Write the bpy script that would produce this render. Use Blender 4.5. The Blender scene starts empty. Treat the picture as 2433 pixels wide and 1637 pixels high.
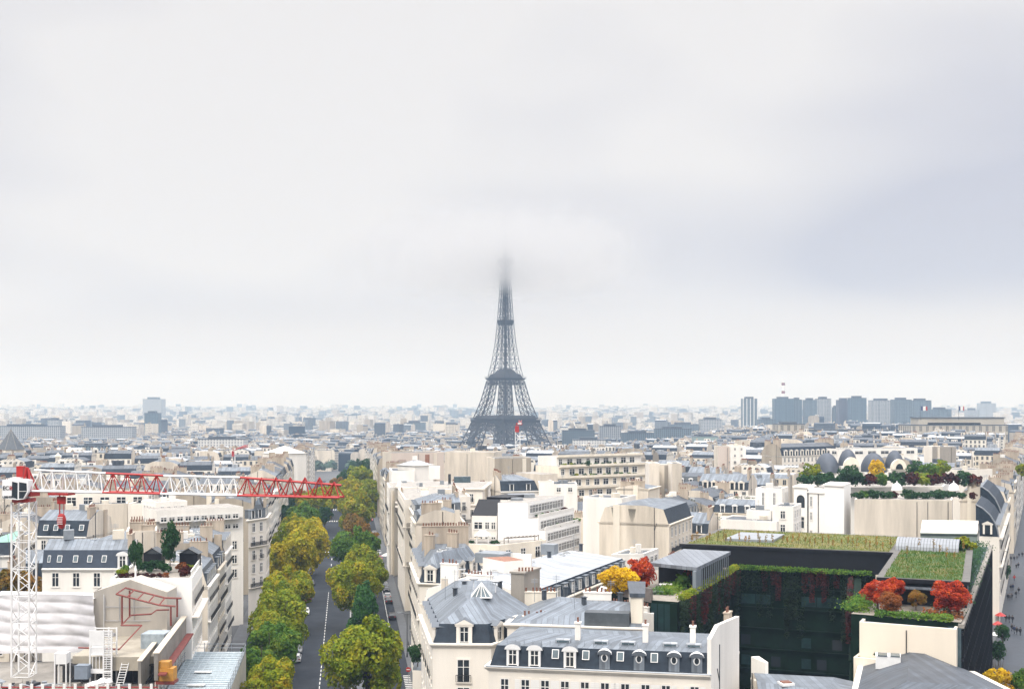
import bpy, math, random
from mathutils import Vector, Matrix, noise
sc = bpy.context.scene
COL = sc.collection
R = random.Random(11)
rad = math.radians
# ---------------------------------------------------------------- camera
EYE = 50.0; F = 2820.0; HY = 962.0; CX = 1216.5
cd = bpy.data.cameras.new('camera'); cam = bpy.data.objects.new('camera', cd); COL.objects.link(cam)
cam.location = (0, 0, EYE); cam.rotation_euler = (rad(90), 0, 0)
cd.sensor_width = 36; cd.lens = F/2433*36; cd.shift_y = (HY-818.5)/2433
cd.clip_start = 1; cd.clip_end = 30000
sc.camera = cam
# ---------------------------------------------------------------- world: overcast sky over a Nishita sky
SUN_EL, SUN_AZ = 48, 205      # azimuth clockwise from +Y: behind the camera, to its left
w = bpy.data.worlds.new('World'); sc.world = w; w.use_nodes = True
nt = w.node_tree; N = nt.nodes; L = nt.links; N.clear()
def nn(t, **k):
    n = N.new(t)
    for a, b in k.items(): setattr(n, a, b)
    return n
out = nn('ShaderNodeOutputWorld'); 
sky = nn('ShaderNodeTexSky', sky_type='NISHITA', sun_disc=False); sky.sun_elevation = rad(SUN_EL); sky.sun_rotation = rad(SUN_AZ)
tc = nn('ShaderNodeTexCoord'); sep = nn('ShaderNodeSeparateXYZ'); L.new(tc.outputs['Generated'], sep.inputs[0])
mp = nn('ShaderNodeMapping'); mp.inputs['Scale'].default_value = (1.0, 1.0, 2.5); mp.inputs['Location'].default_value = (2.35, 0.4, 0.12)
L.new(tc.outputs['Generated'], mp.inputs[0])
nz = nn('ShaderNodeTexNoise'); nz.inputs['Scale'].default_value = 1.9; nz.inputs['Detail'].default_value = 2.6; nz.inputs['Roughness'].default_value = 0.42
L.new(mp.outputs[0], nz.inputs['Vector'])
cr = nn('ShaderNodeValToRGB'); e = cr.color_ramp.elements
e[0].position = 0.34; e[0].color = (0.70, 0.71, 0.81, 1)
e[1].position = 0.55; e[1].color = (1.04, 1.02, 1.02, 1)
def mrg(src, a, b, c=0.0, d=1.0):
    n = nn('ShaderNodeMapRange', interpolation_type='SMOOTHSTEP'); n.inputs[1].default_value = a; n.inputs[2].default_value = b; n.inputs[3].default_value = c; n.inputs[4].default_value = d; L.new(src, n.inputs[0]); return n.outputs[0]
def mth(op, a, b=None):
    n = nn('ShaderNodeMath', operation=op)
    for i, v in enumerate((a, b)):
        if v is None: continue
        if isinstance(v, float): n.inputs[i].default_value = v
        else: L.new(v, n.inputs[i])
    return n.outputs[0]
# heavier cloud bellies to either side, low down, and a paler break high on the left
sides = mth('MULTIPLY', mrg(mth('ABSOLUTE', mth('ADD', sep.outputs['X'], 0.02)), 0.10, 0.40), mth('MULTIPLY', mrg(sep.outputs['Z'], 0.055, 0.12), mrg(sep.outputs['Z'], 0.16, 0.30, 1.0, 0.25)))
brk = mth('MULTIPLY', mrg(mth('ABSOLUTE', mth('ADD', sep.outputs['X'], 0.15)), 0.0, 0.28, 1.0, 0.0), mrg(sep.outputs['Z'], 0.10, 0.26))
L.new(mth('ADD', mth('SUBTRACT', nz.outputs['Fac'], mth('MULTIPLY', sides, 0.17)), mth('MULTIPLY', brk, 0.10)), cr.inputs[0])
# the band just over the roofs is clear, pale cloud light; an overcast sky grows brighter towards the zenith
hb_ = nn('ShaderNodeMapRange'); hb_.inputs[1].default_value = 0.05; hb_.inputs[2].default_value = 0.10; hb_.interpolation_type = 'SMOOTHSTEP'
_w = nn('ShaderNodeMath', operation='MULTIPLY_ADD'); _w.inputs[1].default_value = 0.07; L.new(nz.outputs['Fac'], _w.inputs[0]); _z = nn('ShaderNodeMath', operation='SUBTRACT'); L.new(sep.outputs['Z'], _w.inputs[2]); L.new(_w.outputs[0], _z.inputs[0]); _z.inputs[1].default_value = 0.033; L.new(_z.outputs[0], hb_.inputs[0])
mh = nn('ShaderNodeMixRGB'); mh.inputs[1].default_value = (0.965, 0.93, 0.92, 1); L.new(hb_.outputs[0], mh.inputs[0]); L.new(cr.outputs[0], mh.inputs[2])
ze = nn('ShaderNodeMapRange'); ze.inputs[1].default_value = 0.36; ze.inputs[2].default_value = 0.85; ze.inputs[3].default_value = 1.0; ze.inputs[4].default_value = 5.2
L.new(sep.outputs['Z'], ze.inputs[0])
vm = nn('ShaderNodeVectorMath', operation='SCALE'); L.new(mh.outputs[0], vm.inputs[0]); L.new(ze.outputs[0], vm.inputs['Scale'])
b1 = nn('ShaderNodeBackground'); L.new(sky.outputs[0], b1.inputs[0]); b1.inputs[1].default_value = 0.05
b2 = nn('ShaderNodeBackground'); L.new(vm.outputs[0], b2.inputs[0]); b2.inputs[1].default_value = 0.615
ms = nn('ShaderNodeMixShader'); ms.inputs[0].default_value = 0.93
L.new(b1.outputs[0], ms.inputs[1]); L.new(b2.outputs[0], ms.inputs[2]); L.new(ms.outputs[0], out.inputs[0])
# ---------------------------------------------------------------- sun, softened by the overcast
sd = bpy.data.lights.new('sun', 'SUN'); sd.energy = 1.5; sd.angle = rad(11); sd.color = (1.0, 0.94, 0.84)
so = bpy.data.objects.new('sun', sd); COL.objects.link(so)
a_, e_ = rad(SUN_AZ), rad(SUN_EL)
sdir = Vector((math.sin(a_)*math.cos(e_), math.cos(a_)*math.cos(e_), math.sin(e_)))
so.rotation_euler = sdir.to_track_quat('Z', 'Y').to_euler()
sc.view_settings.view_transform = 'Standard'; sc.view_settings.look = 'None'; sc.view_settings.exposure = 0.50; sc.view_settings.gamma = 1
cy = sc.cycles
cy.max_bounces = 12; cy.diffuse_bounces = 2; cy.glossy_bounces = 2; cy.transmission_bounces = 2; cy.volume_bounces = 10; cy.transparent_max_bounces = 8
cy.use_denoising = True; cy.use_adaptive_sampling = True; cy.adaptive_threshold = 0.02; cy.caustics_reflective = False; cy.caustics_refractive = False
try: cy.denoiser = 'OPENIMAGEDENOISE'
except Exception: pass
# ================================================================ materials
MATS = {}
def mat(name, col, rough=0.8, metal=0.0, var=0.0, scale=0.5, col2=None, bump=0.0, bscale=None, spec=0.5, streak=False, seams=0.0, coat=0.0, contrast=(0.35, 0.65), emit=None):
    if name in MATS: return MATS[name]
    m = bpy.data.materials.new(name); m.use_nodes = True; t = m.node_tree; b = t.nodes['Principled BSDF']
    b.inputs['Roughness'].default_value = rough; b.inputs['Metallic'].default_value = metal
    b.inputs['Specular IOR Level'].default_value = spec
    b.inputs['Base Color'].default_value = (*col, 1)
    if coat: b.inputs['Coat Weight'].default_value = coat
    nd = t.nodes; lk = t.links
    last = None
    if col2 is None and var: col2 = tuple(max(0, c*(1-var)) for c in col)
    if col2 is not None:
        tc = nd.new('ShaderNodeTexCoord'); g = nd.new('ShaderNodeNewGeometry'); n = nd.new('ShaderNodeTexNoise'); n.inputs['Scale'].default_value = scale; n.inputs['Detail'].default_value = 6
        n.inputs['Roughness'].default_value = 0.65
        if streak:
            mpn = nd.new('ShaderNodeMapping'); mpn.inputs['Scale'].default_value = (1.0, 1.0, 0.12); lk.new(g.outputs['Position'], mpn.inputs[0]); lk.new(mpn.outputs[0], n.inputs['Vector'])
        else: lk.new(g.outputs['Position'], n.inputs['Vector'])
        r = nd.new('ShaderNodeValToRGB'); r.color_ramp.elements[0].position = contrast[0]; r.color_ramp.elements[1].position = contrast[1]
        r.color_ramp.elements[0].color = (*col2, 1); r.color_ramp.elements[1].color = (*col, 1)
        lk.new(n.outputs['Fac'], r.inputs[0]); last = r.outputs[0]
    if seams:
        uv = nd.new('ShaderNodeTexCoord'); s = nd.new('ShaderNodeSeparateXYZ'); lk.new(uv.outputs['UV'], s.inputs[0])
        d = nd.new('ShaderNodeMath'); d.operation = 'DIVIDE'; d.inputs[1].default_value = seams; lk.new(s.outputs[0], d.inputs[0])
        f = nd.new('ShaderNodeMath'); f.operation = 'FRACT'; lk.new(d.outputs[0], f.inputs[0])
        c = nd.new('ShaderNodeMath'); c.operation = 'LESS_THAN'; c.inputs[1].default_value = 0.11; lk.new(f.outputs[0], c.inputs[0])
        # each sheet between two seams has weathered a little differently
        fl = nd.new('ShaderNodeMath'); fl.operation = 'FLOOR'; lk.new(d.outputs[0], fl.inputs[0])
        wn = nd.new('ShaderNodeTexWhiteNoise'); wn.noise_dimensions = '1D'; lk.new(fl.outputs[0], wn.inputs['W'])
        ma = nd.new('ShaderNodeMapRange'); ma.inputs[3].default_value = 0.70; ma.inputs[4].default_value = 1.18; lk.new(wn.outputs['Value'], ma.inputs[0])
        vs = nd.new('ShaderNodeVectorMath'); vs.operation = 'SCALE'; lk.new(last, vs.inputs[0]); lk.new(ma.outputs[0], vs.inputs['Scale'])
        mx = nd.new('ShaderNodeMixRGB'); lk.new(c.outputs[0], mx.inputs[0]); lk.new(vs.outputs[0], mx.inputs[1]); mx.inputs[2].default_value = (*[x*0.55 for x in col], 1)
        last = mx.outputs[0]
        bp = nd.new('ShaderNodeBump'); bp.inputs['Distance'].default_value = 0.05; bp.inputs['Strength'].default_value = 0.8; lk.new(c.outputs[0], bp.inputs['Height']); lk.new(bp.outputs[0], b.inputs['Normal'])
    if last: lk.new(last, b.inputs['Base Color'])
    if bump:
        g = nd.new('ShaderNodeNewGeometry'); n2 = nd.new('ShaderNodeTexNoise'); n2.inputs['Scale'].default_value = bscale or scale*4; n2.inputs['Detail'].default_value = 5; lk.new(g.outputs['Position'], n2.inputs['Vector'])
        bp = nd.new('ShaderNodeBump'); bp.inputs['Strength'].default_value = bump; bp.inputs['Distance'].default_value = 0.1; lk.new(n2.outputs['Fac'], bp.inputs['Height']); lk.new(bp.outputs[0], b.inputs['Normal'])
    MATS[name] = m
    return m
def winmat(name, col, sx=2.7, sy=3.1, glass=(0.035, 0.045, 0.055), col2=None):
    """wall whose rows of windows are laid out in metres (UV), for buildings too far to show a window's depth"""
    if name in MATS: return MATS[name]
    m = mat(name, col, 0.85, var=0.14, scale=0.15, col2=col2, streak=True); t = m.node_tree; nd = t.nodes; lk = t.links; b = nd['Principled BSDF']
    base = b.inputs['Base Color'].links[0].from_socket
    uv = nd.new('ShaderNodeTexCoord'); s = nd.new('ShaderNodeSeparateXYZ'); lk.new(uv.outputs['UV'], s.inputs[0])
    def M(op, a, c=None):
        n = nd.new('ShaderNodeMath'); n.operation = op
        for i, v in enumerate((a, c)):
            if v is None: continue
            if isinstance(v, (int, float)): n.inputs[i].default_value = v
            else: lk.new(v, n.inputs[i])
        return n.outputs[0]
    u = M('FRACT', M('DIVIDE', s.outputs[0], sx)); v = M('FRACT', M('DIVIDE', s.outputs[1], sy))
    mask = M('MULTIPLY', M('MULTIPLY', M('GREATER_THAN', u, 0.29), M('LESS_THAN', u, 0.71)), M('MULTIPLY', M('GREATER_THAN', v, 0.22), M('LESS_THAN', v, 0.85)))
    mull = M('MULTIPLY', M('GREATER_THAN', u, 0.485), M('LESS_THAN', u, 0.515)); mask = M('MULTIPLY', mask, M('SUBTRACT', 1.0, mull))
    mask = M('MULTIPLY', mask, M('GREATER_THAN', s.outputs[0], -500.0))
    mx = nd.new('ShaderNodeMixRGB'); lk.new(mask, mx.inputs[0]); lk.new(base, mx.inputs[1]); mx.inputs[2].default_value = (*glass, 1)
    lk.new(mx.outputs[0], b.inputs['Base Color'])
    lk.new(M('SUBTRACT', 0.85, M('MULTIPLY', mask, 0.6)), b.inputs['Roughness'])
    return m
STONES = [mat('stone_cream', (0.70, 0.63, 0.52), 0.85, var=0.16, scale=0.25, streak=True),
          mat('stone_pale', (0.78, 0.73, 0.65), 0.85, var=0.13, scale=0.3, streak=True),
          mat('stone_warm', (0.62, 0.55, 0.44), 0.85, var=0.18, scale=0.25, streak=True)]
WHITE = mat('white_render', (0.84, 0.81, 0.75), 0.8, var=0.18, scale=0.22, streak=True)
CREAMR = mat('cream_render', (0.80, 0.73, 0.61), 0.85, var=0.2, scale=0.3, streak=True)
PARTY = mat('party_wall', (0.70, 0.63, 0.53), 0.9, var=0.36, scale=0.22, streak=True, bump=0.1, bscale=6)
PARTY2 = mat('party_wall_brown', (0.40, 0.35, 0.28), 0.9, var=0.3, scale=0.3, streak=True)
PARTYG = mat('party_wall_grey', (0.34, 0.31, 0.27), 0.9, var=0.25, scale=0.3, streak=True)
SLATE = mat('slate', (0.020, 0.033, 0.050), 0.62, col2=(0.010, 0.017, 0.028), scale=1.2, bump=0.3, bscale=9, spec=.3)
SLATEG = mat('slate_grey', (0.075, 0.088, 0.10), 0.6, var=0.35, scale=0.9, bump=0.3, bscale=6)
ZINC = mat('zinc', (0.185, 0.215, 0.25), 0.5, metal=0.25, var=0.32, scale=0.5, seams=0.7)
ZINCB = mat('zinc_bright', (0.42, 0.45, 0.485), 0.5, metal=0.1, var=0.18, scale=0.35, seams=0.75)
ZINCD = mat('zinc_dark', (0.085, 0.102, 0.125), 0.5, metal=0.2, var=0.35, scale=0.5, seams=0.7)
ZINCS = [ZINC, ZINC, ZINCD, ZINCD, ZINCB]
GRAVEL = mat('roof_gravel', (0.36, 0.34, 0.31), 0.95, var=0.4, scale=0.9, bump=0.3, bscale=5)
TERR = mat('terracotta', (0.20, 0.085, 0.055), 0.8, var=0.35, scale=2.5)
BRICKC = mat('chimney_render', (0.50, 0.42, 0.33), 0.9, var=0.35, scale=0.8, streak=True)
BRICK = mat('brick', (0.30, 0.15, 0.10), 0.9, var=0.3, scale=2)
GLASS = mat('window_glass', (0.018, 0.024, 0.030), 0.12, spec=0.6)
GLASSB = mat('blue_glass', (0.07, 0.11, 0.13), 0.15, spec=0.6, var=0.5, scale=0.6)
FRAME = mat('white_paint', (0.72, 0.71, 0.68), 0.5)
IRON = mat('black_iron', (0.02, 0.022, 0.025), 0.5)
STEELG = mat('grey_steel', (0.30, 0.33, 0.36), 0.45, metal=0.4, var=0.2, scale=1)
WMET = mat('white_metal', (0.74, 0.74, 0.73), 0.4, var=0.08, scale=1)
REDP = mat('red_paint', (0.38, 0.014, 0.010), 0.45, var=0.15, scale=1)
OXIDE = mat('red_oxide_steel', (0.20, 0.035, 0.025), 0.6, var=0.3, scale=1)
ASPH = mat('asphalt', (0.028, 0.034, 0.043), 0.8, spec=.2, col2=(0.016, 0.020, 0.028), scale=0.18, bump=0.1, bscale=8)
PAVE = mat('pavement', (0.085, 0.093, 0.105), 0.6, var=0.3, scale=0.5)
PAINTW = mat('road_paint', (0.62, 0.62, 0.60), 0.7, var=0.25, scale=3)
CONC = mat('concrete', (0.27, 0.25, 0.22), 0.9, var=0.32, scale=0.35, bump=0.15, bscale=4)
BLACKM = mat('black_cladding', (0.008, 0.009, 0.013), 0.5, spec=.3, var=0.3, scale=1)
TEAL = mat('teal_glass', (0.010, 0.038, 0.040), 0.45, spec=.25, var=0.5, scale=0.8)
DKWALL = mat('dark_green_wall', (0.004, 0.016, 0.009), 0.8, spec=.1, var=0.5, scale=0.5)
# ================================================================ geometry helpers
class MB:
    def __init__(s): s.v = []; s.f = []; s.m = []; s.uv = []
    def face(s, pts, m=0, uv=None):
        i = len(s.v); s.v += [tuple(p) for p in pts]; s.f.append(tuple(range(i, i+len(pts)))); s.m.append(m)
        s.uv.append(uv or [(0, 0)]*len(pts))
    def wallq(s, a, b, z0, z1, m=0, blind=False):
        l = math.hypot(b[0]-a[0], b[1]-a[1]); o = -1000 if blind else 0
        n = max(1, round(l/2.7)); k = 0 if blind else n*2.7/max(l, .01)
        s.face([(a[0], a[1], z0), (b[0], b[1], z0), (b[0], b[1], z1), (a[0], a[1], z1)], m, [(o, z0-z1), (o+l*(k or 1), z0-z1), (o+l*(k or 1), 0), (o, 0)])
    def prism(s, fp, z0, z1, m=0, mt=None, bottom=False, blind=()):
        n = len(fp)
        for i in range(n): s.wallq(fp[i], fp[(i+1) % n], z0, z1, m, i in blind)
        s.face([(x, y, z1) for x, y in fp], m if mt is None else mt, [(x, y) for x, y in fp])
        if bottom: s.face([(x, y, z0) for x, y in reversed(fp)], m)
    def box(s, c, d, m=0, ang=0, bottom=True):
        x, y, z = c; a, b, h = d[0]/2, d[1]/2, d[2]/2; ca, sa = math.cos(ang), math.sin(ang)
        fp = [(x+p*ca-q*sa, y+p*sa+q*ca) for p, q in ((-a, -b), (a, -b), (a, b), (-a, b))]
        s.prism(fp, z-h, z+h, m, bottom=bottom)
    def bar(s, p, q, r=0.1, m=0, n=4, r2=None):
        p = Vector(p); q = Vector(q); d = q-p
        if d.length < 1e-6: return
        u = d.normalized().orthogonal().normalized(); v = d.normalized().cross(u); r2 = r if r2 is None else r2
        A = [p+(u*math.cos(t)+v*math.sin(t))*r for t in [2*math.pi*(k+.5)/n for k in range(n)]]
        B = [q+(u*math.cos(t)+v*math.sin(t))*r2 for t in [2*math.pi*(k+.5)/n for k in range(n)]]
        for k in range(n): s.face([A[k], A[(k+1) % n], B[(k+1) % n], B[k]], m)
        s.face(A[::-1], m); s.face(B, m)
    def lathe(s, prof, c=(0, 0, 0), n=16, m=0, sx=1, sy=1):
        rings = [[(c[0]+r*sx*math.cos(2*math.pi*k/n), c[1]+r*sy*math.sin(2*math.pi*k/n), c[2]+z) for k in range(n)] for r, z in prof]
        for a, b in zip(rings, rings[1:]):
            for k in range(n): s.face([a[k], a[(k+1) % n], b[(k+1) % n], b[k]], m)
    def loft(s, A, B, m=0):
        n = len(A)
        for i in range(n):
            a, b, c, d = A[i], A[(i+1) % n], B[(i+1) % n], B[i]
            l = math.dist(a, b)
            s.face([a, b, c, d], m if isinstance(m, int) else m[i], [(0, 0), (l, 0), (l, 1), (0, 1)])
    def mesh(s, name, mats, org=(0, 0, 0), smooth=False):
        me = bpy.data.meshes.new(name); o = Vector(org)
        me.from_pydata([(x-o.x, y-o.y, z-o.z) for x, y, z in s.v], [], s.f)
        for m in (mats if isinstance(mats, (list, tuple)) else [mats]): me.materials.append(m)
        me.polygons.foreach_set('material_index', s.m)
        uvl = me.uv_layers.new(name='UVMap'); flat = [c for f in s.uv for p in f for c in p[:2]]; uvl.data.foreach_set('uv', flat)
        if smooth:
            import bmesh
            bm = bmesh.new(); bm.from_mesh(me); bmesh.ops.remove_doubles(bm, verts=bm.verts, dist=1e-4); bm.to_mesh(me); bm.free()
            me.polygons.foreach_set('use_smooth', [True]*len(me.polygons))
        me.update(); return me
    def build(s, name, mats, parent=None, smooth=False):
        org = Vector(parent['_o']) if parent is not None and '_o' in parent else Vector((0, 0, 0))
        o = bpy.data.objects.new(name, s.mesh(name, mats, org, smooth)); COL.objects.link(o)
        if parent is not None: o.parent = parent
        o['_o'] = tuple(org)
        return o
def put(name, me, parent, loc, rz=0, sc_=(1, 1, 1), rot=None):
    o = bpy.data.objects.new(name, me); COL.objects.link(o)
    org = Vector(parent['_o']) if parent is not None and '_o' in parent else Vector((0, 0, 0))
    o.parent = parent; o.location = Vector(loc)-org; o.rotation_euler = rot or (0, 0, rz); o.scale = sc_
    return o
def sub(name, me, parent):
    o = bpy.data.objects.new(name, me); COL.objects.link(o); o.parent = parent; return o
def thing(name, label, cat, loc, group=None, rz=0):
    o = bpy.data.objects.new(name, None); COL.objects.link(o); o.location = loc; o.empty_display_size = .5; o.rotation_euler[2] = rz
    o['_o'] = tuple(loc); o['label'] = label; o['category'] = cat
    if group: o['group'] = group
    return o
def tag(o, label, cat, group=None):
    o['label'] = label; o['category'] = cat
    if group: o['group'] = group
    return o
def kind(o, k): o['kind'] = k; return o
def at(px, py, Y): return Vector(((px-CX)*Y/F, Y, EYE-(py-HY)*Y/F))
def atz(px, py, z):
    Y = (EYE-z)*F/(py-HY); return ((px-CX)*Y/F, Y)
def px_of(x, y, z): return (CX+x/y*F, HY+(EYE-z)*F/y)
def smooth(a, b, x):
    t = min(1, max(0, (x-a)/(b-a))); return t*t*(3-2*t)
def gz(x, y):
    r = math.hypot(x, y)
    if y <= 0: return 0.0
    az = math.degrees(math.atan2(x, y))
    z = -29*smooth(560, 1580, r)*(1-0.93*smooth(5, 14, az)*(1-smooth(1700, 2600, r)))
    return z+44*smooth(3500, 10500, r)
KD = Vector((0.409, 0.9126)); KP = Vector((0.9126, -0.409)); ID = Vector((-0.1377, 0.9905)); IP = Vector((0.9905, 0.1377))
def inset(fp, ds):
    n = len(fp); lines = []
    for i in range(n):
        a = Vector(fp[i]); b = Vector(fp[(i+1) % n]); d = (b-a).normalized(); nin = Vector((-d.y, d.x)); lines.append((a+nin*ds[i], d))
    res = []
    for i in range(n):
        p, d = lines[i-1]; q, e = lines[i]
        den = d.x*e.y-d.y*e.x
        if abs(den) < 1e-4: res.append((q.x, q.y)); continue
        t = ((q.x-p.x)*e.y-(q.y-p.y)*e.x)/den; r = p+d*t; res.append((r.x, r.y))
    return res
def cen(fp): return (sum(p[0] for p in fp)/len(fp), sum(p[1] for p in fp)/len(fp))
def facing(a, b):
    "does the wall a->b face the camera"
    n = (b[1]-a[1], -(b[0]-a[0])); m = ((a[0]+b[0])/2, (a[1]+b[1])/2); return -(n[0]*m[0]+n[1]*m[1]) > 0
def infr(a, b, pad=60):
    p = sorted((CX+q[0]/q[1]*F for q in (a, b))); return p[1] > -pad and p[0] < 2433+pad
# ---------------------------------------------------------------- shared unit meshes (outward is -Y, along the wall is X)
def frame_mb(w, h, z0=0, t=0.09, bars=1, y=-0.05):
    b = MB()
    for x in (-w/2+t/2, w/2-t/2): b.box((x, y, z0+h/2), (t, .06, h))
    for z in (z0+t/2, z0+h-t/2): b.box((0, y, z), (w-2*t, .06, t))
    for k in range(bars): b.box((-w/2+w*(k+1)/(bars+1), y, z0+h/2), (t, .06, h-2*t))
    b.box((0, y+.002, z0+h*0.66), (w-2*t, .05, t*.8))
    return b
def glass_mb(w, h, surround=True, z0=0, m=0):
    b = MB(); b.box((0, -.01, z0+h/2), (w, .04, h), 0)
    if surround:
        for x in (-w/2-.07, w/2+.07): b.box((x, -.015, z0+h/2), (.14, .08, h+.28), 1)
        b.box((0, -.02, z0+h+.07), (w, .1, .14), 1); b.box((0, -.05, z0-.07), (w+.1, .16, .14), 1)
    return b
UN = {}
def unit(key, fn):
    if key not in UN: UN[key] = fn()
    return UN[key]
def rail_mb(w):
    b = MB(); b.box((0, -.32, .95), (w, .06, .07)); b.box((0, -.32, .12), (w, .05, .05))
    n = max(3, int(w/.2))
    for k in range(n+1): b.box((-w/2+w*k/n, -.32, .53), (.045, .04, .8))
    b.box((0, -.16, 0.0), (w+.1, .32, .1), 1)
    return b
def win_meshes(w, h, stone, rail=False):
    k = (w, h, stone.name, rail)
    def mk():
        g = glass_mb(w, h).mesh('window', [GLASS, stone]); f = frame_mb(w, h).mesh('frame', FRAME)
        comb = MB(); a = glass_mb(w, h); comb.v, comb.f, comb.m, comb.uv = a.v, a.f, a.m, a.uv
        fb = frame_mb(w, h, t=.12); i = len(comb.v); comb.v += fb.v; comb.f += [tuple(x+i for x in q) for q in fb.f]; comb.m += [2]*len(fb.f); comb.uv += fb.uv
        if rail:
            fb = rail_mb(w+.3); i = len(comb.v); comb.v += fb.v; comb.f += [tuple(x+i for x in q) for q in fb.f]; comb.m += [1 if q else 3 for q in fb.m]; comb.uv += fb.uv
        c = comb.mesh('window', [GLASS, stone, FRAME, IRON]); r = rail_mb(w+.3).mesh('railing', [IRON, stone])
        return g, f, c, r
    return unit(k, mk)
NWIN = [0]
def add_window(par, p, z, ang, w, h, stone, near, rail=False):
    g, f, c, r = win_meshes(w, h, stone, rail); NWIN[0] += 1
    nx, ny = math.sin(ang), -math.cos(ang); loc = (p[0]+nx*.012, p[1]+ny*.012, z)
    if near:
        o = put('window', g, par, loc, ang); sub('frame', f, o)
        if rail: sub('railing', r, o)
    else: o = put('window', c, par, loc, ang)
    return o
def facade(par, a, b, ztop, floors, stone, sp=2.6, w=1.15, h=2.2, fh=3.15, near=False, rails=(), margin=.5, maxn=60, first=.75):
    "rows of windows under the eave, top row first"
    l = math.dist(a, b); n = max(1, int((l-2*margin)/sp+.5)); ang = math.atan2(b[1]-a[1], b[0]-a[0]); d = ((b[0]-a[0])/l, (b[1]-a[1])/l)
    k = 0
    for fl in range(floors):
        for i in range(n):
            if k >= maxn: return
            t = margin+(l-2*margin)*(i+.5)/n
            add_window(par, (a[0]+d[0]*t, a[1]+d[1]*t), ztop-first-h-fl*fh, ang, w, h, stone, near, fl in rails); k += 1
def pot_mesh(): 
    def mk():
        b = MB(); b.lathe([(.0, 0), (.13, 0), (.10, .38), (.13, .40), (.13, .52), (.0, .52)], n=8); return b.mesh('chimney_pot', TERR)
    return unit('pot', mk)
def chimney(par, x, y, z0, z1, l, ang, near=False, wdt=.62, m=None, pots=True, rnd=R):
    b = MB(); b.box((x, y, (z0+z1)/2), (l, wdt, z1-z0), 0, ang); b.box((x, y, z1+.08), (l+.16, wdt+.16, .16), 0, ang)
    n = max(1, int(l/.48)); pm = []
    for k in range(n):
        if rnd.random() < .12: continue
        t = -l/2+l*(k+.5)/n; pm.append((x+t*math.cos(ang), y+t*math.sin(ang), z1+.16, rnd.uniform(.8, 1.25)))
    if pots and not near:
        for p in pm: b.bar((p[0], p[1], p[2]), (p[0], p[1], p[2]+.55*p[3]), .13, 1, 5, .10)
    o = b.build('chimney', [m or BRICKC, TERR], par)
    if pots and near:
        for p in pm: put('chimney_pot', pot_mesh(), o, p[:3], 0, (1, 1, p[3]))
    return o
def dormer_meshes(k):
    def mk():
        b = MB(); g = MB()
        if k == 'ped':      # stone dormer under a pediment
            b.box((-.78, -.1, 1.05), (.42, .5, 2.1), 0); b.box((.78, -.1, 1.05), (.42, .5, 2.1), 0); b.box((0, -.1, 2.2), (2.3, .6, .22), 0)
            for y0, y1 in ((-.45, 2.0),):
                A = [(-1.25, y0, 2.32), (1.25, y0, 2.32), (0, y0, 2.95)]; B = [(-1.25, y1, 2.32), (1.25, y1, 2.32), (0, y1, 2.95)]
                b.face(A, 0); b.face([A[1], B[1], B[2], A[2]], 1); b.face([A[0], A[2], B[2], B[0]], 1); b.face([A[0], B[0], B[1], A[1]], 0)
            b.box((0, .9, 1.05), (1.9, 1.5, 2.1), 1); g.box((0, -.02, 1.05), (1.14, .3, 2.0), 0); fw = frame_mb(1.14, 1.95, .08, y=-.2)
        elif k == 'arch':   # zinc dormer with a round hood
            b.box((0, .75, .95), (1.5, 1.7, 1.9), 1); 
            n = 8; A = [(-.95*math.cos(math.pi*i/n), -.28, 1.85+.62*math.sin(math.pi*i/n)) for i in range(n+1)]; B = [(x, 1.6, z) for x, y, z in A]
            for i in range(n): b.face([A[i], B[i], B[i+1], A[i+1]], 1)
            b.face(A[::-1], 0); g.box((0, -.1, .98), (1.0, .08, 1.75), 0); fw = frame_mb(1.0, 1.75, .1, y=-.18)
            for x in (-.6, .6): b.box((x, -.14, .95), (.2, .2, 1.9), 0)
        elif k == 'oval':
            b.box((0, .6, .95), (1.25, 1.5, 1.9), 1)
            n = 8; A = [(-.85*math.cos(math.pi*i/n), -.34, 1.75+.55*math.sin(math.pi*i/n)) for i in range(n+1)]; B = [(x, 1.4, z) for x, y, z in A]
            for i in range(n): b.face([A[i], B[i], B[i+1], A[i+1]], 0)
            b.face(A[::-1], 1)
            n = 14; O = [(.40*math.cos(2*math.pi*i/n), -.20, 1.35+.50*math.sin(2*math.pi*i/n)) for i in range(n)]; I = [(.27*math.cos(2*math.pi*i/n), -.24, 1.35+.37*math.sin(2*math.pi*i/n)) for i in range(n)]
            for i in range(n): b.face([O[i], O[(i+1) % n], I[(i+1) % n], I[i]], 0)
            g.face([(x, -.21, z) for x, y, z in I], 0); fw = None
        else:               # plain zinc box dormer
            b.box((0, .8, .95), (1.35, 1.9, 1.9), 1); b.box((0, .75, 1.94), (1.6, 2.2, .1), 1)
            for x in (-.56, .56): b.box((x, -.16, .92), (.2, .08, 1.7), 0)
            g.box((0, -.15, .92), (.92, .06, 1.6), 0); fw = frame_mb(.92, 1.6, .12, y=-.2)
        return (b.mesh('dormer', [STONES[1] if k == 'ped' else WMET, ZINC]), g.mesh('window', GLASS), fw.mesh('frame', FRAME) if fw else None,)
    return unit(('dorm', k), mk)
def dormer(par, k, p, z, ang, s=1.0, near=False):
    b, g, f = dormer_meshes(k)
    o = put('dormer', b, par, (p[0], p[1], z), ang, (s, s, s)); sub('window', g, o)
    if near and f: sub('frame', f, o)
    return o
def skylight_mesh():
    def mk():
        b = MB(); b.box((0, 0, .06), (.95, 1.25, .12), 0); b.box((0, 0, .135), (.75, 1.05, .03), 1); return b.mesh('skylight', [WMET, GLASSB])
    return unit('skyl', mk)
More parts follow.
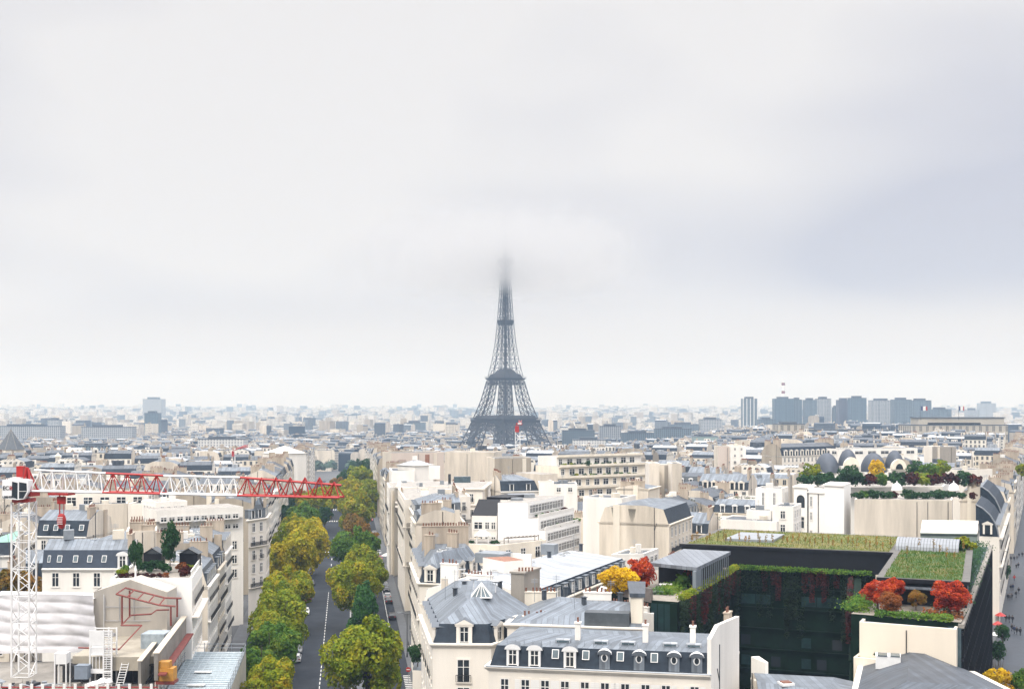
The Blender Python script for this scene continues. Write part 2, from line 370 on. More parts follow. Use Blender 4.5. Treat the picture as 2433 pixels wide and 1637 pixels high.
# ---------------------------------------------------------------- the general building
NB = []       # (fp, ztop) of everything built, for the plots that follow
def building(label, fp, ze, roof='mansard', blind=(), stone=None, zinc=None, slate=None, z0=None, name='apartment_building', cat='building', h1=2.6, d1=1.0, h2=1.5, d2=4.0,
             wins=True, near=False, floors=4, dorm='box', dormers=True, chim=True, group=None, far=False, sp=2.6, rails=(2,), ww=1.15, wh=2.2, party=None, dsp=None, nchim=None,
             balcony=True, clutter=True, up=0.0, rnd=None, cornice=True, fire=0.0, wfirst=.75, fh=3.15, topm=None, skip=()):
    rr = rnd or random.Random(int(abs(fp[0][0]*131+fp[0][1]*17))+7)
    n = len(fp); c = cen(fp); z0 = (gz(*c)-1.0) if z0 is None else z0
    stone = stone or STONES[rr.randrange(3)]; zinc = zinc or ZINCS[rr.randrange(4)]; slate = slate or (SLATE if rr.random() < .75 else SLATEG); party = party or (PARTY if rr.random() < .8 else PARTY2)
    t = thing(name, label, cat, (c[0], c[1], z0), group)
    NB.append((fp, ze+h1+h2))
    wallm = stone if not far else winmat('far_wall_'+stone.name, {'stone_cream': (0.68, 0.62, 0.52), 'stone_pale': (0.76, 0.71, 0.63), 'stone_warm': (0.60, 0.54, 0.44)}.get(stone.name, (0.80, 0.76, 0.69)))
    b = MB()
    for i in range(n): b.wallq(fp[i], fp[(i+1) % n], z0, ze, 1 if i in blind else 0, i in blind)
    if roof == 'flat':
        ip = inset(fp, [.35]*n); pa = ze+up
        b.loft([(x, y, pa) for x, y in fp], [(x, y, pa) for x, y in ip], 0)
        if up:
            for i in range(n): b.wallq(fp[i], fp[(i+1) % n], ze, pa, 1 if i in blind else 0, True)
        b.loft([(x, y, pa) for x, y in ip], [(x, y, pa-.5) for x, y in ip], 0)
    b.build('wall', [wallm, party], t)
    if roof in ('mansard', 'hip'):
        if cornice:
            cb = MB(); o = [0 if i in blind else -.45 for i in range(n)]; op = inset(fp, o); zc = ze
            cb.loft([(x, y, zc-.55) for x, y in fp], [(x, y, zc-.1) for x, y in op]); cb.loft([(x, y, zc-.1) for x, y in op], [(x, y, zc+.08) for x, y in op]); cb.loft([(x, y, zc+.08) for x, y in op], [(x, y, zc+.08) for x, y in inset(fp, [.3]*n)])
            cb.build('cornice', stone, t)
        rb = MB(); A = [(x, y, ze+.05) for x, y in inset(fp, [0 if i in blind else .12 for i in range(n)])]
        ms = [2 if i in blind else 0 for i in range(n)]; mz = [2 if i in blind else 1 for i in range(n)]
        if roof == 'mansard':
            p1 = inset(fp, [0 if i in blind else d1 for i in range(n)]); B = [(x, y, ze+h1) for x, y in p1]
            rb.loft(A, B, ms)
            kb = MB()
        else: p1 = [(x, y) for x, y, _ in A]; B = A
        dd = d2; xs = inset(p1, [0 if i in blind else dd for i in range(n)])
        # keep the inner ring sane
        per = [min(math.dist(p1[i], p1[(i+1) % n]), 99) for i in range(n)]
        def area(q): return sum(q[i][0]*q[(i+1) % n][1]-q[(i+1) % n][0]*q[i][1] for i in range(n))/2
        def ok(q): return area(q) > .5 and all((Vector(q[(i+1) % n])-Vector(q[i])).dot(Vector(p1[(i+1) % n])-Vector(p1[i])) > 0 for i in range(n))
        while not ok(xs) and dd > .3: dd *= .85; xs = inset(p1, [0 if i in blind else dd for i in range(n)])
        T = [(x, y, ze+h1+h2) for x, y in xs]
        rb.loft(B, T, mz); rb.face(T, 1, [(p[0], p[1]) for p in T])
        rb.build('roof', [slate if roof == 'mansard' else zinc, topm or zinc, party], t)
    else:
        rb = MB(); ip = inset(fp, [.37]*n); rb.face([(x, y, ze-.3+up) for x, y in ip], 0, [(x, y) for x, y in ip]); rb.build('roof', [topm or (GRAVEL if rr.random() < .5 else ZINCD)], t)
        p1 = fp; xs = inset(fp, [1.5]*n); h1 = h2 = 0
    # firewalls stand a little proud of the roof
    for i in blind:
        if fire:
            a, q = fp[i], fp[(i+1) % n]; fb = MB(); mid = ((a[0]+q[0])/2, (a[1]+q[1])/2)
            fb.box((mid[0], mid[1], ze+(h1+h2+fire)/2), (math.dist(a, q), .4, h1+h2+fire), 0, math.atan2(q[1]-a[1], q[0]-a[0])); fb.build('firewall', party, t)
    for i in range(n):
        a, q = fp[i], fp[(i+1) % n]; l = math.dist(a, q)
        if i in blind or i in skip: continue
        if not (facing(a, q) and infr(a, q)): continue
        ang = math.atan2(q[1]-a[1], q[0]-a[0]); d = ((q[0]-a[0])/l, (q[1]-a[1])/l); nr = (math.sin(ang), -math.cos(ang))
        if wins and not far and l > 2: facade(t, a, q, ze, floors, stone, sp, ww, wh, fh, near, rails, maxn=48, first=wfirst)
        if roof == 'mansard' and dormers and l > 3:
            k = max(1, int((l-1.5)/(dsp or sp))); zz = ze+.25
            for j in range(k):
                tt = .8+(l-1.6)*(j+.5)/k; dormer(t, dorm, (a[0]+d[0]*tt-nr[0]*.35, a[1]+d[1]*tt-nr[1]*.35), zz, ang, min(1, h1/2.35), near)
        for lvl in ((1, 4) if floors >= 5 else (1,)):
          if balcony and wins and (roof == 'mansard' or floors >= 5) and not far and l > 5:
              bb = MB(); zb = ze-fh+.05-.75+fh-wh-.0; m0 = ((a[0]+q[0])/2+nr[0]*.45, (a[1]+q[1])/2+nr[1]*.45)
              zb = ze-wfirst-wh-fh*lvl
              m0 = (m0[0]-nr[0]*.15, m0[1]-nr[1]*.15); bb.box((m0[0], m0[1], zb-.14), (l-.3, .6, .14), 1, ang); o2 = (m0[0]+nr[0]*.27, m0[1]+nr[1]*.27)
              bb.box((o2[0], o2[1], zb+.9), (l-.3, .06, .08), 0, ang)
              kk = int(l/.2)
              for j in range(kk+1):
                  tt = -l/2+.2+(l-.4)*j/kk; bb.box((o2[0]+d[0]*tt, o2[1]+d[1]*tt, zb+.42), (.08, .05, .88), 0, ang, False)
              bb.build('balcony', [IRON, stone], t)
    if chim:
        cand = list(blind) or [1, 3]
        cnt = nchim if nchim is not None else 2
        for j in range(cnt):
            i = cand[j % len(cand)] % n; a, q = fp[i], fp[(i+1) % n]; l = math.dist(a, q); d = ((q[0]-a[0])/l, (q[1]-a[1])/l); ang = math.atan2(d[1], d[0])
            cl = min(l*.45, rr.uniform(2.2, 5)); tt = l*(.3 if j < len(cand) else .7)+rr.uniform(-.5, .5)
            px_, py_ = a[0]+d[0]*tt-math.sin(ang)*.5, a[1]+d[1]*tt+math.cos(ang)*.5
            chimney(t, px_, py_, ze, ze+h1+h2+rr.uniform(.7, 1.9), cl, ang, near, rnd=rr)
    for i in blind:
        a, q = Vector(fp[i]), Vector(fp[(i+1) % n]); l = (q-a).length
        if not (facing(a, q) and infr(a, q)) or l < 4 or c[1] > 620: continue
        d = (q-a).normalized(); nr = Vector((d.y, -d.x)); ang = math.atan2(d.y, d.x); k = rr.uniform(.15, .85)
        g = MB(); p = a+d*l*k+nr*.08; g.bar((p.x, p.y, z0+1), (p.x, p.y, ze+h1+h2-.3), .07); p2 = p+d*rr.uniform(-1.2, 1.2); (h1+h2 > 1) and g.bar((p.x, p.y, ze-1.5), (p2.x, p2.y, ze+.2), .06); g.build('downpipe', IRON if rr.random() < .6 else ZINCD, t)
        if rr.random() < .6: g = MB(); p = a+d*l*((k+.4) % 1*.8+.1)+nr*.1; g.box((p.x, p.y, (z0+ze+h1+h2)/2), (rr.uniform(.8, 1.6), .3, ze+h1+h2-z0), 0, ang); g.build('flue', rr.choice([PARTY, CREAMR, BRICKC]), t)
    if roof == 'flat' and c[1] < 900 and group or (group and rr.random() < .3 and roof != 'mansard' and c[1] < 700):
        g = MB(); i = min(range(n), key=lambda i: fp[i][1]+fp[(i+1) % n][1]); a, q = Vector(xs[i]), Vector(xs[(i+1) % n]); zt = ze+h1+h2 if roof != 'flat' else ze-.3+up
        for j in range(150):
            s_ = rr.random(); p = a.lerp(q, s_); hh = .5+.7*abs(math.sin(s_*9+ze)); v = Vector((p.x+rr.gauss(0, .35), p.y+rr.gauss(0, .35), zt+hh*rr.random())); u = Vector((rr.gauss(0, 1), rr.gauss(0, 1), rr.gauss(0, 1))).normalized()*.2; w_ = u.orthogonal().normalized()*.18; g.face([v-u, v+w_, v+u, v-w_])
        g.build('roof_planting', mat('planting', (.03, .06, .02), .9, col2=(.07, .075, .02), scale=.6), t)
    if clutter and Vector(c).length < 700:
        for j in range(rr.randrange(3, 8) if c[1] < 380 else rr.randrange(1, 4)):
            k1, k2 = rr.random(), rr.random(); a, q, s_, u_ = [Vector(v) for v in (xs[0], xs[1], xs[2 % n], xs[-1])]
            p = a.lerp(q, .2+.6*k1).lerp(u_.lerp(s_, .2+.6*k1), .2+.6*k2); zt = ze+h1+h2 if roof != 'flat' else ze-.3+up
            r_ = rr.random()
            if r_ < .4: put('skylight', skylight_mesh(), t, (p.x, p.y, zt), rr.choice((0, .42, -.14)))
            elif r_ < .75:
                bb = MB(); hh = rr.uniform(.5, 1.6); bb.box((p.x, p.y, zt+hh/2), (rr.uniform(.6, 2), rr.uniform(.6, 1.6), hh), 0, .42); bb.build('vent_housing', rr.choice([STEELG, WHITE, CREAMR]), t)
            else:
                bb = MB(); bb.bar((p.x, p.y, zt-.05), (p.x, p.y, zt+2.6), .035); [bb.bar((p.x-.5, p.y, zt+2+.2*q_), (p.x+.5, p.y, zt+2+.2*q_), .02) for q_ in range(3)]; bb.build('antenna', STEELG, t)
    return t
def quad_fp(a, b, depth, d=None):
    a = Vector(a); b = Vector(b)
    if d is None: e = (b-a).normalized(); d = Vector((-e.y, e.x))
    return [tuple(a), tuple(b), tuple(b+d*depth), tuple(a+d*depth)]
HAND = []    # protected picture areas (x0, x1, ytop, ybottom, depth)
def keep(x0, x1, y0, y1, Y): HAND.append((x0, x1, y0, y1, Y))
# ================================================================ ground, avenues
gb = MB()
rs = [0.01, 40, 90, 140, 190, 240, 300, 350]+[350+25*i for i in range(1, 47)]+[1600, 1750, 1950, 2200, 2500, 2900, 3500, 4200, 5000, 6000, 7200, 8500, 10000, 12500]
azs = [rad(-180+6*i) for i in range(25)]+[rad(-34+2*i) for i in range(1, 35)]+[rad(36+6*i) for i in range(0, 25)]
azs = sorted(set(a for a in azs if a <= math.pi+1e-6))
def gp(r, a): x, y = r*math.sin(a), r*math.cos(a); return (x, y, gz(x, y)-.02)
for i in range(len(rs)-1):
    for j in range(len(azs)-1):
        gb.face([gp(rs[i], azs[j]), gp(rs[i], azs[j+1]), gp(rs[i+1], azs[j+1]), gp(rs[i+1], azs[j])])
    gb.face([gp(rs[i], azs[-1]), gp(rs[i], azs[0]+2*math.pi), gp(rs[i+1], azs[0]+2*math.pi), gp(rs[i+1], azs[-1])])
ground = kind(gb.build('ground', mat('ground', (0.085, 0.09, 0.095), 0.9, var=0.3, scale=0.05)), 'structure')
class Av:
    "a street: X = x0 + off + slope*Y"
    def __init__(s, x0, sl): s.x0 = x0; s.sl = sl
    def p(s, off, y): return (s.x0+off+s.sl*y, y)
IE = Av(0.0, -0.139); KL = Av(-10.1, 0.448)
def strip(name, av, o0, o1, y0, y1, h, m, step=12, curb=0):
    b = MB(); ys = [y0+(y1-y0)*i/max(1, int((y1-y0)/step)) for i in range(max(1, int((y1-y0)/step))+1)]
    for a, c in zip(ys, ys[1:]):
        q = [av.p(o0, a), av.p(o1, a), av.p(o1, c), av.p(o0, c)]
        P = [(x, y, gz(x, y)+h+(0.35 if y > 340 else 0)*1) for x, y in q]
        b.face(P, 0, q)
        if curb:
            for k, l in ((1, 2), (3, 0)): A, B = P[k], P[l]; b.face([A, (A[0], A[1], A[2]-curb), (B[0], B[1], B[2]-curb), B], 1)
            if a == y0: A, B = P[0], P[1]; b.face([(A[0], A[1], A[2]-curb), (B[0], B[1], B[2]-curb), B, A], 1)
    return kind(b.build(name, [m, CONC], None), 'structure')
strip('avenue_road', IE, -24.4, 13.5, 90, 900, .01, ASPH)
strip('pavement', IE, -24.4, -21.4, 90, 900, .14, PAVE, curb=.12)
strip('pavement', IE, -15.6, -11.2, 150, 900, .14, PAVE, curb=.12)
strip('pavement', IE, 0.9, 5.0, 150, 900, .14, PAVE, curb=.12)
strip('pavement', IE, 11.6, 13.5, 214, 900, .14, PAVE, curb=.12)
strip('street_road', KL, 6.3, 34, 60, 1100, .01, ASPH)
strip('pavement', KL, 0.1, 8.5, 90, 1100, .14, mat('wet_pavement', (0.030, 0.040, 0.056), 0.5, var=0.35, scale=0.6), curb=.12)
strip('lane_line', KL, 8.62, 8.8, 180, 400, .03, PAINTW)
def marks(name, rects, av=IE):
    b = MB()
    for o0, o1, y0, y1 in rects:
        q = [av.p(o0, y0), av.p(o1, y0), av.p(o1, y1), av.p(o0, y1)]; b.face([(x, y, gz(x, y)+.03+(0.35 if y > 340 else 0)) for x, y in q])
    return kind(b.build(name, PAINTW), 'structure')
marks('lane_marking', [(-4.98, -4.82, y, y+2.1) for y in [196+3.3*i for i in range(40)] if y < 318])
marks('lane_marking', [(-4.98, -4.80, y, y+5) for y in (330, 341, 352, 366, 380, 395, 420, 440)])
marks('crosswalk_marking', [(-10.6+k*1.0, -10.1+k*1.0, 398, 402) for k in range(12)])
marks('crosswalk_marking', [(-10.6+k*1.0, -10.1+k*1.0, 505, 510) for k in range(12)])
marks('crosswalk_marking', [(-10.6+k*1.0, -10.1+k*1.0, 560, 566) for k in range(12)])
marks('lane_marking', [(-11.05, -10.93, 196, 600), (0.72, 0.84, 196, 600), (9.45, 9.57, 235, 560)])
# side street between the corner house and the avenue, with its slanting zebra
sb = MB(); q = [(-25.5, 205), (-8, 208), (-6, 216), (-27, 214)]; sb.face([(x, y, .02) for x, y in q]); kind(sb.build('side_street_road', ASPH), 'structure')
zb = MB()
for k in range(9):
    y = 208+k*1.35; x0 = -18.6-.14*(y-208); zb.face([(x0, y, .045), (x0+3.6, y+.55, .045), (x0+3.6, y+1.2, .045), (x0, y+.65, .045)])
kind(zb.build('crosswalk_marking', PAINTW), 'structure')
# ================================================================ trees and plants
def leafmat(name, c1, c2, c3):
    if name in MATS: return MATS[name]
    m = bpy.data.materials.new(name); m.use_nodes = True; t = m.node_tree; nd = t.nodes; lk = t.links; b = nd['Principled BSDF']
    g = nd.new('ShaderNodeNewGeometry'); n = nd.new('ShaderNodeTexNoise'); n.inputs['Scale'].default_value = .33; n.inputs['Detail'].default_value = 2
    lk.new(g.outputs['Position'], n.inputs['Vector'])
    n2 = nd.new('ShaderNodeTexNoise'); n2.inputs['Scale'].default_value = 2.2; n2.inputs['Detail'].default_value = 3; lk.new(g.outputs['Position'], n2.inputs['Vector'])
    ad = nd.new('ShaderNodeMath'); ad.operation = 'MULTIPLY_ADD'; ad.inputs[1].default_value = .55; lk.new(n2.outputs['Fac'], ad.inputs[0]); 
    ml = nd.new('ShaderNodeMath'); ml.operation = 'MULTIPLY'; ml.inputs[1].default_value = .55; lk.new(n.outputs['Fac'], ml.inputs[0]); lk.new(ml.outputs[0], ad.inputs[2])
    r = nd.new('ShaderNodeValToRGB'); el = r.color_ramp.elements; el[0].position = .40; el[0].color = (*c1, 1); el[1].position = .70; el[1].color = (*c3, 1); k = el.new(.55); k.color = (*c2, 1)
    lk.new(ad.outputs[0], r.inputs[0]); lk.new(r.outputs[0], b.inputs['Base Color']); b.inputs['Roughness'].default_value = .75; b.inputs['Specular IOR Level'].default_value = .25
    tr = nd.new('ShaderNodeBsdfTranslucent'); lk.new(r.outputs[0], tr.inputs[0]); mx = nd.new('ShaderNodeMixShader'); mx.inputs[0].default_value = .32
    o = nd['Material Output']; lk.new(b.outputs[0], mx.inputs[1]); lk.new(tr.outputs[0], mx.inputs[2]); lk.new(mx.outputs[0], o.inputs[0])
    MATS[name] = m; return m
LG = leafmat('leaf_green', (0.035, 0.10, 0.016), (0.085, 0.18, 0.018), (0.17, 0.23, 0.02))
LD = leafmat('leaf_dark_green', (0.012, 0.045, 0.018), (0.025, 0.08, 0.026), (0.05, 0.12, 0.035))
LC = leafmat('leaf_deep_green', (0.015, 0.065, 0.018), (0.035, 0.12, 0.026), (0.07, 0.17, 0.035))
LY = leafmat('leaf_yellow_green', (0.13, 0.18, 0.010), (0.36, 0.32, 0.010), (0.58, 0.42, 0.012))
LO = leafmat('leaf_olive_orange', (0.11, 0.17, 0.010), (0.26, 0.29, 0.011), (0.46, 0.31, 0.014))
LV = leafmat('leaf_olive', (0.08, 0.15, 0.010), (0.20, 0.25, 0.011), (0.36, 0.32, 0.014))
LB = leafmat('leaf_brown', (0.11, 0.10, 0.02), (0.24, 0.14, 0.022), (0.34, 0.16, 0.025))
LR = leafmat('leaf_red', (0.24, 0.018, 0.008), (0.46, 0.045, 0.012), (0.58, 0.12, 0.015))
LRB = leafmat('leaf_russet', (0.12, 0.055, 0.015), (0.26, 0.08, 0.02), (0.36, 0.12, 0.02))
LYY = leafmat('leaf_golden', (0.48, 0.26, 0.008), (0.75, 0.50, 0.010), (0.82, 0.60, 0.02))
LDR = leafmat('leaf_dark_red', (0.022, 0.010, 0.009), (0.065, 0.013, 0.011), (0.12, 0.020, 0.013))
BARK = mat('bark', (0.09, 0.07, 0.05), 0.95, var=.4, scale=3)
def crown_mesh(key, n, leaf, seed, shape='round', lobes_=18):
    "unit crown (radius about 1, centre 0) made of leaf clumps over several lobes"
    def mk():
        r = random.Random(seed); b = MB(); lb = []; lobes = 34 if n > 6000 else lobes_
        for i in range(lobes):
            while True:
                v = Vector((r.uniform(-1, 1), r.uniform(-1, 1), r.uniform(-1, 1)))
                if .3 < v.length < 1: break
            v = v.normalized()*r.uniform(.5, .80)
            if shape == 'cone': k = (v.z+1)/2; v.x *= 1.05-k*.8; v.y *= 1.05-k*.8; v.z *= 1.3
            if shape == 'low': v.z *= .55
            lb.append((v, r.uniform(.20, .38)*(1 if shape != 'cone' else (1.15-.5*(v.z+1)/2))))
        lb.append((Vector((0, 0, 0)), .5))
        tot = sum(q[1]**2 for q in lb)
        for c, rr in lb:
            for i in range(int(n*rr*rr/tot)):
                d = Vector((r.gauss(0, 1), r.gauss(0, 1), r.gauss(0, 1))).normalized()
                if d.z < -.5 and r.random() < .6: d.z = abs(d.z)
                p = c+d*rr*(1-abs(r.gauss(0, .16)))
                p += Vector((noise.noise(p*3), noise.noise(p*3+Vector((9, 0, 0))), noise.noise(p*3+Vector((0, 9, 0)))))*.10
                nrm = (d+Vector((r.gauss(0, .55), r.gauss(0, .55), r.gauss(0, .55)+.25))).normalized(); u = nrm.orthogonal().normalized(); v = nrm.cross(u)
                a = r.uniform(0, 6.28); u, v = u*math.cos(a)+v*math.sin(a), v*math.cos(a)-u*math.sin(a); s = leaf*r.uniform(.6, 1.4)
                b.face([p+u*s, p+v*s*.8+nrm*s*.25, p-u*s, p-v*s*.8+nrm*s*.2])
        return b.mesh('crown', LG)
    return unit(('crown', key), mk)
def trunk_mesh(key, seed):
    def mk():
        r = random.Random(seed); b = MB(); b.bar((0, 0, -1.0), (0.02, .01, -.35), .085, 0, 8, .055)
        for k in range(7):
            a = k*.9+r.random(); z = r.uniform(-.45, -.25); e = (.5*math.cos(a)*r.uniform(.6, 1), .5*math.sin(a)*r.uniform(.6, 1), r.uniform(0, .5)); m_ = (e[0]*.4, e[1]*.4, z+.22)
            b.bar((.02, .01, z-.05), m_, .036, 0, 6, .026); b.bar(m_, e, .026, 0, 5, .008)
            b.bar(m_, (e[0]*.6+r.uniform(-.2, .2), e[1]*.6+r.uniform(-.2, .2), e[2]), .018, 0, 4, .006)
        return b.mesh('trunk', BARK)
    return unit(('trunk', key), mk)
def setmat(o, m): o.material_slots[0].link = 'OBJECT'; o.material_slots[0].material = m
def tree(label, x, y, zc, rx, rz_, m, n=3600, leaf=.075, shape='round', seed=1, zb=None, name='tree', cat='tree', group=None, key=None):
    zb = gz(x, y) if zb is None else zb; t = thing(name, label, cat, (x, y, zb), group)
    c = put('crown', crown_mesh(key or (shape, n, seed % 4), n, leaf, seed % 4+3, shape), t, (x, y, zc), seed*1.3, (rx, rx, rz_)); setmat(c, m)
    h = zc-zb; tk = put('trunk', trunk_mesh(seed % 3, seed % 3), t, (x, y, zc), seed, (rx*.9 if rx > 2 else rx*.7, rx*.9 if rx > 2 else rx*.7, h)); return t
AVT = [  # px, py, radius px, crown height z, material, shape, label
 (874, 1566, 92, 9.5, LV, 'round', 'large round tree turning yellow, nearest in the row by the right-hand lane'),
 (868, 1452, 46, 9, LC, 'cone', 'dark green conical tree just beyond the large yellowing tree'),
 (842, 1392, 56, 9.5, LO, 'round', 'olive and brown tree between the dark conical tree and the green one'),
 (886, 1368, 33, 9, LV, 'round', 'olive tree crowding the parked cars on the right-hand lane'),
 (846, 1308, 52, 9.5, LG, 'round', 'bright green tree in the middle of the right-hand row'),
 (848, 1258, 33, 8, LB, 'round', 'small brown tree beyond the bright green tree'),
 (886, 1282, 18, 7, LB, 'round', 'smallest brown tree beside the right-hand lane'),
 (842, 1212, 42, 9, LO, 'round', 'orange-brown tree where the avenue meets the second zebra crossing'),
 (838, 1172, 38, 9, LO, 'round', 'tall golden-olive tree right of the tip of the crane jib'),
 (884, 1178, 34, 9, LV, 'round', 'olive-brown tree against the pale corner block, by the far lane'),
 (857, 1146, 36, 10, LV, 'round', 'olive tree second from the far end of the right-hand row'),
 (880, 1128, 32, 10, LD, 'round', 'dark green tree at the far end of the right-hand row'),
 (822, 1142, 24, 9, LD, 'round', 'dark green tree over the tip of the crane jib'),
 (640, 1636, 62, 8.5, LO, 'round', 'olive tree at the very bottom of the left-hand row'),
 (642, 1550, 62, 9, LG, 'round', 'deep green tree beside the grey scaffold deck'),
 (664, 1475, 62, 9, LV, 'round', 'olive tree just beyond the deep green one in the left-hand row'),
 (684, 1405, 54, 9, LO, 'round', 'orange-tinged olive tree in the middle of the left-hand row'),
 (687, 1340, 66, 10, LY, 'round', 'brightest yellow tree, in the middle of the left-hand row'),
 (724, 1292, 56, 9.5, LY, 'round', 'yellow and orange tree just beyond the brightest yellow one'),
 (688, 1293, 40, 9, LV, 'round', 'olive tree behind the brightest yellow one, on the building side'),
 (720, 1236, 40, 8.5, LG, 'round', 'mid green tree just before the zebra crossing, left-hand row'),
 (748, 1207, 42, 9, LO, 'round', 'olive-orange tree under the red end of the jib'),
 (677, 1228, 27, 8, LD, 'round', 'dark tree against the left-hand facades'),
 (676, 1200, 23, 8, LD, 'round', 'dark tree farther along the left-hand facades'),
 (712, 1190, 26, 9, LB, 'round', 'brown tree just under the red jib section'),
 (788, 1180, 24, 10, LO, 'round', 'rust-coloured tree right behind the tip of the jib'),
 (772, 1222, 17, 7, LD, 'round', 'small dark tree at the far end of the carriageway'),
 (800, 1158, 20, 10, LB, 'round', 'brown tree far along the avenue above the jib tip'),
 (850, 1112, 20, 9, LD, 'round', 'farthest dark tree where the avenue bends'),
 (655, 1512, 52, 8.5, LV, 'round', 'yellowing olive tree squeezed between the deep green tree and the next olive one'),
 (618, 1590, 48, 8, LG, 'round', 'green tree hanging over the edge of the grey scaffold deck'),
 (660, 1432, 44, 8.5, LV, 'round', 'olive tree on the building side, before the brightest yellow one'),
 (700, 1255, 34, 9, LO, 'round', 'olive-orange tree beside the facades, beyond the yellow and orange tree'),
 (858, 1340, 40, 9, LV, 'round', 'yellow-olive tree touching the bright green tree, on its near side'),
 (826, 1190, 26, 9, LO, 'round', 'small orange tree in the gap left of the golden-olive one'),
]
for i, (px, py, r_, z, m, sh, lab) in enumerate(AVT):
    Y = 300
    for _ in range(8): zt = z+gz((px-CX)*Y/F, Y); Y = (EYE-zt)*F/(py-HY)
    x = (px-CX)*Y/F; rr = r_*Y/F*1.13
    tree(lab, x, Y, zt, rr, rr*(1.12 if sh == 'round' else 1.3), m, n=15000 if r_ > 45 else 7000, leaf=.040 if r_ > 45 else .055, shape=sh, seed=i+1, group='plane trees along the avenue', name='plane_tree', key=(sh, r_ > 45, i % 4))
def shrub(label, x, y, z, r, m, seed=1, sz=.8, n=420, group=None, name='shrub', cat='shrub', tall=False):
    o = put(name, crown_mesh(('sh', n, seed % 5), n, .13, seed % 5+20, 'low' if not tall else 'round', 9), None, (x, y, z+r*sz*.55), seed, (r, r, r*sz*(1.6 if tall else 1))); setmat(o, m)
    return tag(o, label, cat, group)
def grove(label, pts, m, r=3.6, seed=1):
    "a wood too far off to count, one mass"
    rr = random.Random(seed); b = MB()
    for (x, y, z, s) in pts:
        for i in range(34):
            d = Vector((rr.gauss(0, 1), rr.gauss(0, 1), abs(rr.gauss(0, 1)))).normalized(); p = Vector((x, y, z))+Vector((d.x*s, d.y*s, d.z*s*1.1))*rr.uniform(.7, 1.05)
            u = (d+Vector((rr.gauss(0, .4), rr.gauss(0, .4), rr.gauss(0, .4)))).normalized().orthogonal().normalized(); v = d.cross(u).normalized(); q = s*.34*rr.uniform(.6, 1.3)
            b.face([p+u*q, p+v*q, p-u*q, p-v*q])
    o = b.build('distant_wood', m); o['kind'] = 'stuff'; o['label'] = label; return o
# ================================================================ buildings placed one by one
def H(label, px0, py0, px1, py1, z, depth, d=None, prot=0, **kw):
    a, b = atz(px0, py0, z), atz(px1, py1, z); fp = quad_fp(a, b, depth, d)
    t = building(label, fp, z, **kw); keep(px0-3, px1+3, min(py0, py1)-12, max(py0, py1)+(prot or 30), min(a[1], b[1])-1)
    return t, fp
def chim_row(par, px, py, z, l, ang, h=1.2, near=True, m=None, base=None):
    x, y = atz(px, py, z); return chimney(par, x, y, (z-h) if base is None else base, z, l, ang, near, m=m)
AK = math.atan2(KD.y, KD.x); AKP = math.atan2(KP.y, KP.x); AI = math.atan2(ID.y, ID.x); AIP = math.atan2(IP.y, IP.x)
# --- A: long house with round dormers, at the foot of the picture
fpA = [(-2.7, 136.5), (22.1, 132.0), (27.5, 144.0), (0.5, 149.5)]
tA = building('long slate-roofed house with round-headed and oval dormers at the bottom edge', fpA, 20, blind=(1,), dormers=False, chim=False, near=True, stone=STONES[1], zinc=ZINC, slate=SLATE, h1=2.3, d1=.75, h2=.75, d2=4.6,
              wins=False, balcony=False, party=WHITE, clutter=False, z0=0)
keep(1150, 1760, 1460, 1637, 130)
a, b = Vector(fpA[0]), Vector(fpA[1]); dA = (b-a).normalized(); angA = math.atan2(dA.y, dA.x); nA = Vector((dA.y, -dA.x))
for px, k in ((1218, 'arch'), (1270, 'arch'), (1354, 'arch'), (1436, 'oval'), (1518, 'oval'), (1601, 'oval'), (1655, 'oval')):
    s = (px-1161)/(1688-1161); s = s*25.2*(1+.03*(1-s)); p = a+dA*s-nA*.3; dormer(tA, k, p, 20.15, angA, 1.0 if k == 'arch' else .96, True)
for px in (1322, 1395, 1477, 1557):
    s = (px-1161)/(527)*25.2; p = a+dA*s-nA*.55; 
    o = put('skylight', skylight_mesh(), tA, (p.x, p.y, 21.55), 0, (.85, .85, 1)); o.rotation_euler = (rad(66), 0, angA)
for i in range(9):      # tall casement windows with white shutters
    p = a+dA*(4.3+2.28*i+(0.9 if i == 8 else 0)); 
    for z in (16.35, 12.9):
        w_ = add_window(tA, p, z, angA, 1.05, 2.35, STONES[1], True)
        if z > 15:
            for sx in (-.92, .92):
                sb = MB(); sb.box((sx, -.1, 1.17), (.56, .06, 2.3), 0); [sb.box((sx, -.14, .3+.25*q), (.44, .03, .05), 0) for q in range(8)]; sub('shutter', unit(('shut', sx), lambda sb=sb: sb.mesh('shutter', FRAME)), w_)
add_window(tA, a+dA*1.9, 16.35, angA, 1.0, 2.35, STONES[1], True)
for px, sh in ((1368, 1), (1532, 1), (1645, 0)):
    s = (px-1161)/527*25.2; p = a+dA*s-nA*3.6; chimney(tA, p.x, p.y, 21.0, 24.6, .75, angA+1.57, True, m=WHITE)
for px in (1335, 1427, 1492, 1592, 1648):
    s = (px-1161)/527*25.2; p = a+dA*s-nA*2.6; g = MB(); g.box((0, 0, .18), (1.7, .9, .36), 0); g.box((0, -.47, .16), (1.4, .03, .2), 1); put('roof_vent', unit('rvent', lambda g=g: g.mesh('roof_vent', [ZINCB, GLASSB])), tA, (p.x, p.y, 22.55), angA)
b2 = MB()      # snow guards, gutter
b2.bar((a.x-.3, a.y-.4, 20.1), (b.x, b.y-.4, 20.1), .09); [b2.bar((a+dA*s-nA*1.0).to_tuple()+(22.4,), (a+dA*s-nA*1.0).to_tuple()+(22.95,), .03) for s in [1+1.0*i for i in range(24)]]
b2.build('gutter', STEELG, tA)
fb = MB(); p0, p1 = Vector(fpA[1]), Vector(fpA[2]); d = (p1-p0).normalized(); nn_ = Vector((d.y, -d.x))
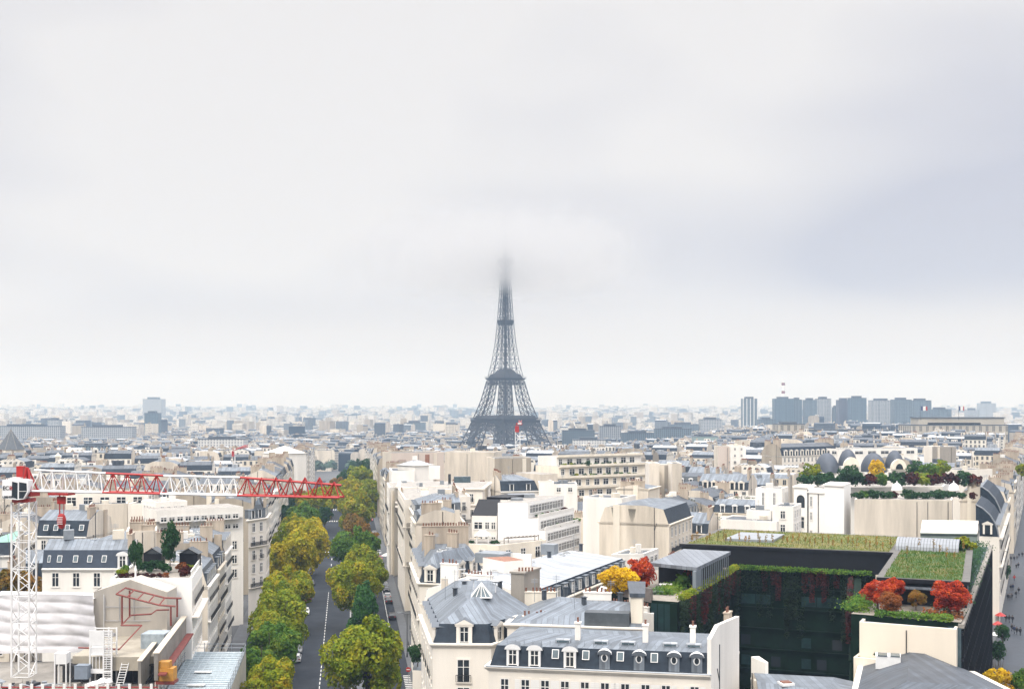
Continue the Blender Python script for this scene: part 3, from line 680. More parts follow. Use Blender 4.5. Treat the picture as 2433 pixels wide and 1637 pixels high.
for u0, u1, z0_, z1_ in ((0, 3.2, 24.0, 25.0), (3.2, 13.2, 25.0, 24.4)):
    A = [p0+d*u0, p0+d*u1, p0+d*u1-nn_*.45, p0+d*u0-nn_*.45]
    zt = [z0_, z1_, z1_, z0_]
    A3 = [(q.x+nn_.x*.05, q.y+nn_.y*.05, 0) for q in A]; B3 = [(q.x+nn_.x*.05, q.y+nn_.y*.05, z) for q, z in zip(A, zt)]
    fb.loft(A3, B3); fb.face(B3)
fb.build('firewall', WHITE, tA)
chimney(tA, (p0+d*11-nn_*.8).x, (p0+d*11-nn_*.8).y, 22, 25.1, 1.6, AK, True, m=BRICKC)
# building behind A: pale hip roof, slate bay, white chimney walls
fpA2 = [(-.6, 150.2), (16.2, 147.2), (17.4, 158.5), (2.5, 166)]
tA2 = building('low zinc-roofed house between the long dormer house and the court with green walls', fpA2, 22.3, roof='hip', zinc=ZINC, h2=2.2, h1=0, d2=6, wins=False, chim=False, near=True, blind=(1,), z0=0, party=WHITE, clutter=False, stone=STONES[1])
g = MB(); g.box((12.0, 149.2, 23.1), (5.6, 2.0, 1.9), 0, angA); g.build('slate_bay', SLATEG, tA2)
chimney(tA2, 11.2, 155.4, 22.5, 25.4, 3.6, angA, True, m=WHITE); chimney(tA2, 3.9, 163.5, 22, 24.2, 4.4, angA+.1, True, m=CREAMR)
g = MB(); g.prism([(14.9, 148.5), (16.3, 148.2), (17.5, 158), (15.6, 158.4)], 10, 26.0, 0); g.prism([(14.7, 148.3), (16.6, 148.0), (17.8, 158.2), (15.4, 158.6)], 26.0, 26.5, 1); g.build('side_wall', [CREAMR, ZINCD], tA2)
# foreground roof terrace with pots just under the windows of A
tF = thing('roof_terrace', 'cream chimney-topped roof terrace with planters poking in at the bottom edge, under the dormer house', 'roof terrace', (-1.5, 120, 0))
g = MB(); g.prism([(-1.8, 112), (3.0, 112), (3.4, 117), (-2.2, 117)], 0, 18.4, 0, 1); g.build('wall', [CREAMR, GRAVEL], tF)
for x, y, l in ((.4, 116.3, 1.0), (2.6, 116.4, 1.2)): chimney(tF, x, y, 18.0, 20.4, l, .1, True, m=WHITE)
# --- B: corner house with the glass pyramid
fpB = [(-10.0, 149.3), (-2.6, 149.0), (4.0, 160.0), (1.6, 170.5), (-13.0, 170.0)]
tB = building('corner house with steep slate roof, stone dormers and a little glass pyramid on top', fpB, 20, blind=(3,), near=True, stone=STONES[1], zinc=ZINC, slate=SLATE, h1=2.35, d1=.95, h2=2.5, d2=3.9, wins=False, dormers=False, chim=False, z0=0, clutter=False, party=PARTYG, balcony=False)
keep(1005, 1240, 1370, 1637, 147)
e0 = (Vector(fpB[0]), Vector(fpB[1])); d0 = (e0[1]-e0[0]).normalized(); an0 = math.atan2(d0.y, d0.x)
dormer(tB, 'ped', (-6.0, 149.5), 20.1, an0, 1.0, True)
for z in (15.2, 11.7): add_window(tB, (-6.1, 149.14), z, an0, 1.6, 2.9, STONES[1], True, True)
e1 = (Vector(fpB[1]), Vector(fpB[2])); d1_ = (e1[1]-e1[0]).normalized(); an1 = math.atan2(d1_.y, d1_.x); n1 = Vector((math.sin(an1), -math.cos(an1)))
for s in (2.2, 5.6, 8.6, 10.8): p = e1[0]+d1_*s-n1*.3; dormer(tB, 'ped', p, 20.1, an1, .85, True)
e4 = (Vector(fpB[4]), Vector(fpB[0])); d4 = (e4[1]-e4[0]).normalized(); an4 = math.atan2(d4.y, d4.x); n4 = Vector((math.sin(an4), -math.cos(an4)))
for s in (3, 6.4, 9.8, 13.2, 16.6, 19.4):
    p = e4[0]+d4*s-n4*.3; dormer(tB, 'ped', p, 20.1, an4, .8, True)
    for z in (15.4, 11.9, 8.4): add_window(tB, e4[0]+d4*s, z, an4, 1.2, 2.4, STONES[1], True, z != 11.9)
g = MB(); P = [(-5.4, 155.6), (-2.7, 155.6), (-2.7, 158.2), (-5.4, 158.2)]; ap = (-4.05, 156.9, 26.5)
for i in range(4): a_1, b_1 = P[i], P[(i+1) % 4]; g.face([(*a_1, 24.7), (*b_1, 24.7), ap], 0)
for q in P: g.bar((*q, 24.74), (ap[0], ap[1], ap[2]+.03), .07, 1)
for i in range(4):
    a_1, b_1 = Vector((*P[i], 24.74)), Vector((*P[(i+1) % 4], 24.74))
    for t_ in (.25, .5, .75): g.bar(a_1.lerp(b_1, t_), Vector(ap), .05, 1)
    g.bar(a_1, b_1, .09, 1)
g.build('skylight', [GLASSB, FRAME], tB)
g = MB(); g.box((1.9, 166.2, 24.2), (2.0, 5.6, 5.2), 0, AK-1.57); g.box((1.9, 166.2, 26.9), (2.3, 5.9, .25), 0, AK-1.57); o = g.build('chimney', PARTYG, tB)
for k in range(5): put('chimney_pot', pot_mesh(), o, (1.0+.45*k, 164.3, 27.02))
for q in ((-2.2, 159.5), (-5.2, 161.6)):
    g = MB(); g.bar((*q, 24.8), (*q, 26.2), .05); g.lathe([(0, 0), (.5, .1), (.75, .35)], (q[0], q[1], 26.1), 14); g.build('satellite_dish', WMET, tB)
# --- C: long wing, bright metal roof, slate flank with narrow dormers
fpC = [(2.6, 171.8), (21.0, 213.5), (6.5, 220), (-13.5, 178.5)]
tC = building('long wing with a silvery metal roof and slate flank running away from the glass-pyramid house', fpC, 20, blind=(3,), near=True, stone=STONES[0], zinc=ZINCB, slate=SLATE, h1=2.5, d1=.9, h2=1.7, d2=6.5, sp=3.6, dsp=3.0, dorm='box', wins=True, floors=3, ww=.8, wh=1.5, chim=False, z0=0, balcony=False, party=WHITE, clutter=False)
keep(1005, 1490, 1300, 1460, 168)
for p, s_, zz in (((-3, 196), (5, 4, 1.6), 24.9), ((6.5, 206), (2.5, 2, 1.8), 25), ((1.5, 190), (3.5, .5, 2.4), 25)):
    g = MB(); g.box((*p, zz), s_, 0, AK-1.57); g.build('roof_hatch', STEELG if s_[2] < 2 else WHITE, tC)
g = MB(); fpq = [(-4.6, 187), (-.6, 188.5), (1.8, 184), (-1.2, 182)]; g.prism(fpq, 22, 26.0, 0, 1); g.build('stair_housing', [WHITE, BRICK], tC)
for p in ((-7, 181.5), (-5.5, 183.5), (-2.5, 184), (-8, 186), (3, 195), (8.5, 204), (9.5, 207)): put('skylight', skylight_mesh(), tC, (*p, 24.25), AK)
chimney(tC, -9.5, 180.5, 20, 25.8, 2.8, AKP, True, m=WHITE); chimney(tC, -4.8, 177.0, 20, 24.6, 4.2, AKP, True, m=WHITE)
# cream house in front of the long wing, chimneys in rows
for lab, fp, z, cm in (('narrow cream house wall with terracotta pots between the pyramid house and the long dormer house', [(1.0, 151.5), (5.5, 152), (5.5, 160), (3.8, 160)], 22.0, CREAMR),
                   ('cream backyard house with two rows of pots below the slate-flanked wing', [(5.6, 160.5), (12.0, 166.5), (15.5, 178), (10.5, 176)], 20.0, CREAMR),
                   ('white yard building under the planter with the golden shrub', [(10.8, 169), (19.2, 161), (20.5, 168), (14.0, 186)], 21.4, WHITE)):
    t = building(lab, fp, z, roof='flat', wins=False, chim=False, stone=cm, z0=0, near=True, up=.3, clutter=False, topm=ZINCB if 'white' in lab else ZINC)
    a, b = Vector(fp[0]), Vector(fp[1]); m_ = (a+b)/2; d = (b-a).normalized(); chimney(t, m_.x-d.y*.5, m_.y+d.x*.5, z, z+.9, (b-a).length*.8, math.atan2(d.y, d.x), True, m=cm)
# --- K: mansard with the round zinc cap, on the avenue
fpK = [(-15.6, 200), (-12.0, 199.0), (-5.2, 212.5), (-8, 228), (-19.2, 226)]
tK = building('house on the avenue with dark slate mansard and a fan-shaped zinc cap', fpK, 20, blind=(3,), near=True, stone=STONES[1], zinc=ZINC, slate=SLATE, h1=2.6, d1=.9, h2=2.1, d2=4.2, dorm='ped', dsp=4.2, sp=3.1, floors=5, chim=True, nchim=1, z0=0, rails=(0, 3), up=0)
keep(950, 1135, 1290, 1420, 196)
chimney(tK, -10.5, 211, 22, 27.2, 2.0, AKP, True); chimney(tK, -14.5, 209, 22, 27.0, 1.8, AKP, True); chimney(tK, -12.2, 217, 22, 27.8, 8.5, AIP, True)
# low wall and gate beside B, with the dark bush behind
tg = thing('gatehouse', 'low cream gate wall closing the gap beside the corner house, dark bush inside', 'gatehouse', (-16, 196, 0))
g = MB(); g.prism([(-15.2, 181.5), (-13.1, 181), (-13.5, 198), (-15.9, 198)], 0, 9.5, 0, 1); g.build('wall', [STONES[1], ZINC], tg)
tree('dark round bush boxed in beside the corner house', -14.6, 184, 11.5, 1.5, 1.7, LD, n=1500, leaf=.09, seed=3, zb=9.0, name='roof_bush', cat='bush')
IE_dir = ID
H('dark slate mansard house with tall chimneys, behind the egg-shaped roofs', 1858, 1084, 1990, 1080, 25.5, 14, slate=SLATE, zinc=ZINCD, stone=STONES[1], h1=4.2, d1=1.6, h2=1.6, floors=2, dorm='ped', dsp=3.4, nchim=4, blind=(1, 3), z0=-3, prot=20)
H('narrow white house with small square windows left of the dark mansard house', 1736, 1060, 1772, 1060, 30, 12, roof='flat', up=.3, stone=WHITE, floors=4, sp=2.8, ww=1.0, wh=1.3, z0=-3, chim=True, nchim=1, prot=40)
H('pinkish party wall beside the narrow white house', 1706, 1062, 1735, 1062, 29.5, 12, roof='flat', up=.3, blind=(0,), stone=PARTY, wins=False, z0=-3, chim=False, party=mat('party_pink', (0.58, 0.50, 0.44), .9, var=.12, scale=.2, streak=True), prot=35)
H('long white slab with a strip of dark glass behind the egg-shaped roofs', 1992, 1068, 2180, 1066, 28.5, 14, roof='flat', up=.3, stone=WHITE, floors=1, sp=7, ww=4.5, wh=1.6, z0=-3, chim=False, prot=20)
H('grey-tan windowless block right of the long white slab', 2215, 1062, 2272, 1062, 29.5, 12, roof='flat', up=.2, blind=(0,), party=PARTYG, wins=False, z0=-3, chim=False, prot=35)
H('white gabled house shining beyond the red end of the jib', 668, 1078, 728, 1076, 27, 16, roof='hip', h1=0, h2=3.2, d2=8, zinc=mat('white_roof2', (.72, .69, .62), .8), stone=WHITE, wins=False, z0=-3, chim=False, clutter=False, prot=10)
H('green copper-roofed house at the left edge beside the crane mast', -40, 1322, 34, 1320, 22.5, 12, roof='mansard', slate=SLATE, zinc=mat('copper_green', (.22, .40, .33), .7, var=.2, scale=1), stone=WHITE, h1=2.4, h2=1.6, z0=0, wins=False, chim=False, blind=(1,), dormers=False)
# --- J: houses between K and the rounded corner block
H('beige windowless wall behind the fan-capped house, zinc roof above', 988, 1243, 1101, 1240, 25.5, 14, ID, blind=(0, 2), stone=STONES[0], zinc=ZINC, slate=SLATEG, roof='mansard', h1=1.6, h2=1.0, d2=3, floors=6, dsp=3, z0=0, nchim=2, party=PARTY)
H('blue-grey zinc attic with chimney rows behind the beige windowless wall', 985, 1222, 1095, 1216, 25, 18, ID, stone=STONES[1], zinc=ZINC, slate=SLATEG, h1=2.2, h2=1.4, d2=4, floors=6, z0=0, nchim=3, blind=(1,))
H('white terrace house with potted plants beside the avenue', 962, 1192, 1118, 1184, 26.5, 40, IE_dir, roof='flat', up=.6, stone=STONES[1], floors=6, rails=(0, 2), z0=0, chim=True, nchim=2, sp=3)
IE_dir = ID
# --- I: rounded block with cornices
t = thing('corner_block', 'rounded cream block with stepped cornices and a cluttered flat roof', 'building', (-22, 350, 0)); keep(922, 1125, 1105, 1190, 330)
c0 = atz(1030, 1162, 26); X0, Y0 = c0; arc = [(X0-11.8, Y0+26), (X0-10.5, Y0+6)]+[(X0-3+8*math.cos(u), Y0+8+8*math.sin(u)) for u in [math.pi*(1.08+.07*k) for k in range(7)]]+[(X0+14, Y0-2), (X0+16, Y0+26)]
g = MB(); g.prism(arc, 0, 26, 0); g.build('wall', STONES[1], t)
for z in (26, 21.5, 20.3):
    g = MB(); g.prism(inset(arc, [-.6]*len(arc)), z, z+.5, 0, bottom=True); g.build('cornice', STONES[1], t)
a, b = arc[8], arc[9]; facade(t, a, b, 25.6, 2, STONES[1], 5.2, 1.3, 2.4, 4.2, False, (0, 1))
g = MB(); g.face([(x, y, 26.53) for x, y in inset(arc, [.3]*len(arc))]); g.build('roof', GRAVEL, t)
for k, (px, py, dx, dy, h, m) in enumerate(((1032, 1120, 3.5, 3, 4, WHITE), (1098, 1128, 5, 3, 1.8, GLASSB), (1000, 1140, 1, 1, 1.4, STEELG), (1068, 1132, .8, .8, 3, IRON), (1050, 1133, 1.2, 1, 1.2, STEELG))):
    x, y = atz(px, py+14, 27); g = MB(); g.box((x, y, 26.5+h/2), (dx, dy, h), 0, .1); g.build('roof_plant', m, t)
H('white corner wing left of the rounded block, over the avenue', 925, 1166, 990, 1160, 25, 22, IE_dir, stone=WHITE, roof='flat', up=1.0, floors=6, sp=2.8, rails=(1, 3), z0=0, blind=(0,), party=WHITE, chim=False)
H('pale upper storey with a curved zinc patch, behind the white corner wing', 930, 1122, 985, 1122, 28, 20, ID, stone=WHITE, roof='flat', up=.5, floors=0, wins=False, z0=0, chim=False)
H('small cream pavilion with steep white roof behind the white corner wing', 985, 1106, 1030, 1104, 30, 9, stone=WHITE, roof='hip', zinc=ZINCB, h1=0, h2=1.5, floors=0, wins=False, z0=0, chim=False)
H('pinkish windowless wall with a brick flue, left of the largest beige wall', 930, 1078, 1055, 1076, 29, 14, stone=PARTY, roof='flat', up=.4, floors=0, wins=False, chim=False, blind=(0,), party=mat('party_pink', (0.58, 0.50, 0.44), .9, var=.12, scale=.2, streak=True))
H('largest beige windowless wall, standing below the iron tower', 1056, 1076, 1174, 1077, 29, 16, stone=PARTY, roof='flat', up=.5, floors=0, wins=False, chim=False, blind=(0,), prot=75)
H('brown-grey windowless wall right of the largest beige one', 1175, 1090, 1262, 1089, 28, 15, roof='flat', up=.3, floors=0, wins=False, chim=False, blind=(0,), party=PARTY2, prot=45)
H('dark pinkish service box with brick flue on the avenue block', 1010, 1080, 1020, 1080, 30.5, 2, roof='flat', stone=BRICK, wins=False, chim=False, clutter=False)
# --- D: white modern terraces
tD = thing('terraced_block', 'white modern block with a big windowless wall and planted stepped terraces', 'building', (2, 255, 0)); keep(1120, 1385, 1180, 1296, 246)
fr = Vector((-3.0, 251.5)); fx = Vector((1, .12)).normalized(); lv = [(6.4, 29.2, 0), (8.6, 25.8, 0), (9.8, 23.3, 0), (9.8, 0, 0)]
zs = [0, 23.3, 25.9, 29.3]; ws = [10.2, 8.7, 6.4]
DL = 21
for i in range(3):
    w_ = ws[i]; q = [fr, fr+fx*w_, fr+fx*w_+KD*DL, fr+KD*DL]; g = MB(); g.prism([tuple(p) for p in q], zs[i]+(.012 if i else 0), zs[i+1], 0, 1); g.build('wall', [mat('white_render_bright', (0.86, 0.84, 0.80), .8, var=.05, scale=.3), GRAVEL], tD)
    A, B = q[1], q[2]; ang = math.atan2((B-A).y, (B-A).x); nr = Vector((math.sin(ang), -math.cos(ang)))
    rows = [zs[i+1]-2.45] if i else [zs[1]-2.45, zs[1]-5.3, zs[1]-8.2]
    for z in rows:
        for k in range(12):
            s = 1.0+(DL-2)*(k+.5)/12; add_window(tD, A+KD*s, z, ang, 1.45, 1.75, FRAME, False)
    if i < 2:   # terrace parapet and planters
        g = MB(); m0 = A+KD*(DL/2)-nr*.12; g.box((m0.x, m0.y, zs[i+1]+.35), (DL, .18, .7), 0, ang); g.build('parapet', WHITE, tD)
g = MB(); g.box((-1.2, 262, 29.75), (5, 10, .5), 0, AK-1.57); g.box((2.0, 266, 29.7), (6, 3, .8), 1, .1); g.box((1, 258, 29.6), (2.6, 2, .5), 1, .1); g.build('roof_plant', [BLACKM, STEELG], tD)
q = [(-8.6, 254.5), (-3.2, 253.5), (-2.0, 262), (-8, 263)]; g = MB(); g.prism(q, 0, 26.3, 0); g.face([(q[0][0], q[0][1], 26.33), (q[1][0], q[1][1], 26.33), (q[2][0]-.5, q[2][1]-5.5, 29.6), (q[3][0]+.8, q[3][1]-5.5, 29.6)], 1); g.face([(q[1][0], q[1][1], 26.33), (q[2][0], q[2][1], 26.33), (q[2][0]-.5, q[2][1]-5.5, 29.6)], 0); g.face([(q[0][0], q[0][1], 26.33), (q[3][0]+.8, q[3][1]-5.5, 29.6), (q[3][0], q[3][1], 26.33)], 0)
g.build('stair_wing', [WHITE, BLACKM], tD)
a, b = Vector(q[0]), Vector(q[1]); dd = (b-a).normalized()
for z in (23.4, 20.3, 17.2):
    for s, w_ in ((1.4, 1.9), (3.35, 1.0), (4.7, 1.0)): add_window(tD, a+dd*s, z, math.atan2(dd.y, dd.x), w_, 1.6, FRAME, False)
for k, (s, z, px) in enumerate([(3, 25.9, 6.4), (6, 25.9, 6.4), (9, 25.9, 6.4), (12, 25.9, 6.4), (15, 25.9, 6.4), (19, 25.9, 6.4), (5, 23.3, 8.7), (9, 23.3, 8.7), (13, 23.3, 8.7), (17, 23.3, 8.7), (20.3, 23.3, 8.7)]):
    p = fr+fx*(px+.9)+KD*s; shrub('%s shrub on the %s planted terrace of the white modern block' % (['first', 'second', 'third', 'fourth', 'fifth', 'last', 'first', 'second', 'third', 'fourth', 'bushy last'][k], 'upper' if z > 25 else 'lower'), p.x, p.y, z, .75+.35*(k in (5, 10)), [LD, LG, LDR][k % 3], k, group='shrubs on planted terraces')
# --- E: cream house in front of D with pergola
fpE = [(-9.4, 243), (-2.7, 240), (7.2, 250), (4.5, 258), (-9.8, 253.5)]
tE = building('cream house with tall windows and a tiled pergola terrace, below the white modern block', fpE, 21.3, roof='flat', up=.35, stone=CREAMR, sp=4.6, ww=1.5, wh=2.3, floors=2, near=False, chim=False, z0=0, rails=(0,), clutter=False); keep(1105, 1300, 1290, 1345, 238)
g = MB()
for k in range(9): g.box((-1.2+k*.8, 246+k*.45, 22.5), (.14, 3.2, .12), 0, -.3)
for k in (0, 8): 
    for j in (-1.4, 1.4): g.box((-1.2+k*.8+j*.3, 246+k*.45+j, 21.9), (.14, .14, 1.2), 0)
g.box((2, 247.8, 22.4), (7.4, .12, .12), 0, .52); g.build('pergola', BARK, tE)
tk = thing('garden_kiosk', 'small white kiosk with arched bench roof on the cream terrace', 'kiosk', (-6, 247, 21.3)); g = MB()
for x in (-7.3, -4.9):
    for y in (246, 248.2): g.box((x, y, 22.1), (.2, .2, 1.7))
g.build('post', FRAME, tk); g = MB(); g.loft([(-7.7, 245.6, 22.95), (-4.5, 245.6, 22.95), (-4.5, 248.6, 22.95), (-7.7, 248.6, 22.95)], [(-6.6, 246.6, 24), (-5.6, 246.6, 24), (-5.6, 247.6, 24), (-6.6, 247.6, 24)]); g.build('roof', WMET, tk)
for k, (x, y) in enumerate(((-8.6, 246.4), (-4.0, 245.5), (-3.2, 246.2))): shrub(['shrub left of the white kiosk', 'shrub just right of the white kiosk', 'taller shrub two steps right of the white kiosk'][k], x, y, 21.2, .85, LD, k, group='shrubs by the kiosk')
# --- F: tall beige stained wall with slate flank
fpF = [(19.3, 262.5), (33.9, 256.0), (41.9, 276.0), (27.5, 282)]
tFw = building('tall blank beige wall streaked dark under two vents, slate mansard on its far flank', fpF, 24.2, blind=(0, 2), near=False, stone=STONES[0], slate=SLATE, zinc=ZINC, h1=3.2, d1=1.3, h2=.7, d2=4, floors=3, sp=3.2, nchim=0, chim=False, z0=0, dormers=False, rails=(1,), party=mat('party_stained', (0.78, 0.70, 0.58), .9, col2=(0.42, 0.37, 0.30), scale=.14, streak=True), clutter=False)
keep(1412, 1652, 1195, 1345, 255)
for px, zt, h_ in ((1442, 27.5, 3.6), (1489, 27.3, 3.4)):
    x, y = atz(px, 1204, 28); p = Vector((x, y)); g = MB(); 
    dF = (Vector(fpF[1])-Vector(fpF[0])).normalized(); nF = Vector((dF.y, -dF.x)); s = (p-Vector(fpF[0])).dot(dF); p = Vector(fpF[0])+dF*s+nF*.03
    for k in range(7): 
        u = -.75+.25*k; L_ = h_*(1-abs(u)*.5)
        g.face([(p.x+dF.x*u, p.y+dF.y*u, zt), (p.x+dF.x*(u+.2), p.y+dF.y*(u+.2), zt), (p.x+dF.x*(u*.7+.1), p.y+dF.y*(u*.7+.1), zt-L_)][::-1])
    g.build('soot_stain', mat('soot', (0.11, 0.11, 0.095), .95, var=.4, scale=3), tFw)
H('low white workshop with a glazed corner right in front of the stained wall', 1452, 1320, 1530, 1318, 22.5, 9, KD, roof='flat', up=.25, stone=WHITE, floors=1, sp=2.5, ww=1.6, wh=1.2, z0=0, chim=False, topm=SLATEG)
H('long white windowless wall behind and left of the stained one', 1385, 1183, 1478, 1186, 26, 12, roof='flat', up=.3, stone=WHITE, wins=False, chim=False, z0=0, prot=50)
H('beige party wall with two dark flues behind the stained wall', 1466, 1160, 1540, 1162, 27.5, 12, blind=(0,), roof='hip', h1=0, h2=1, zinc=ZINC, wins=False, nchim=2, z0=0)
# --- G: long cream block with planted balconies
tG = thing('balcony_block', 'long cream block with ribbons of glass and planted balconies, under the low hills', 'building', (30, 420, 0)); keep(1270, 1545, 1085, 1180, 405)
g0, g1 = Vector(atz(1332, 1138, 24)), Vector(atz(1542, 1129, 24)); gd = (g1-g0).normalized(); gn = Vector((-gd.y, gd.x)); ga = math.atan2(gd.y, gd.x); gl = (g1-g0).length
for i, (z0_, z1_, back, ex) in enumerate(((0, 17.4, -3.6, 0), (17.412, 20.8, -1.8, 0), (20.812, 24.4, 0, 0), (24.412, 28.2, 1.6, 1.5), (28.212, 31.6, 4.4, 5))):
    A = g0+gn*back-gd*(2 if i < 3 else -ex*.3); q = [A, g1+gn*back, g1+gn*16, A+gn*(16-back)]; g = MB(); g.prism([tuple(p) for p in q], z0_, z1_, 0, 1); g.build('wall', [CREAMR if i < 4 else WHITE, GRAVEL], tG)
    L2 = (q[1]-q[0]).length; m0 = (q[0]+q[1])/2
    g = MB(); p = m0-gn*.75; g.box((p.x, p.y, z1_+.25), (L2, .25, .75), 0, ga); p = m0-gn*.35; g.box((p.x, p.y, z1_-.12), (L2, 1.0, .2), 0, ga); g.build('balcony', CREAMR, tG)
    for k in range(int(L2/4.1)):
        s = 1.6+k*4.1; add_window(tG, q[0]+gd*s, z1_-3.0, ga, 2.4 if k % 3 else 1.5, 2.2, FRAME, False)
q = [g0-gd*9.5-gn*1, g0-gd*2.0-gn*1, g0-gd*2+gn*14, g0-gd*9.5+gn*14]; g = MB(); g.prism([tuple(p) for p in q], 0, 26.0, 0, 1); g.build('end_wall', [PARTY, GRAVEL], tG)
rr = random.Random(5)
ords = ['first', 'second', 'third', 'fourth', 'fifth', 'sixth', 'seventh', 'eighth', 'ninth', 'tenth', 'eleventh', 'twelfth', 'thirteenth', 'fourteenth', 'fifteenth', 'sixteenth', 'seventeenth', 'eighteenth', 'nineteenth', 'twentieth']
for r_, (zz, bk) in enumerate(((28.3, 1.6), (24.5, .2))):
    for k in range(11):
        s = 3+k*2.9+rr.uniform(-.8, .8)+(2 if r_ else 0); p = g0+gd*s+gn*(bk+.5 if r_ else bk+.9)
        if s < gl-1: shrub('%s shrub from the left on the %s balcony of the long cream block' % (ords[k], 'middle' if r_ else 'top'), p.x, p.y, zz, rr.uniform(.8, 1.3), rr.choice([LD, LG, LV]), k, .9, 260, group='balcony shrubs of the long cream block')
for k in range(2): x, y = atz(1395+5*k, 1100, 30.5); shrub(['left one of a pair of thin cypresses above the long cream block', 'right one of a pair of thin cypresses above the long cream block'][k], x, y, 29.5, .6, LD, k, 3.0, 260, name='cypress', cat='cypress', group='pair of cypresses')
for lab, px0, px1, py, z, pm in (('left tan windowless tower wall beside the balcony block', 1543, 1567, 1102, 31, PARTY), ('grey recessed wall between two tan ones', 1567, 1596, 1106, 30, PARTYG), ('right tan windowless tower wall beside the balcony block', 1596, 1620, 1102, 31, PARTY)):
    H(lab, px0, py, px1, py, z, 12 if pm is PARTY else 8, blind=(0,), roof='flat', up=.2, party=pm, wins=False, chim=False, clutter=False, z0=0, prot=60)
H('small slate mansard with white dormers, between the rounded block and the balcony block', 1190, 1168, 1282, 1166, 25, 11, roof='mansard', slate=SLATE, zinc=ZINC, stone=WHITE, h1=3, d1=1.2, floors=0, wins=False, dsp=5, blind=(3,), nchim=2, z0=0, balcony=False)
H('cream low wing with small square windows left of the balcony block', 1283, 1152, 1372, 1152, 25.5, 12, roof='flat', up=.3, stone=WHITE, sp=4, ww=1.4, wh=1.4, floors=1, chim=False, z0=0)
H('small white box house in front of the low wing', 1280, 1146, 1316, 1146, 27.5, 6, roof='flat', stone=WHITE, wins=False, chim=False, clutter=False, topm=TERR)
# --- O: white tower house with loggia arch
tO = thing('white_house', 'tall white house with an arched loggia on its top floor', 'building', (78, 305, 0)); keep(1880, 2050, 1130, 1285, 296)
oa, ob = Vector(atz(1886, 1158, 29.3)), Vector(atz(1921, 1160, 29.3)); od = (ob-oa).normalized(); og = math.atan2(od.y, od.x)
for (s0, s1, z1_, dep) in ((0, 4.0, 29.3, 9), (4.02, 8.6, 28.2, 12), (8.62, 14.0, 30.2, 11)):
    q = [oa+od*s0, oa+od*s1]; q += [q[1]+KD*dep, q[0]+KD*dep]; g = MB(); g.prism([tuple(p) for p in q], 0, z1_, 0, 1); g.build('wall', [mat('white_render_bright', (0.86, 0.84, 0.80)), GRAVEL], tO)
    q2 = inset([tuple(p) for p in q], [-.3, 0, 0, -.3]); g = MB(); g.prism(q2, z1_+.003, z1_+.35, 0, bottom=True); g.build('cornice', WHITE, tO)
g = MB(); p = oa+od*2; n_ = Vector((od.y, -od.x))*.03
arch = [(-1.15, 0), (1.15, 0), (1.15, 2.0)]+[(1.15*math.cos(u), 2.0+1.15*math.sin(u)) for u in [math.pi*k/10 for k in range(1, 10)]]+[(-1.15, 2.0)]
g.face([(p.x+od.x*u+n_.x, p.y+od.y*u+n_.y, 24.4+v) for u, v in arch]); g.build('window', GLASS, tO)
for z in (19.2, 14.6): add_window(tO, p, z, og, 2.2, 3.0, WHITE, False)
for z in (21.5, 17.0, 24.8): add_window(tO, oa+od*5.0, z, og, .7, 2.6 if z > 24 else 2.0, WHITE, False)
for q_ in (6.9, ): 
    g = MB(); p = oa+od*q_; g.bar((p.x, p.y-.15, 14), (p.x, p.y-.15, 28), .1); p = oa+od*4.0; g.bar((p.x, p.y-.15, 13), (p.x, p.y-.15, 29), .16); g.build('downpipe', IRON, tO)
H('white wing with tall windows left of the arched loggia house', 1835, 1205, 1885, 1206, 26, 10, KD, roof='flat', up=.3, stone=WHITE, sp=2.6, ww=1.2, wh=1.9, floors=3, chim=False, z0=0)
t_, f_ = H('white pillared rooftop pavilion left of the arched loggia house', 1795, 1162, 1858, 1163, 29, 8, KD, roof='flat', up=.3, stone=WHITE, sp=2.6, ww=.7, wh=3.2, floors=1, chim=False, z0=0)
H('white terrace block with dark planting on top, at the left edge of the roof meadow', 1712, 1237, 1845, 1243, 22.5, 12, KD, roof='flat', up=.4, stone=WHITE, wins=False, chim=False, z0=0)
H('low white stair box on the planted white terrace block', 1773, 1213, 1832, 1215, 24.6, 6, KD, roof='flat', up=.2, stone=WHITE, wins=False, chim=False, z0=0)
# --- Q: long beige wall, roof garden, domed kiosks, curved slate gable on the right-hand avenue
fpQ = [atz(2030, 1188, 27)]; fpQ.append(atz(2262, 1190, 27)); fpQ += [(fpQ[1][0]+5, fpQ[1][1]+13), (fpQ[0][0]+5, fpQ[0][1]+13)]
tQ = building('long beige garden wall topped by shrubs and two small white domes', fpQ, 27, roof='flat', up=.25, blind=(0, 2), wins=False, chim=False, z0=0, party=PARTY, stone=STONES[1], clutter=False); keep(2025, 2330, 1180, 1285, 285)
g = MB(); [g.bar((atz(px, 1195, 26.5)[0], atz(px, 1195, 26.5)[1]-.2, 14), (atz(px, 1195, 26.5)[0], atz(px, 1195, 26.5)[1]-.2, 26.8), .09) for px in (2178, 2252)]; g.build('downpipe', IRON, tQ)
for k, px in enumerate((2131, 2266)):
    x, y = atz(px, 1176, 27.3); td = thing('domed_kiosk', ['left-hand white domed kiosk in the roof garden', 'right-hand white domed kiosk in the roof garden, by the curved slate roof'][k], 'kiosk', (x, y, 27), 'domed kiosks of the roof garden')
    g = MB(); g.lathe([(1.25, 0), (1.25, 1.5), (1.5, 1.55), (1.5, 1.8), (1.25, 1.85)], (x, y, 26.9), 8); g.build('wall', WHITE, td)
    g = MB(); g.lathe([(1.35, 0), (1.25, .6), (.9, 1.2), (.4, 1.6), (.12, 1.7), (.12, 2.1), (0, 2.15)], (x, y, 28.72), 14); g.build('dome', WMET, td, True)
rr = random.Random(9)
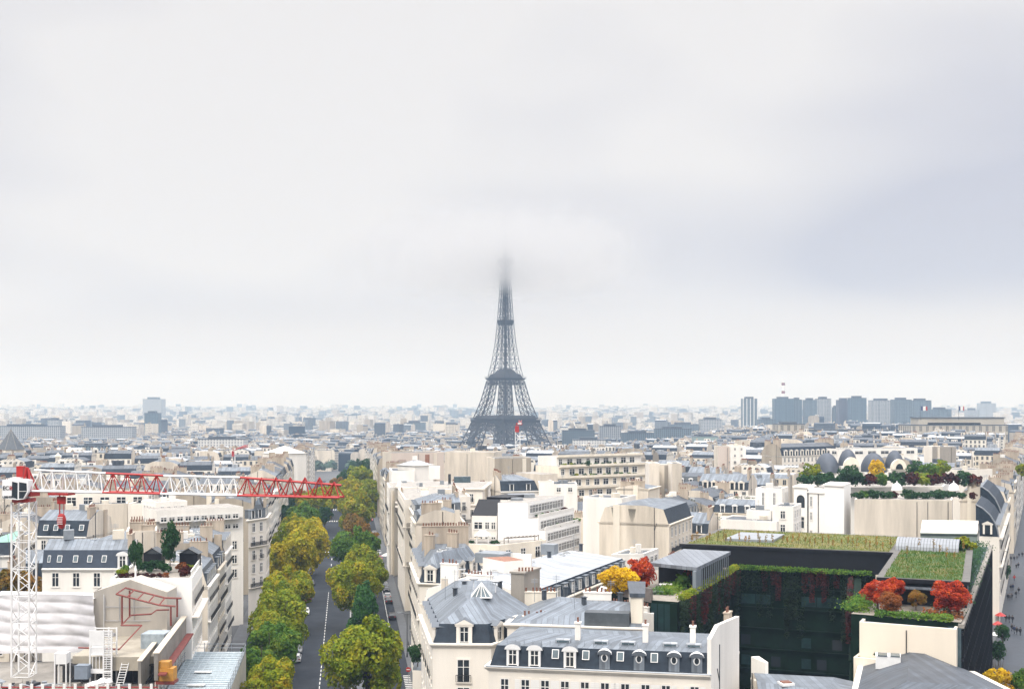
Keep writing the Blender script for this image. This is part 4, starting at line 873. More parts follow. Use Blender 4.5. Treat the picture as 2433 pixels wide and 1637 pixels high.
for k in range(17):
    px = 2040+k*17+rr.uniform(-4, 4); x, y = atz(px, 1184, 27.2)
    if abs(px-2131) < 12 or abs(px-2266) < 12: y += 3
    shrub('%s bush from the left along the front edge of the domed-kiosk garden' % ords[k], x, y+1.6, 27, rr.uniform(1.5, 2.1), rr.choice([LD, LD, LG, LD, LDR]), k, .9, 420, group='front bushes of the domed-kiosk garden')
for k in range(14):
    px = 1915+k*31+rr.uniform(-6, 6); x, y = atz(px, 1150, 27.6); tr_ = k in (3, 7, 11)
    m_ = rr.choice([LD, LD, LG, LV, LDR]); shrub('%s bush from the left in the rear hedge, just below the egg-shaped roofs' % ords[k], x, y, 27.4, rr.uniform(2.4, 3.3), m_, k, 1.0, 600, group='rear hedge of the roof garden')
# curved slate roofs facing the right-hand avenue
def curved(label, ya, yb, zc, zt, dep, px_left):
    a, b = Vector(KL.p(0, ya)), Vector(KL.p(0, yb)); n = Vector((-KP.x, -KP.y)); t = thing('mansard_house', label, 'building', (a.x, a.y, 0)); NB.append(([tuple(a), tuple(b), tuple(b+n*dep), tuple(a+n*dep)], zt))
    g = MB(); g.prism([tuple(a), tuple(b), tuple(b+n*dep), tuple(a+n*dep)], 0, zc, 0, 0); g.build('wall', STONES[1], t)
    ang = math.atan2((b-a).y, (b-a).x); g = MB(); m = (a+b)/2+Vector((KP.x, KP.y))*.3; g.box((m.x, m.y, zc-.3), ((b-a).length, 1.0, .5), 0, ang); m = (a+b)/2+Vector((KP.x, KP.y))*.3; g.box((m.x, m.y, zc-6.8), ((b-a).length, .9, .35), 0, ang); g.build('cornice', STONES[1], t)
    prof = [(0.1, 0), (.35, 1.6), (.9, 3.2), (1.8, 4.8), (3.2, 6.2), (4.6, 7.0)]; sc2 = (zt-zc)/7.0
    g = MB(); n3 = Vector((n.x, n.y, 0)); A = [Vector((a.x, a.y, zc))+n3*u*1.1+Vector((0, 0, v*sc2)) for u, v in prof]; B = [Vector((b.x, b.y, zc))+n3*u*1.1+Vector((0, 0, v*sc2)) for u, v in prof]
    for i in range(5): g.face([A[i], B[i], B[i+1], A[i+1]], 0, [(0, 0), (1, 0), (1, 1), (0, 1)])
    ea, eb = Vector((a.x, a.y, zt))+n3*dep, Vector((b.x, b.y, zt))+n3*dep; g.face([A[-1], B[-1], eb, ea], 1, [(0, 0), (dep, 0), (dep, 9), (0, 9)])
    g.face(A+[ea, Vector((a.x, a.y, zc))+n3*dep], 2); 
    g.build('roof', [SLATE, ZINC, SLATE], t)
    g = MB(); [g.bar(A[i], A[i+1], .16) for i in range(5)]; g.bar(A[-1], ea, .18); g.build('ridge_flashing', ZINCB, t)
    f = lambda s, z, w_, h_: add_window(t, a+(b-a).normalized()*s, z, ang, w_, h_, STONES[1], False, True)
    L_ = (b-a).length
    for z in (zc-3.2, zc-6.6, zc-10, zc-13.4):
        for k in range(int(L_/3)): f(1.6+3*k, z, 1.2, 2.2)
    for s in [2+3.4*k for k in range(int(L_/3.4))]: p = a+(b-a).normalized()*s+n*.2; dormer(t, 'ped', p, zc+.3, ang, 1.0)
    # stone dormer on the gable flank facing the arch
    ang2 = math.atan2(KP.y, KP.x); p = a+n*2.6; dormer(t, 'ped', (p.x+KD.x*-.1, p.y-.4), zc+.6, ang2, 1.0)
    return t
tc1 = curved('nearer of two slate roofs curving down to the right-hand avenue', 270, 296, 20, 27.2, 5, 0)
tc2 = curved('farther of two slate roofs curving down to the right-hand avenue', 299, 330, 20, 29.2, 5.5, 0)
t_, f_ = H('cream slate-backed house with a long low dark terrace right of the egg-shaped roofs', 2280, 1118, 2358, 1116, 28.5, 12, roof='flat', up=.3, stone=STONES[1], wins=False, chim=True, z0=0)
# egg domes
for k, (px, py, wpx, hpx, dk, lab) in enumerate(((1973, 1123, 29, 46, 0, 'leftmost egg-shaped grey metal roof, closed'), (2021, 1108, 22, 40, 1, 'second egg-shaped roof, with a pale arched front'), (2085, 1123, 30, 46, 0, 'third egg-shaped grey roof, closed, behind the orange tree'), (2133, 1114, 22, 43, 1, 'rightmost egg-shaped roof, with a dark round doorway'))):
    Y = 372; p = at(px, py, Y); rw = wpx*Y/F; rh = hpx*Y/F; t = thing('egg_roof', lab, 'roof dome', (p.x, Y, p.z), 'egg-shaped roofs'); g = MB()
    prof = [(rw*math.sqrt(max(0, 1-(u*.98)**2.2))*(1-.12*u), rh*u) for u in [i/9 for i in range(10)]]; g.lathe(prof, (p.x, Y+rw*1.1, p.z), 20, 0, 1, 1.5); g.build('shell', mat('grey_metal_shell', (0.075, 0.09, 0.115), .6, metal=.2, var=.2, scale=.8), t, True)
    g = MB(); g.prism([(p.x-rw*1.05, Y-.5), (p.x+rw*1.05, Y-.5), (p.x+rw*1.05, Y+rw*2.4), (p.x-rw*1.05, Y+rw*2.4)], 0, p.z+.1, 0); g.build('wall', WHITE, t)
    if dk:
        g = MB(); ar = [(-rw*.8, 0), (rw*.8, 0)]+[(rw*.8*math.cos(u), rh*.56*math.sin(u)) for u in [math.pi*i/12 for i in range(1, 12)]]; g.face([(p.x+u, Y-rw*.56, p.z+v) for u, v in ar], 0)
        g.loft([(p.x+u, Y-rw*.56, p.z+v) for u, v in ar], [(p.x+u*.98, Y+1, p.z+v*.98) for u, v in ar], 0); g.face([(p.x+u*.5, Y-rw*.56-.05, p.z+v*.55) for u, v in ar], 1 if k == 3 else 0); g.build('arched_front', [CREAMR, GLASS], t)
keep(1940, 2160, 1065, 1125, 365); keep(1905, 2210, 1120, 1178, 330)
x, y = atz(2098, 1150, 27.5); tree('round orange tree in front of the egg-shaped roofs', x, y+6, 31.3, 2.6, 3.2, LYY, n=1800, leaf=.08, seed=2, zb=27.4, name='garden_tree'); 
for lab, px, py, r_, m in (('pale olive tree left of the egg-shaped roofs', 1928, 1128, 3.4, LV), ('dark evergreen between the two left egg-shaped roofs', 2018, 1132, 3.4, LD), ('dark tree right of the rightmost egg-shaped roof', 2175, 1120, 3.4, LD), ('olive tree behind the farthest right hedge clump', 2235, 1118, 3.3, LV), ('dark tree at the right end of the hedge', 2205, 1122, 3.2, LG), ('fan-shaped tree on the terrace above the curved slate roofs', 2304, 1102, 2.4, LV)):
    x, y = atz(px, py, 30); tree(lab, x, min(y, 362), 30.2, r_, r_*.95, m, n=1800, leaf=.08, seed=len(lab), zb=27, name='garden_tree')
H('low white slab building behind the roof garden', 1915, 1160, 2240, 1156, 26.5, 30, KD, roof='flat', up=.1, stone=WHITE, wins=False, chim=False, z0=0, clutter=False)
H('striped zinc roofs with white vents below the long beige wall', 2040, 1284, 2190, 1276, 17.5, 16, KD, roof='hip', zinc=ZINCB, h1=0, h2=4.2, d2=9, stone=STONES[1], wins=False, z0=0, nchim=2, blind=(1,))
H('cream lean-to with a white sloping roof by the right-hand avenue', 2187, 1266, 2322, 1268, 23.0, 9, KD, roof='hip', zinc=mat('white_roof', (0.74, 0.69, 0.60), .8, var=.05, scale=.3), h1=0, h2=2.3, d2=5, stone=mat('pale_green_glazing', (0.22, 0.27, 0.24), .3, var=.2, scale=1), wins=False, chim=False, z0=0, blind=(1, 3), party=STONES[1], clutter=False)
# --- M: slate-roofed white house, garden terrace, left side
tM = building('white house with a blue slate roof and five skylights, beside the left roof garden', [atz(100, 1351, 23.5), atz(312, 1351, 23.5), (atz(312, 1351, 23.5)[0]-2, atz(312, 1351, 23.5)[1]+11), (atz(100, 1351, 23.5)[0]-2, atz(100, 1351, 23.5)[1]+11)], 23.5, blind=(1, 3), stone=WHITE, zinc=ZINC, slate=mat('slate_blue', (0.028, 0.042, 0.066), .6, spec=.3, var=.25, scale=1, bump=.3, bscale=9), h1=2.9, d1=1.2, h2=1.3, d2=4, dormers=False, balcony=False, near=True, sp=3.4, ww=1.15, wh=2.3, floors=3, rails=(), fh=4.4, wfirst=.6, z0=0, nchim=1, party=WHITE); keep(95, 315, 1285, 1430, 180)
for px in (113, 138, 176, 210, 244):
    x, y = atz(px, 1351, 23.5); o = put('skylight', skylight_mesh(), tM, (x, y+.75, 25.0), 0, (.8 if px > 113 else .5, .9, 1)); o.rotation_euler = (rad(67), 0, 0)
x, y = atz(292, 1351, 23.5); dormer(tM, 'arch', (x, y), 23.6, 0, 1.1, True)
ga_, gb_ = atz(262, 1376, 24), atz(456, 1374, 24); fpT = [ga_, gb_, (gb_[0]-2.9, gb_[1]+17), (ga_[0]-2, ga_[1]+17)]
tT = building('white block with a roof garden of dark trees and red shrubs, by the avenue', fpT, 24, roof='flat', up=.1, stone=mat('white_render_bright', (0.86, 0.84, 0.80)), wins=False, chim=False, z0=0, clutter=False, topm=mat('terrace_paving', (.30, .27, .23), .9, var=.4, scale=1)); keep(262, 470, 1300, 1440, 170)
a, b = Vector(fpT[1]), Vector(fpT[2]); facade(tT, a, b, 24, 5, STONES[1], 2.1, 1.0, 2.3, 3.5, True, (0,), first=2.0)
g = MB(); d = (b-a).normalized(); an = math.atan2(d.y, d.x); nr = Vector((math.sin(an), -math.cos(an))); m = (a+b)/2-nr*.2
for k in range(40): p = a+d*(.3+.43*k)-nr*.15; g.box((p.x, p.y, 24.55), (.07, .07, .9), 0)
g.box((m.x+nr.x*.05, m.y+nr.y*.05, 25.05), ((b-a).length, .16, .12), 0, an); g.build('railing', FRAME, tT)
g = MB(); m = (a+b)/2+nr*.5; g.box((m.x, m.y, 18.2), ((b-a).length, 1.1, .25), 0, an); [g.box((m.x, m.y, 18.2-3.5*k), ((b-a).length, 1.0, .25), 0, an) for k in (2,)]; g.build('balcony', STONES[1], tT)
for k, (px, py, z, rx, rz_, m_, lab, nm) in enumerate(((404, 1302, 27.5, 1.65, 3.4, LD, 'tall dark evergreen in the left roof garden', 'evergreen_tree'), (324, 1330, 26.6, 1.15, 3.0, LD, 'thin dark evergreen beside the white dormer in the left roof garden', 'evergreen_tree'))):
    x, y = atz(px, py, z); tree(lab, x, min(y, 193), z+.8, rx, rz_, m_, n=3000, leaf=.075, seed=k, zb=24, name=nm, cat='tree')
shr = [(285, 1358, 1.1, LV), (300, 1345, .9, LG), (348, 1345, 1.3, LD), (372, 1340, 1.4, LD), (392, 1345, 1.2, LD), (434, 1342, 1.2, LRB), (445, 1350, 1.1, LDR), (452, 1345, .9, LV), (425, 1362, .9, LDR)]
for k, (px, py, r_, m_) in enumerate(shr):
    x, y = atz(px, py+8, 24.3); shrub('%s loose shrub from the left in the roof garden of the white corner block' % ords[k], x, max(min(y, 191), 180), 24, r_, m_, k, 1.0, 700, group='loose shrubs of the left roof garden')
for k in range(8):
    px = 283+k*15.5; x, y = atz(px, 1370, 24.2); shrub('%s red shrub from the left in the front hedge of the roof garden' % ords[k], x, y+.7, 24, .72, LDR if k != 7 else LRB, k, .85, 420, group='red front hedge of the left roof garden')
for k, px in enumerate((350, 437)):
    x, y = atz(px, 1345, 24.5); g = MB(); t = thing('garden_shed', ['left dark gabled shed in the roof garden', 'right dark gabled shed in the roof garden, nearer the avenue'][k], 'shed', (x, 191, 24), 'dark gabled sheds'); 
    g.box((x, 191.5, 25.1), (2.9, 2.2, 2.2), 0); g.build('wall', BLACKM, t); g = MB(); g.face([(x-1.7, 190.1, 26.1), (x, 190.1, 27.1), (x, 192.9, 27.1), (x-1.7, 192.9, 26.1)][::-1]); g.face([(x, 190.1, 27.1), (x+1.7, 190.1, 26.1), (x+1.7, 192.9, 26.1), (x, 192.9, 27.1)][::-1]); g.face([(x-1.5, 190.4, 26.1), (x+1.5, 190.4, 26.1), (x, 190.4, 27.0)]); g.build('roof', SLATEG, t)
x, y = atz(319, 1372, 24.2); g = MB(); g.lathe([(.22, 0), (.22, .25), (.12, .3), (.16, .9), (.24, 1.3), (.13, 1.55), (.1, 1.6), (.14, 1.75), (.1, 1.9), (0, 1.95)], (x, y+.6, 24), 10); tag(g.build('garden_statue', FRAME, None, True), 'slim white garden statue at the front of the left roof garden', 'statue')
for k, (px, py, z_, r_) in enumerate(((38, 1392, 19.5, 3.2), (78, 1400, 19, 2.6))): x, y = atz(px, py, z_); tree(['brown-leaved courtyard tree behind the crane mast', 'smaller brown-leaved courtyard tree next to the white skylight house'][k], x, y, z_, r_, r_*1.2, LB, n=3000, leaf=.07, seed=k+5, zb=.1, name='courtyard_tree')
for t_h, pts_ in ((tA2, ((3, 158), (8, 152.5), (13, 156), (6, 161))), (tB, ((-9, 160), (-3, 166), (-8, 166))), (tC, ((0, 186), (5, 200), (11, 211), (-5, 190)))):
    for q_ in pts_:
        bb = MB(); zt = 24.6; bb.bar((*q_, zt-.8), (*q_, zt+2.4), .035); [bb.bar((q_[0]-.45, q_[1], zt+1.8+.2*k_), (q_[0]+.45, q_[1], zt+1.8+.2*k_), .02) for k_ in range(3)]; bb.build('antenna', STEELG, t_h)
        bb = MB(); bb.box((q_[0]+1.3, q_[1]+.8, zt-.05), (.5, .5, 1.2), 0, .4); bb.box((q_[0]+1.3, q_[1]+.8, zt+.62), (.7, .7, .08), 0, .4); bb.build('vent_pipe', ZINCD, t_h)
# rear-left houses behind the crane
tS, _ = H('house with a dark slate roof and four small skylights, behind the crane mast', 85, 1274, 205, 1276, 22.5, 12, blind=(1, 3), stone=WHITE, slate=SLATE, zinc=ZINC, h1=3.3, d1=1.3, h2=1.8, dormers=False, z0=0, floors=2, sp=2.8, balcony=False, prot=40)
for px in (106, 130, 157, 191): x, y = atz(px, 1276, 22.5); o = put('skylight', skylight_mesh(), tS, (x, y+.75, 24.4)); o.rotation_euler = (rad(68), 0, 0)
H('low house with two broad zinc roofs just above the left roof garden', 208, 1288, 320, 1290, 22.5, 12, blind=(1,), stone=WHITE, roof='hip', zinc=ZINC, h1=0, h2=1.5, z0=0, floors=1, nchim=2)
H('beige stained wall with a pale stripe under the jib', 212, 1202, 303, 1200, 27, 12, blind=(0,), wins=False, roof='flat', up=.4, z0=0, party=PARTY, chim=False, prot=60)
H('cream wall with a white corner pier under the jib', 304, 1200, 366, 1200, 27, 12, roof='flat', up=.4, z0=0, stone=STONES[1], wins=False, chim=False, prot=60)
tP = H('cream penthouse with wide glazing and a planted balcony under the white jib', 145, 1176, 352, 1174, 29, 9, roof='flat', up=.3, z0=0, stone=STONES[1], sp=3.6, ww=2.2, wh=2.2, floors=1, chim=False, wfirst=.5)[0]
for k in range(12):
    x, y = atz(150+17*k, 1196, 26.6); shrub('%s planter shrub from the left on the penthouse balcony under the jib' % ords[k], x, y, 26.5, .8, rr.choice([LG, LD, LV]), k, .7, 260, group='planter shrubs of the penthouse balcony')
tg = thing('striped_block', 'white modern block with two long ribbon windows and plants, right of the roof garden trees', 'building', (-75, 290, 0)); keep(372, 580, 1195, 1258, 262)
for i, (py, z) in enumerate(((1213, 27.0), (1237, 24.6))):
    a, b = Vector(atz(372, py, z)), Vector(atz(578, py-10, z)); d = (b-a).normalized(); an = math.atan2(d.y, d.x); q = [a, b, b+Vector((-d.y, d.x))*(10-i*2), a+Vector((-d.y, d.x))*(10-i*2)]; g = MB(); g.prism([tuple(p) for p in q], 0 if i else 24.62, z, 0, 1); g.build('wall', [WHITE, GRAVEL], tg)
    L_ = (b-a).length
    facade(tg, b, b+Vector((-d.y, d.x))*(10-i*2), z, 1 if i else 1, WHITE, 2.6, 1.1, 1.6, 3.1) if not i else (facade(tg, a, b, z-4.6, 3, STONES[1], 2.9, 1.2, 2.0, 3.2), facade(tg, b, b+Vector((-d.y, d.x))*8, z, 6, WHITE, 2.6, 1.1, 2.0, 3.2, False, (1, 3)))
    for k in range(10): add_window(tg, a+d*(1+L_*.92*(k+.3)/10), z-2.6, an, L_*.072, 1.1, FRAME, False)
H('cream terrace house with small shrubs in white tubs, above the ribbon windows', 372, 1196, 445, 1192, 28, 8, roof='flat', up=.3, stone=WHITE, sp=1.6, ww=.9, wh=1.6, floors=1, z0=0, chim=False)
H('house with brick-red pots in rows behind the tall evergreen', 300, 1262, 372, 1260, 25.2, 9, roof='flat', stone=STONES[1], wins=False, chim=True, nchim=4, z0=0, blind=(0, 2))
H('slate-capped corner turret house by the avenue, left bank of trees', 590, 1236, 632, 1230, 23.5, 12, ID, stone=STONES[1], zinc=ZINC, slate=SLATEG, h1=3.2, d1=1.2, floors=5, sp=3, dsp=2.2, z0=0)
# ================================================================ the court with green walls
tV = thing('green_wall_building', 'dark court building hung with red and green creepers, meadow roofs above', 'building', (40, 180, 0))
def vq(*pts): return [tuple(p) for p in pts]
bw = [(27.8, 197.0), (59.8, 185.0), (69.0, 207.5), (38.8, 221.0)]        # back wing, meadow roof
rw_ = [(48.7, 158.6), (59.5, 154.2), (77.6, 199.5), (68.6, 207.3)]       # right wing, lawn roof
keep(1440, 1760, 1300, 1430, 158); keep(1610, 2340, 1255, 1320, 150); keep(2025, 2345, 1300, 1637, 145); keep(1690, 2045, 1310, 1580, 150)
def slab(fp, z, t_, name, m, par=tV): g = MB(); g.prism(fp, z-t_, z, 0, 1, bottom=True); return g.build(name, [BLACKM, m], par)
EDG = mat('weathered_edge', (.13, .125, .115), .85, var=.3, scale=.8); slab(bw, 27.0, .5, 'roof_slab', EDG); slab(rw_, 27.02, .5, 'roof_slab', EDG)
g = MB(); g.prism(inset(bw, [.25]*4), 23.4, 26.48, 0); g.prism(inset(rw_, [2.6, .4, .3, .4]), 23.2, 26.5, 0); g.build('penthouse_wall', BLACKM, tV)
GRASS = mat('grass', (0.085, 0.12, 0.03), .95, col2=(0.17, 0.145, 0.05), scale=.22, contrast=(.4, .62), bump=.5, bscale=12); GRASS2 = mat('grass_lush', (0.045, 0.095, 0.022), .95, col2=(0.13, 0.12, 0.035), scale=.25, contrast=(.36, .56), bump=.5, bscale=12)
for fp, m, nm, seed in ((inset(bw, [.45, 1.0, 1.6, 1.2]), GRASS, 'meadow', 1), (inset(rw_, [.45, 1.0, 10.5, .9]), GRASS2, 'lawn', 2)):
    g = MB(); g.face([(x, y, 27.06) for x, y in fp]); o = g.build('lawn', m, tV)
    rr = random.Random(seed); b = MB(); A, B, C, D = [Vector(p) for p in fp]
    for i in range(7000):
        u, v = rr.random(), rr.random(); p = A.lerp(B, u).lerp(D.lerp(C, u), v); p3 = Vector((p.x, p.y, 27.05)); h = rr.uniform(.06, .32); a = rr.uniform(0, 3.14); w_ = Vector((math.cos(a), math.sin(a), 0))*.05; l = Vector((rr.gauss(0, .1), rr.gauss(0, .1), h))
        b.face([p3-w_, p3+w_, p3+w_*.3+l, p3-w_*.3+l])
    o = b.build('roof_meadow', leafmat('leaf_'+nm, *(((0.05, .12, .015), (.16, .18, .03), (.36, .27, .05)) if nm == 'meadow' else ((0.03, .10, .015), (.08, .15, .02), (.20, .15, .04))))); kind(o, 'stuff'); o['label'] = 'loose grass growing on a flat roof'
# thin dry stems standing over the meadow
rr = random.Random(4)
for j, (fp, n_, lab) in enumerate(((bw, 34, 'meadow roof'), (rw_, 9, 'lawn roof'))):
    A, B, C, D = [Vector(p) for p in inset(fp, [.8]*4)]
    for i in range(n_):
        u = (i+.5)/n_; v = rr.uniform(.02, .25) if j == 0 else rr.uniform(.35, .7); p = A.lerp(B, u).lerp(D.lerp(C, u), v); b = MB(); h = rr.uniform(1.0, 2.0); b.bar((p.x, p.y, 27), (p.x+rr.uniform(-.1, .1), p.y, 27+h), .035, 0, 4, .012)
        for k in range(26): z = 27+h*rr.uniform(.3, 1.05); a = rr.uniform(0, 6.28); q = Vector((p.x+.22*math.cos(a)*rr.random(), p.y+.22*math.sin(a)*rr.random(), z)); b.face([q, q+Vector((.14, 0, .06)), q+Vector((.05, .05, .2))], 1)
        o = b.build('sapling', [BARK, LB], None); tag(o, '%s thin russet sapling counted from the left along the %s' % ((ords+['twenty-'+q for q in ords[:9]]+['thirtieth', 'thirty-first', 'thirty-second', 'thirty-third', 'thirty-fourth'])[i], lab), 'sapling', 'saplings on the '+lab)
g = MB(); q = inset(bw, [6, 12, 9, 6]); g.prism([q[0], ((q[0][0]+q[1][0])/2, (q[0][1]+q[1][1])/2), ((q[3][0]+q[2][0])/2, (q[3][1]+q[2][1])/2), q[3]], 27.05, 27.5, 0); g.build('roof_deck', mat('pale_roof_sheet', (.26, .28, .30), .7, var=.15, scale=1), tV)
# barrel-shaped shelter on the lawn roof
tb = thing('barrel_shelter', 'grey ribbed barrel-vaulted shelter on the lawn roof', 'shelter', (68, 190, 27)); g = MB(); c0 = Vector((62.0, 190.8)); ax = Vector((KP.x, KP.y)); cr_ = Vector((KD.x, KD.y))
for i in range(9):
    u0, u1 = math.pi*i/9, math.pi*(i+1)/9; f_ = lambda u, s: (c0.x+ax.x*s-cr_.x*3.0*math.cos(u), c0.y+ax.y*s-cr_.y*3.0*math.cos(u), 27.05+1.8*math.sin(u))
    for k in range(20): g.face([f_(u0, k*.47), f_(u0, k*.47+.40), f_(u1, k*.47+.40), f_(u1, k*.47)], 0); g.face([f_(u0, k*.47+.40), f_(u0, k*.47+.47), f_(u1, k*.47+.47), f_(u1, k*.47+.40)], 1)
g.build('vault', [ZINCB, ZINCD], tb)
x, y = 72.3, 193; shrub('bushy yellow-green shrub right of the barrel-vaulted shelter', x, y-3, 27, 2.0, LV, 2, .8, 900); shrub('dark small bush at the end of the barrel-vaulted shelter', 70.6, 186.5, 27, .8, LD, 1, 1.0, 400)
# terraces at 23.4, parapets, inner court walls
lt = [(13.5, 171.0), (19.0, 162.0), (22.4, 160.4), (37.8, 196.0), (28.2, 199.0), (20, 186)]     # left terrace
g = MB(); g.prism(lt, 8, 23.4, 0, 1); g.build('left_wing_wall', [DKWALL, mat('terrace_deck', (.28, .25, .21), .9, var=.3, scale=1.2)], tV)
g = MB(); A, B = Vector((19.0, 162.0)), Vector((22.4, 160.4)); 
for k in range(4): p = A.lerp(B, k/4); q = A.lerp(B, (k+1)/4-.03); g.wallq((p.x, p.y-.04), (q.x, q.y-.04), 8, 23.0, 0)
g.build('glass_panel', TEAL, tV)
rt = [(43.6, 152.6), (55.4, 146.4), (60.2, 156.5), (60.0, 163), (52, 166.0), (49.2, 163.5)]; g = MB(); g.prism(rt, 8, 23.2, 0, 1); g.build('right_wing_wall', [DKWALL, mat('terrace_deck', (.28, .25, .21))], tV)
# inner court walls, dark with creepers
CW = [((36.6, 193.6), (56.6, 186.0), 23.4, 'back'), ((22.4, 160.4), (36.6, 193.6), 23.2, 'left'), ((53.4, 185.0), (44.0, 153.5), 23.0, 'right')]
CREEP = [LDR, LDR, LD, mat('dark_creeper', (.015, .04, .014), .9, var=.5, scale=2), leafmat('leaf_court', (.006, .016, .007), (.012, .030, .011), (.026, .046, .016))]
nck = [0]
for (a, b, zt, nm) in CW:
    a, b = Vector(a), Vector(b); d = (b-a).normalized(); L_ = (b-a).length; ang = math.atan2(d.y, d.x); nr = Vector((math.sin(ang), -math.cos(ang)))
    g = MB(); m = (a+b)/2-nr*.5; g.box((m.x, m.y, zt/2), (L_+.6, 1.0, zt), 0, ang); g.build('court_wall', DKWALL, tV)
    g = MB()
    for fl in range(6):      # glazed strips
        z = zt-2.3-3.3*fl
        for k in range(int(L_/2.4)):
            s = .8+2.4*k; p = a+d*s+nr*.05; q = a+d*min(L_-.2, s+(2.3 if fl == 1 else 1.5))+nr*.05; rr_ = random.Random(k*7+fl)
            if rr_.random() < (.9 if fl == 1 and k > 3 else .32): g.face([(p.x, p.y, z), (q.x, q.y, z), (q.x, q.y, z+1.6), (p.x, p.y, z+1.6)], 0 if (fl == 1 or rr_.random() < .25) else 1)
        m = (a+b)/2+nr*.22; g.box((m.x, m.y, z-.55), (L_, .5, .2), 2, ang)
    g.build('glazing', [TEAL, GLASS, DKWALL], tV)
    n_ = int(L_/.8); rr = random.Random(3)
    for k in range(n_):
        s = .5+L_*k/n_+rr.uniform(-.3, .3); len_ = rr.choice([2.6, 3.6, 5, 8, 11]) if nm != 'right' else rr.uniform(2, 6); b3 = MB(); red = rr.random() < .62; base = a+d*s+nr*.35
        for i in range(int((60 if red else 26)*len_)):
            v = rr.random()**1.15; w_ = (.62 if red else .9)*(1-.4*v); p = Vector((base.x+d.x*rr.uniform(-w_, w_)+nr.x*rr.uniform(0, .35), base.y+d.y*rr.uniform(-w_, w_)+nr.y*rr.uniform(0, .35), zt+.25-v*len_)); u = Vector((rr.gauss(0, 1), rr.gauss(0, 1), rr.gauss(0, 1))).normalized()*.13; w2 = u.orthogonal().normalized()*.12; b3.face([p-u, p+w2, p+u, p-w2])
        o = b3.build('hanging_creeper', CREEP[0] if red and len_ < 7 else CREEP[4], tV); nck[0] += 1
# planting along the parapets
def hedge(label, p, q, z, m, wd=.5, seed=1, h=.7, ppm=90):
    rr = random.Random(seed); p, q = Vector(p), Vector(q); d = (q-p).normalized(); n = Vector((-d.y, d.x)); b = MB()
    for i in range(int((q-p).length*ppm)):
        c = p.lerp(q, rr.random())+n*rr.gauss(0, wd*.5); v = Vector((c.x, c.y, z+h*rr.random()**1.3)); u = Vector((rr.gauss(0, 1), rr.gauss(0, 1), rr.gauss(0, 1))).normalized()*.15; w_ = u.orthogonal().normalized()*.13; b.face([v-u, v+w_, v+u, v-w_])
    o = b.build('hedge', m); tag(o, label, 'hedge'); return o
hedge('ragged green planting along the foot of the black penthouse wall', (35.9, 193.4), (56.2, 185.4), 23.4, LG, .9, 2, .7)
hedge('yellow-green parapet planting along the left side of the dark court', (22.9, 161.5), (36.3, 192.5), 23.4, LV, .6, 3, .8)
hedge('clipped green hedge on the left terrace beside the white table', (21.2, 166), (27.3, 180.2), 23.4, LG, 1.6, 4, .9, 220)
hedge('pale grey-green hedge strip on the left terrace', (19.8, 166.4), (25, 178), 23.4, leafmat('leaf_pale', (.10, .15, .10), (.18, .24, .17), (.28, .32, .24)), 1.0, 5, .6, 150)
hedge('bright green strip along the front edge of the right terrace', (46.5, 151.8), (54.8, 147.5), 23.2, LG, 1.2, 6, .7, 160)
hedge('dark planting along the left edge of the right terrace', (44.2, 153.6), (49.0, 163.0), 23.2, LG, 1.6, 7, 1.1, 170)
hedge('orange-speckled planting at the right end of the right terrace', (52.5, 151.6), (57, 150), 23.2, LRB, 1.8, 8, .8, 120)
g = MB(); q = [Vector((15.6, 167.5)), Vector((20.6, 160.0))]
d = (q[1]-q[0]).normalized(); g.box((17.0, 165.2, 24.0), (7.6, .35, 1.9), 0, math.atan2(d.y, d.x)); tag(g.build('wooden_planter', mat('grey_wood', (.16, .14, .13), .9, var=.3, scale=2)), 'long grey-brown planter wall in front of the golden shrub', 'planter')
# grey pavilion with fins
tp = thing('pavilion', 'grey flat-roofed pavilion with vertical fins at the end of the left terrace', 'pavilion', (26, 176, 23.4)); pv = [(20.2, 173.3), (26.2, 168.2), (34.4, 186.6), (27.5, 190)]
g = MB(); g.prism(pv, 26.5, 27.0, 0, bottom=True); g.build('roof', mat('pale_metal_roof', (.19, .21, .24), .55, var=.15, scale=.8, seams=.9), tp); g = MB(); g.prism(inset(pv, [2.8, 1.1, .4, .4]), 23.42, 26.49, 0); g.build('wall', BLACKM, tp)
a, b = Vector(pv[1]), Vector(pv[2]); d = (b-a).normalized(); ang = math.atan2(d.y, d.x); g = MB(); p = a+d*.9; g.box((p.x-.2, p.y+.1, 24.9), (3.0, .5, 3.15), 0, ang)
for k in range(14): p = a+d*(3+1.18*k); g.box((p.x, p.y, 24.9), (.3, .08, 3.15), 0, ang)
g.build('fin', mat('fin_metal', (.20, .23, .26), .5, metal=.2), tp)
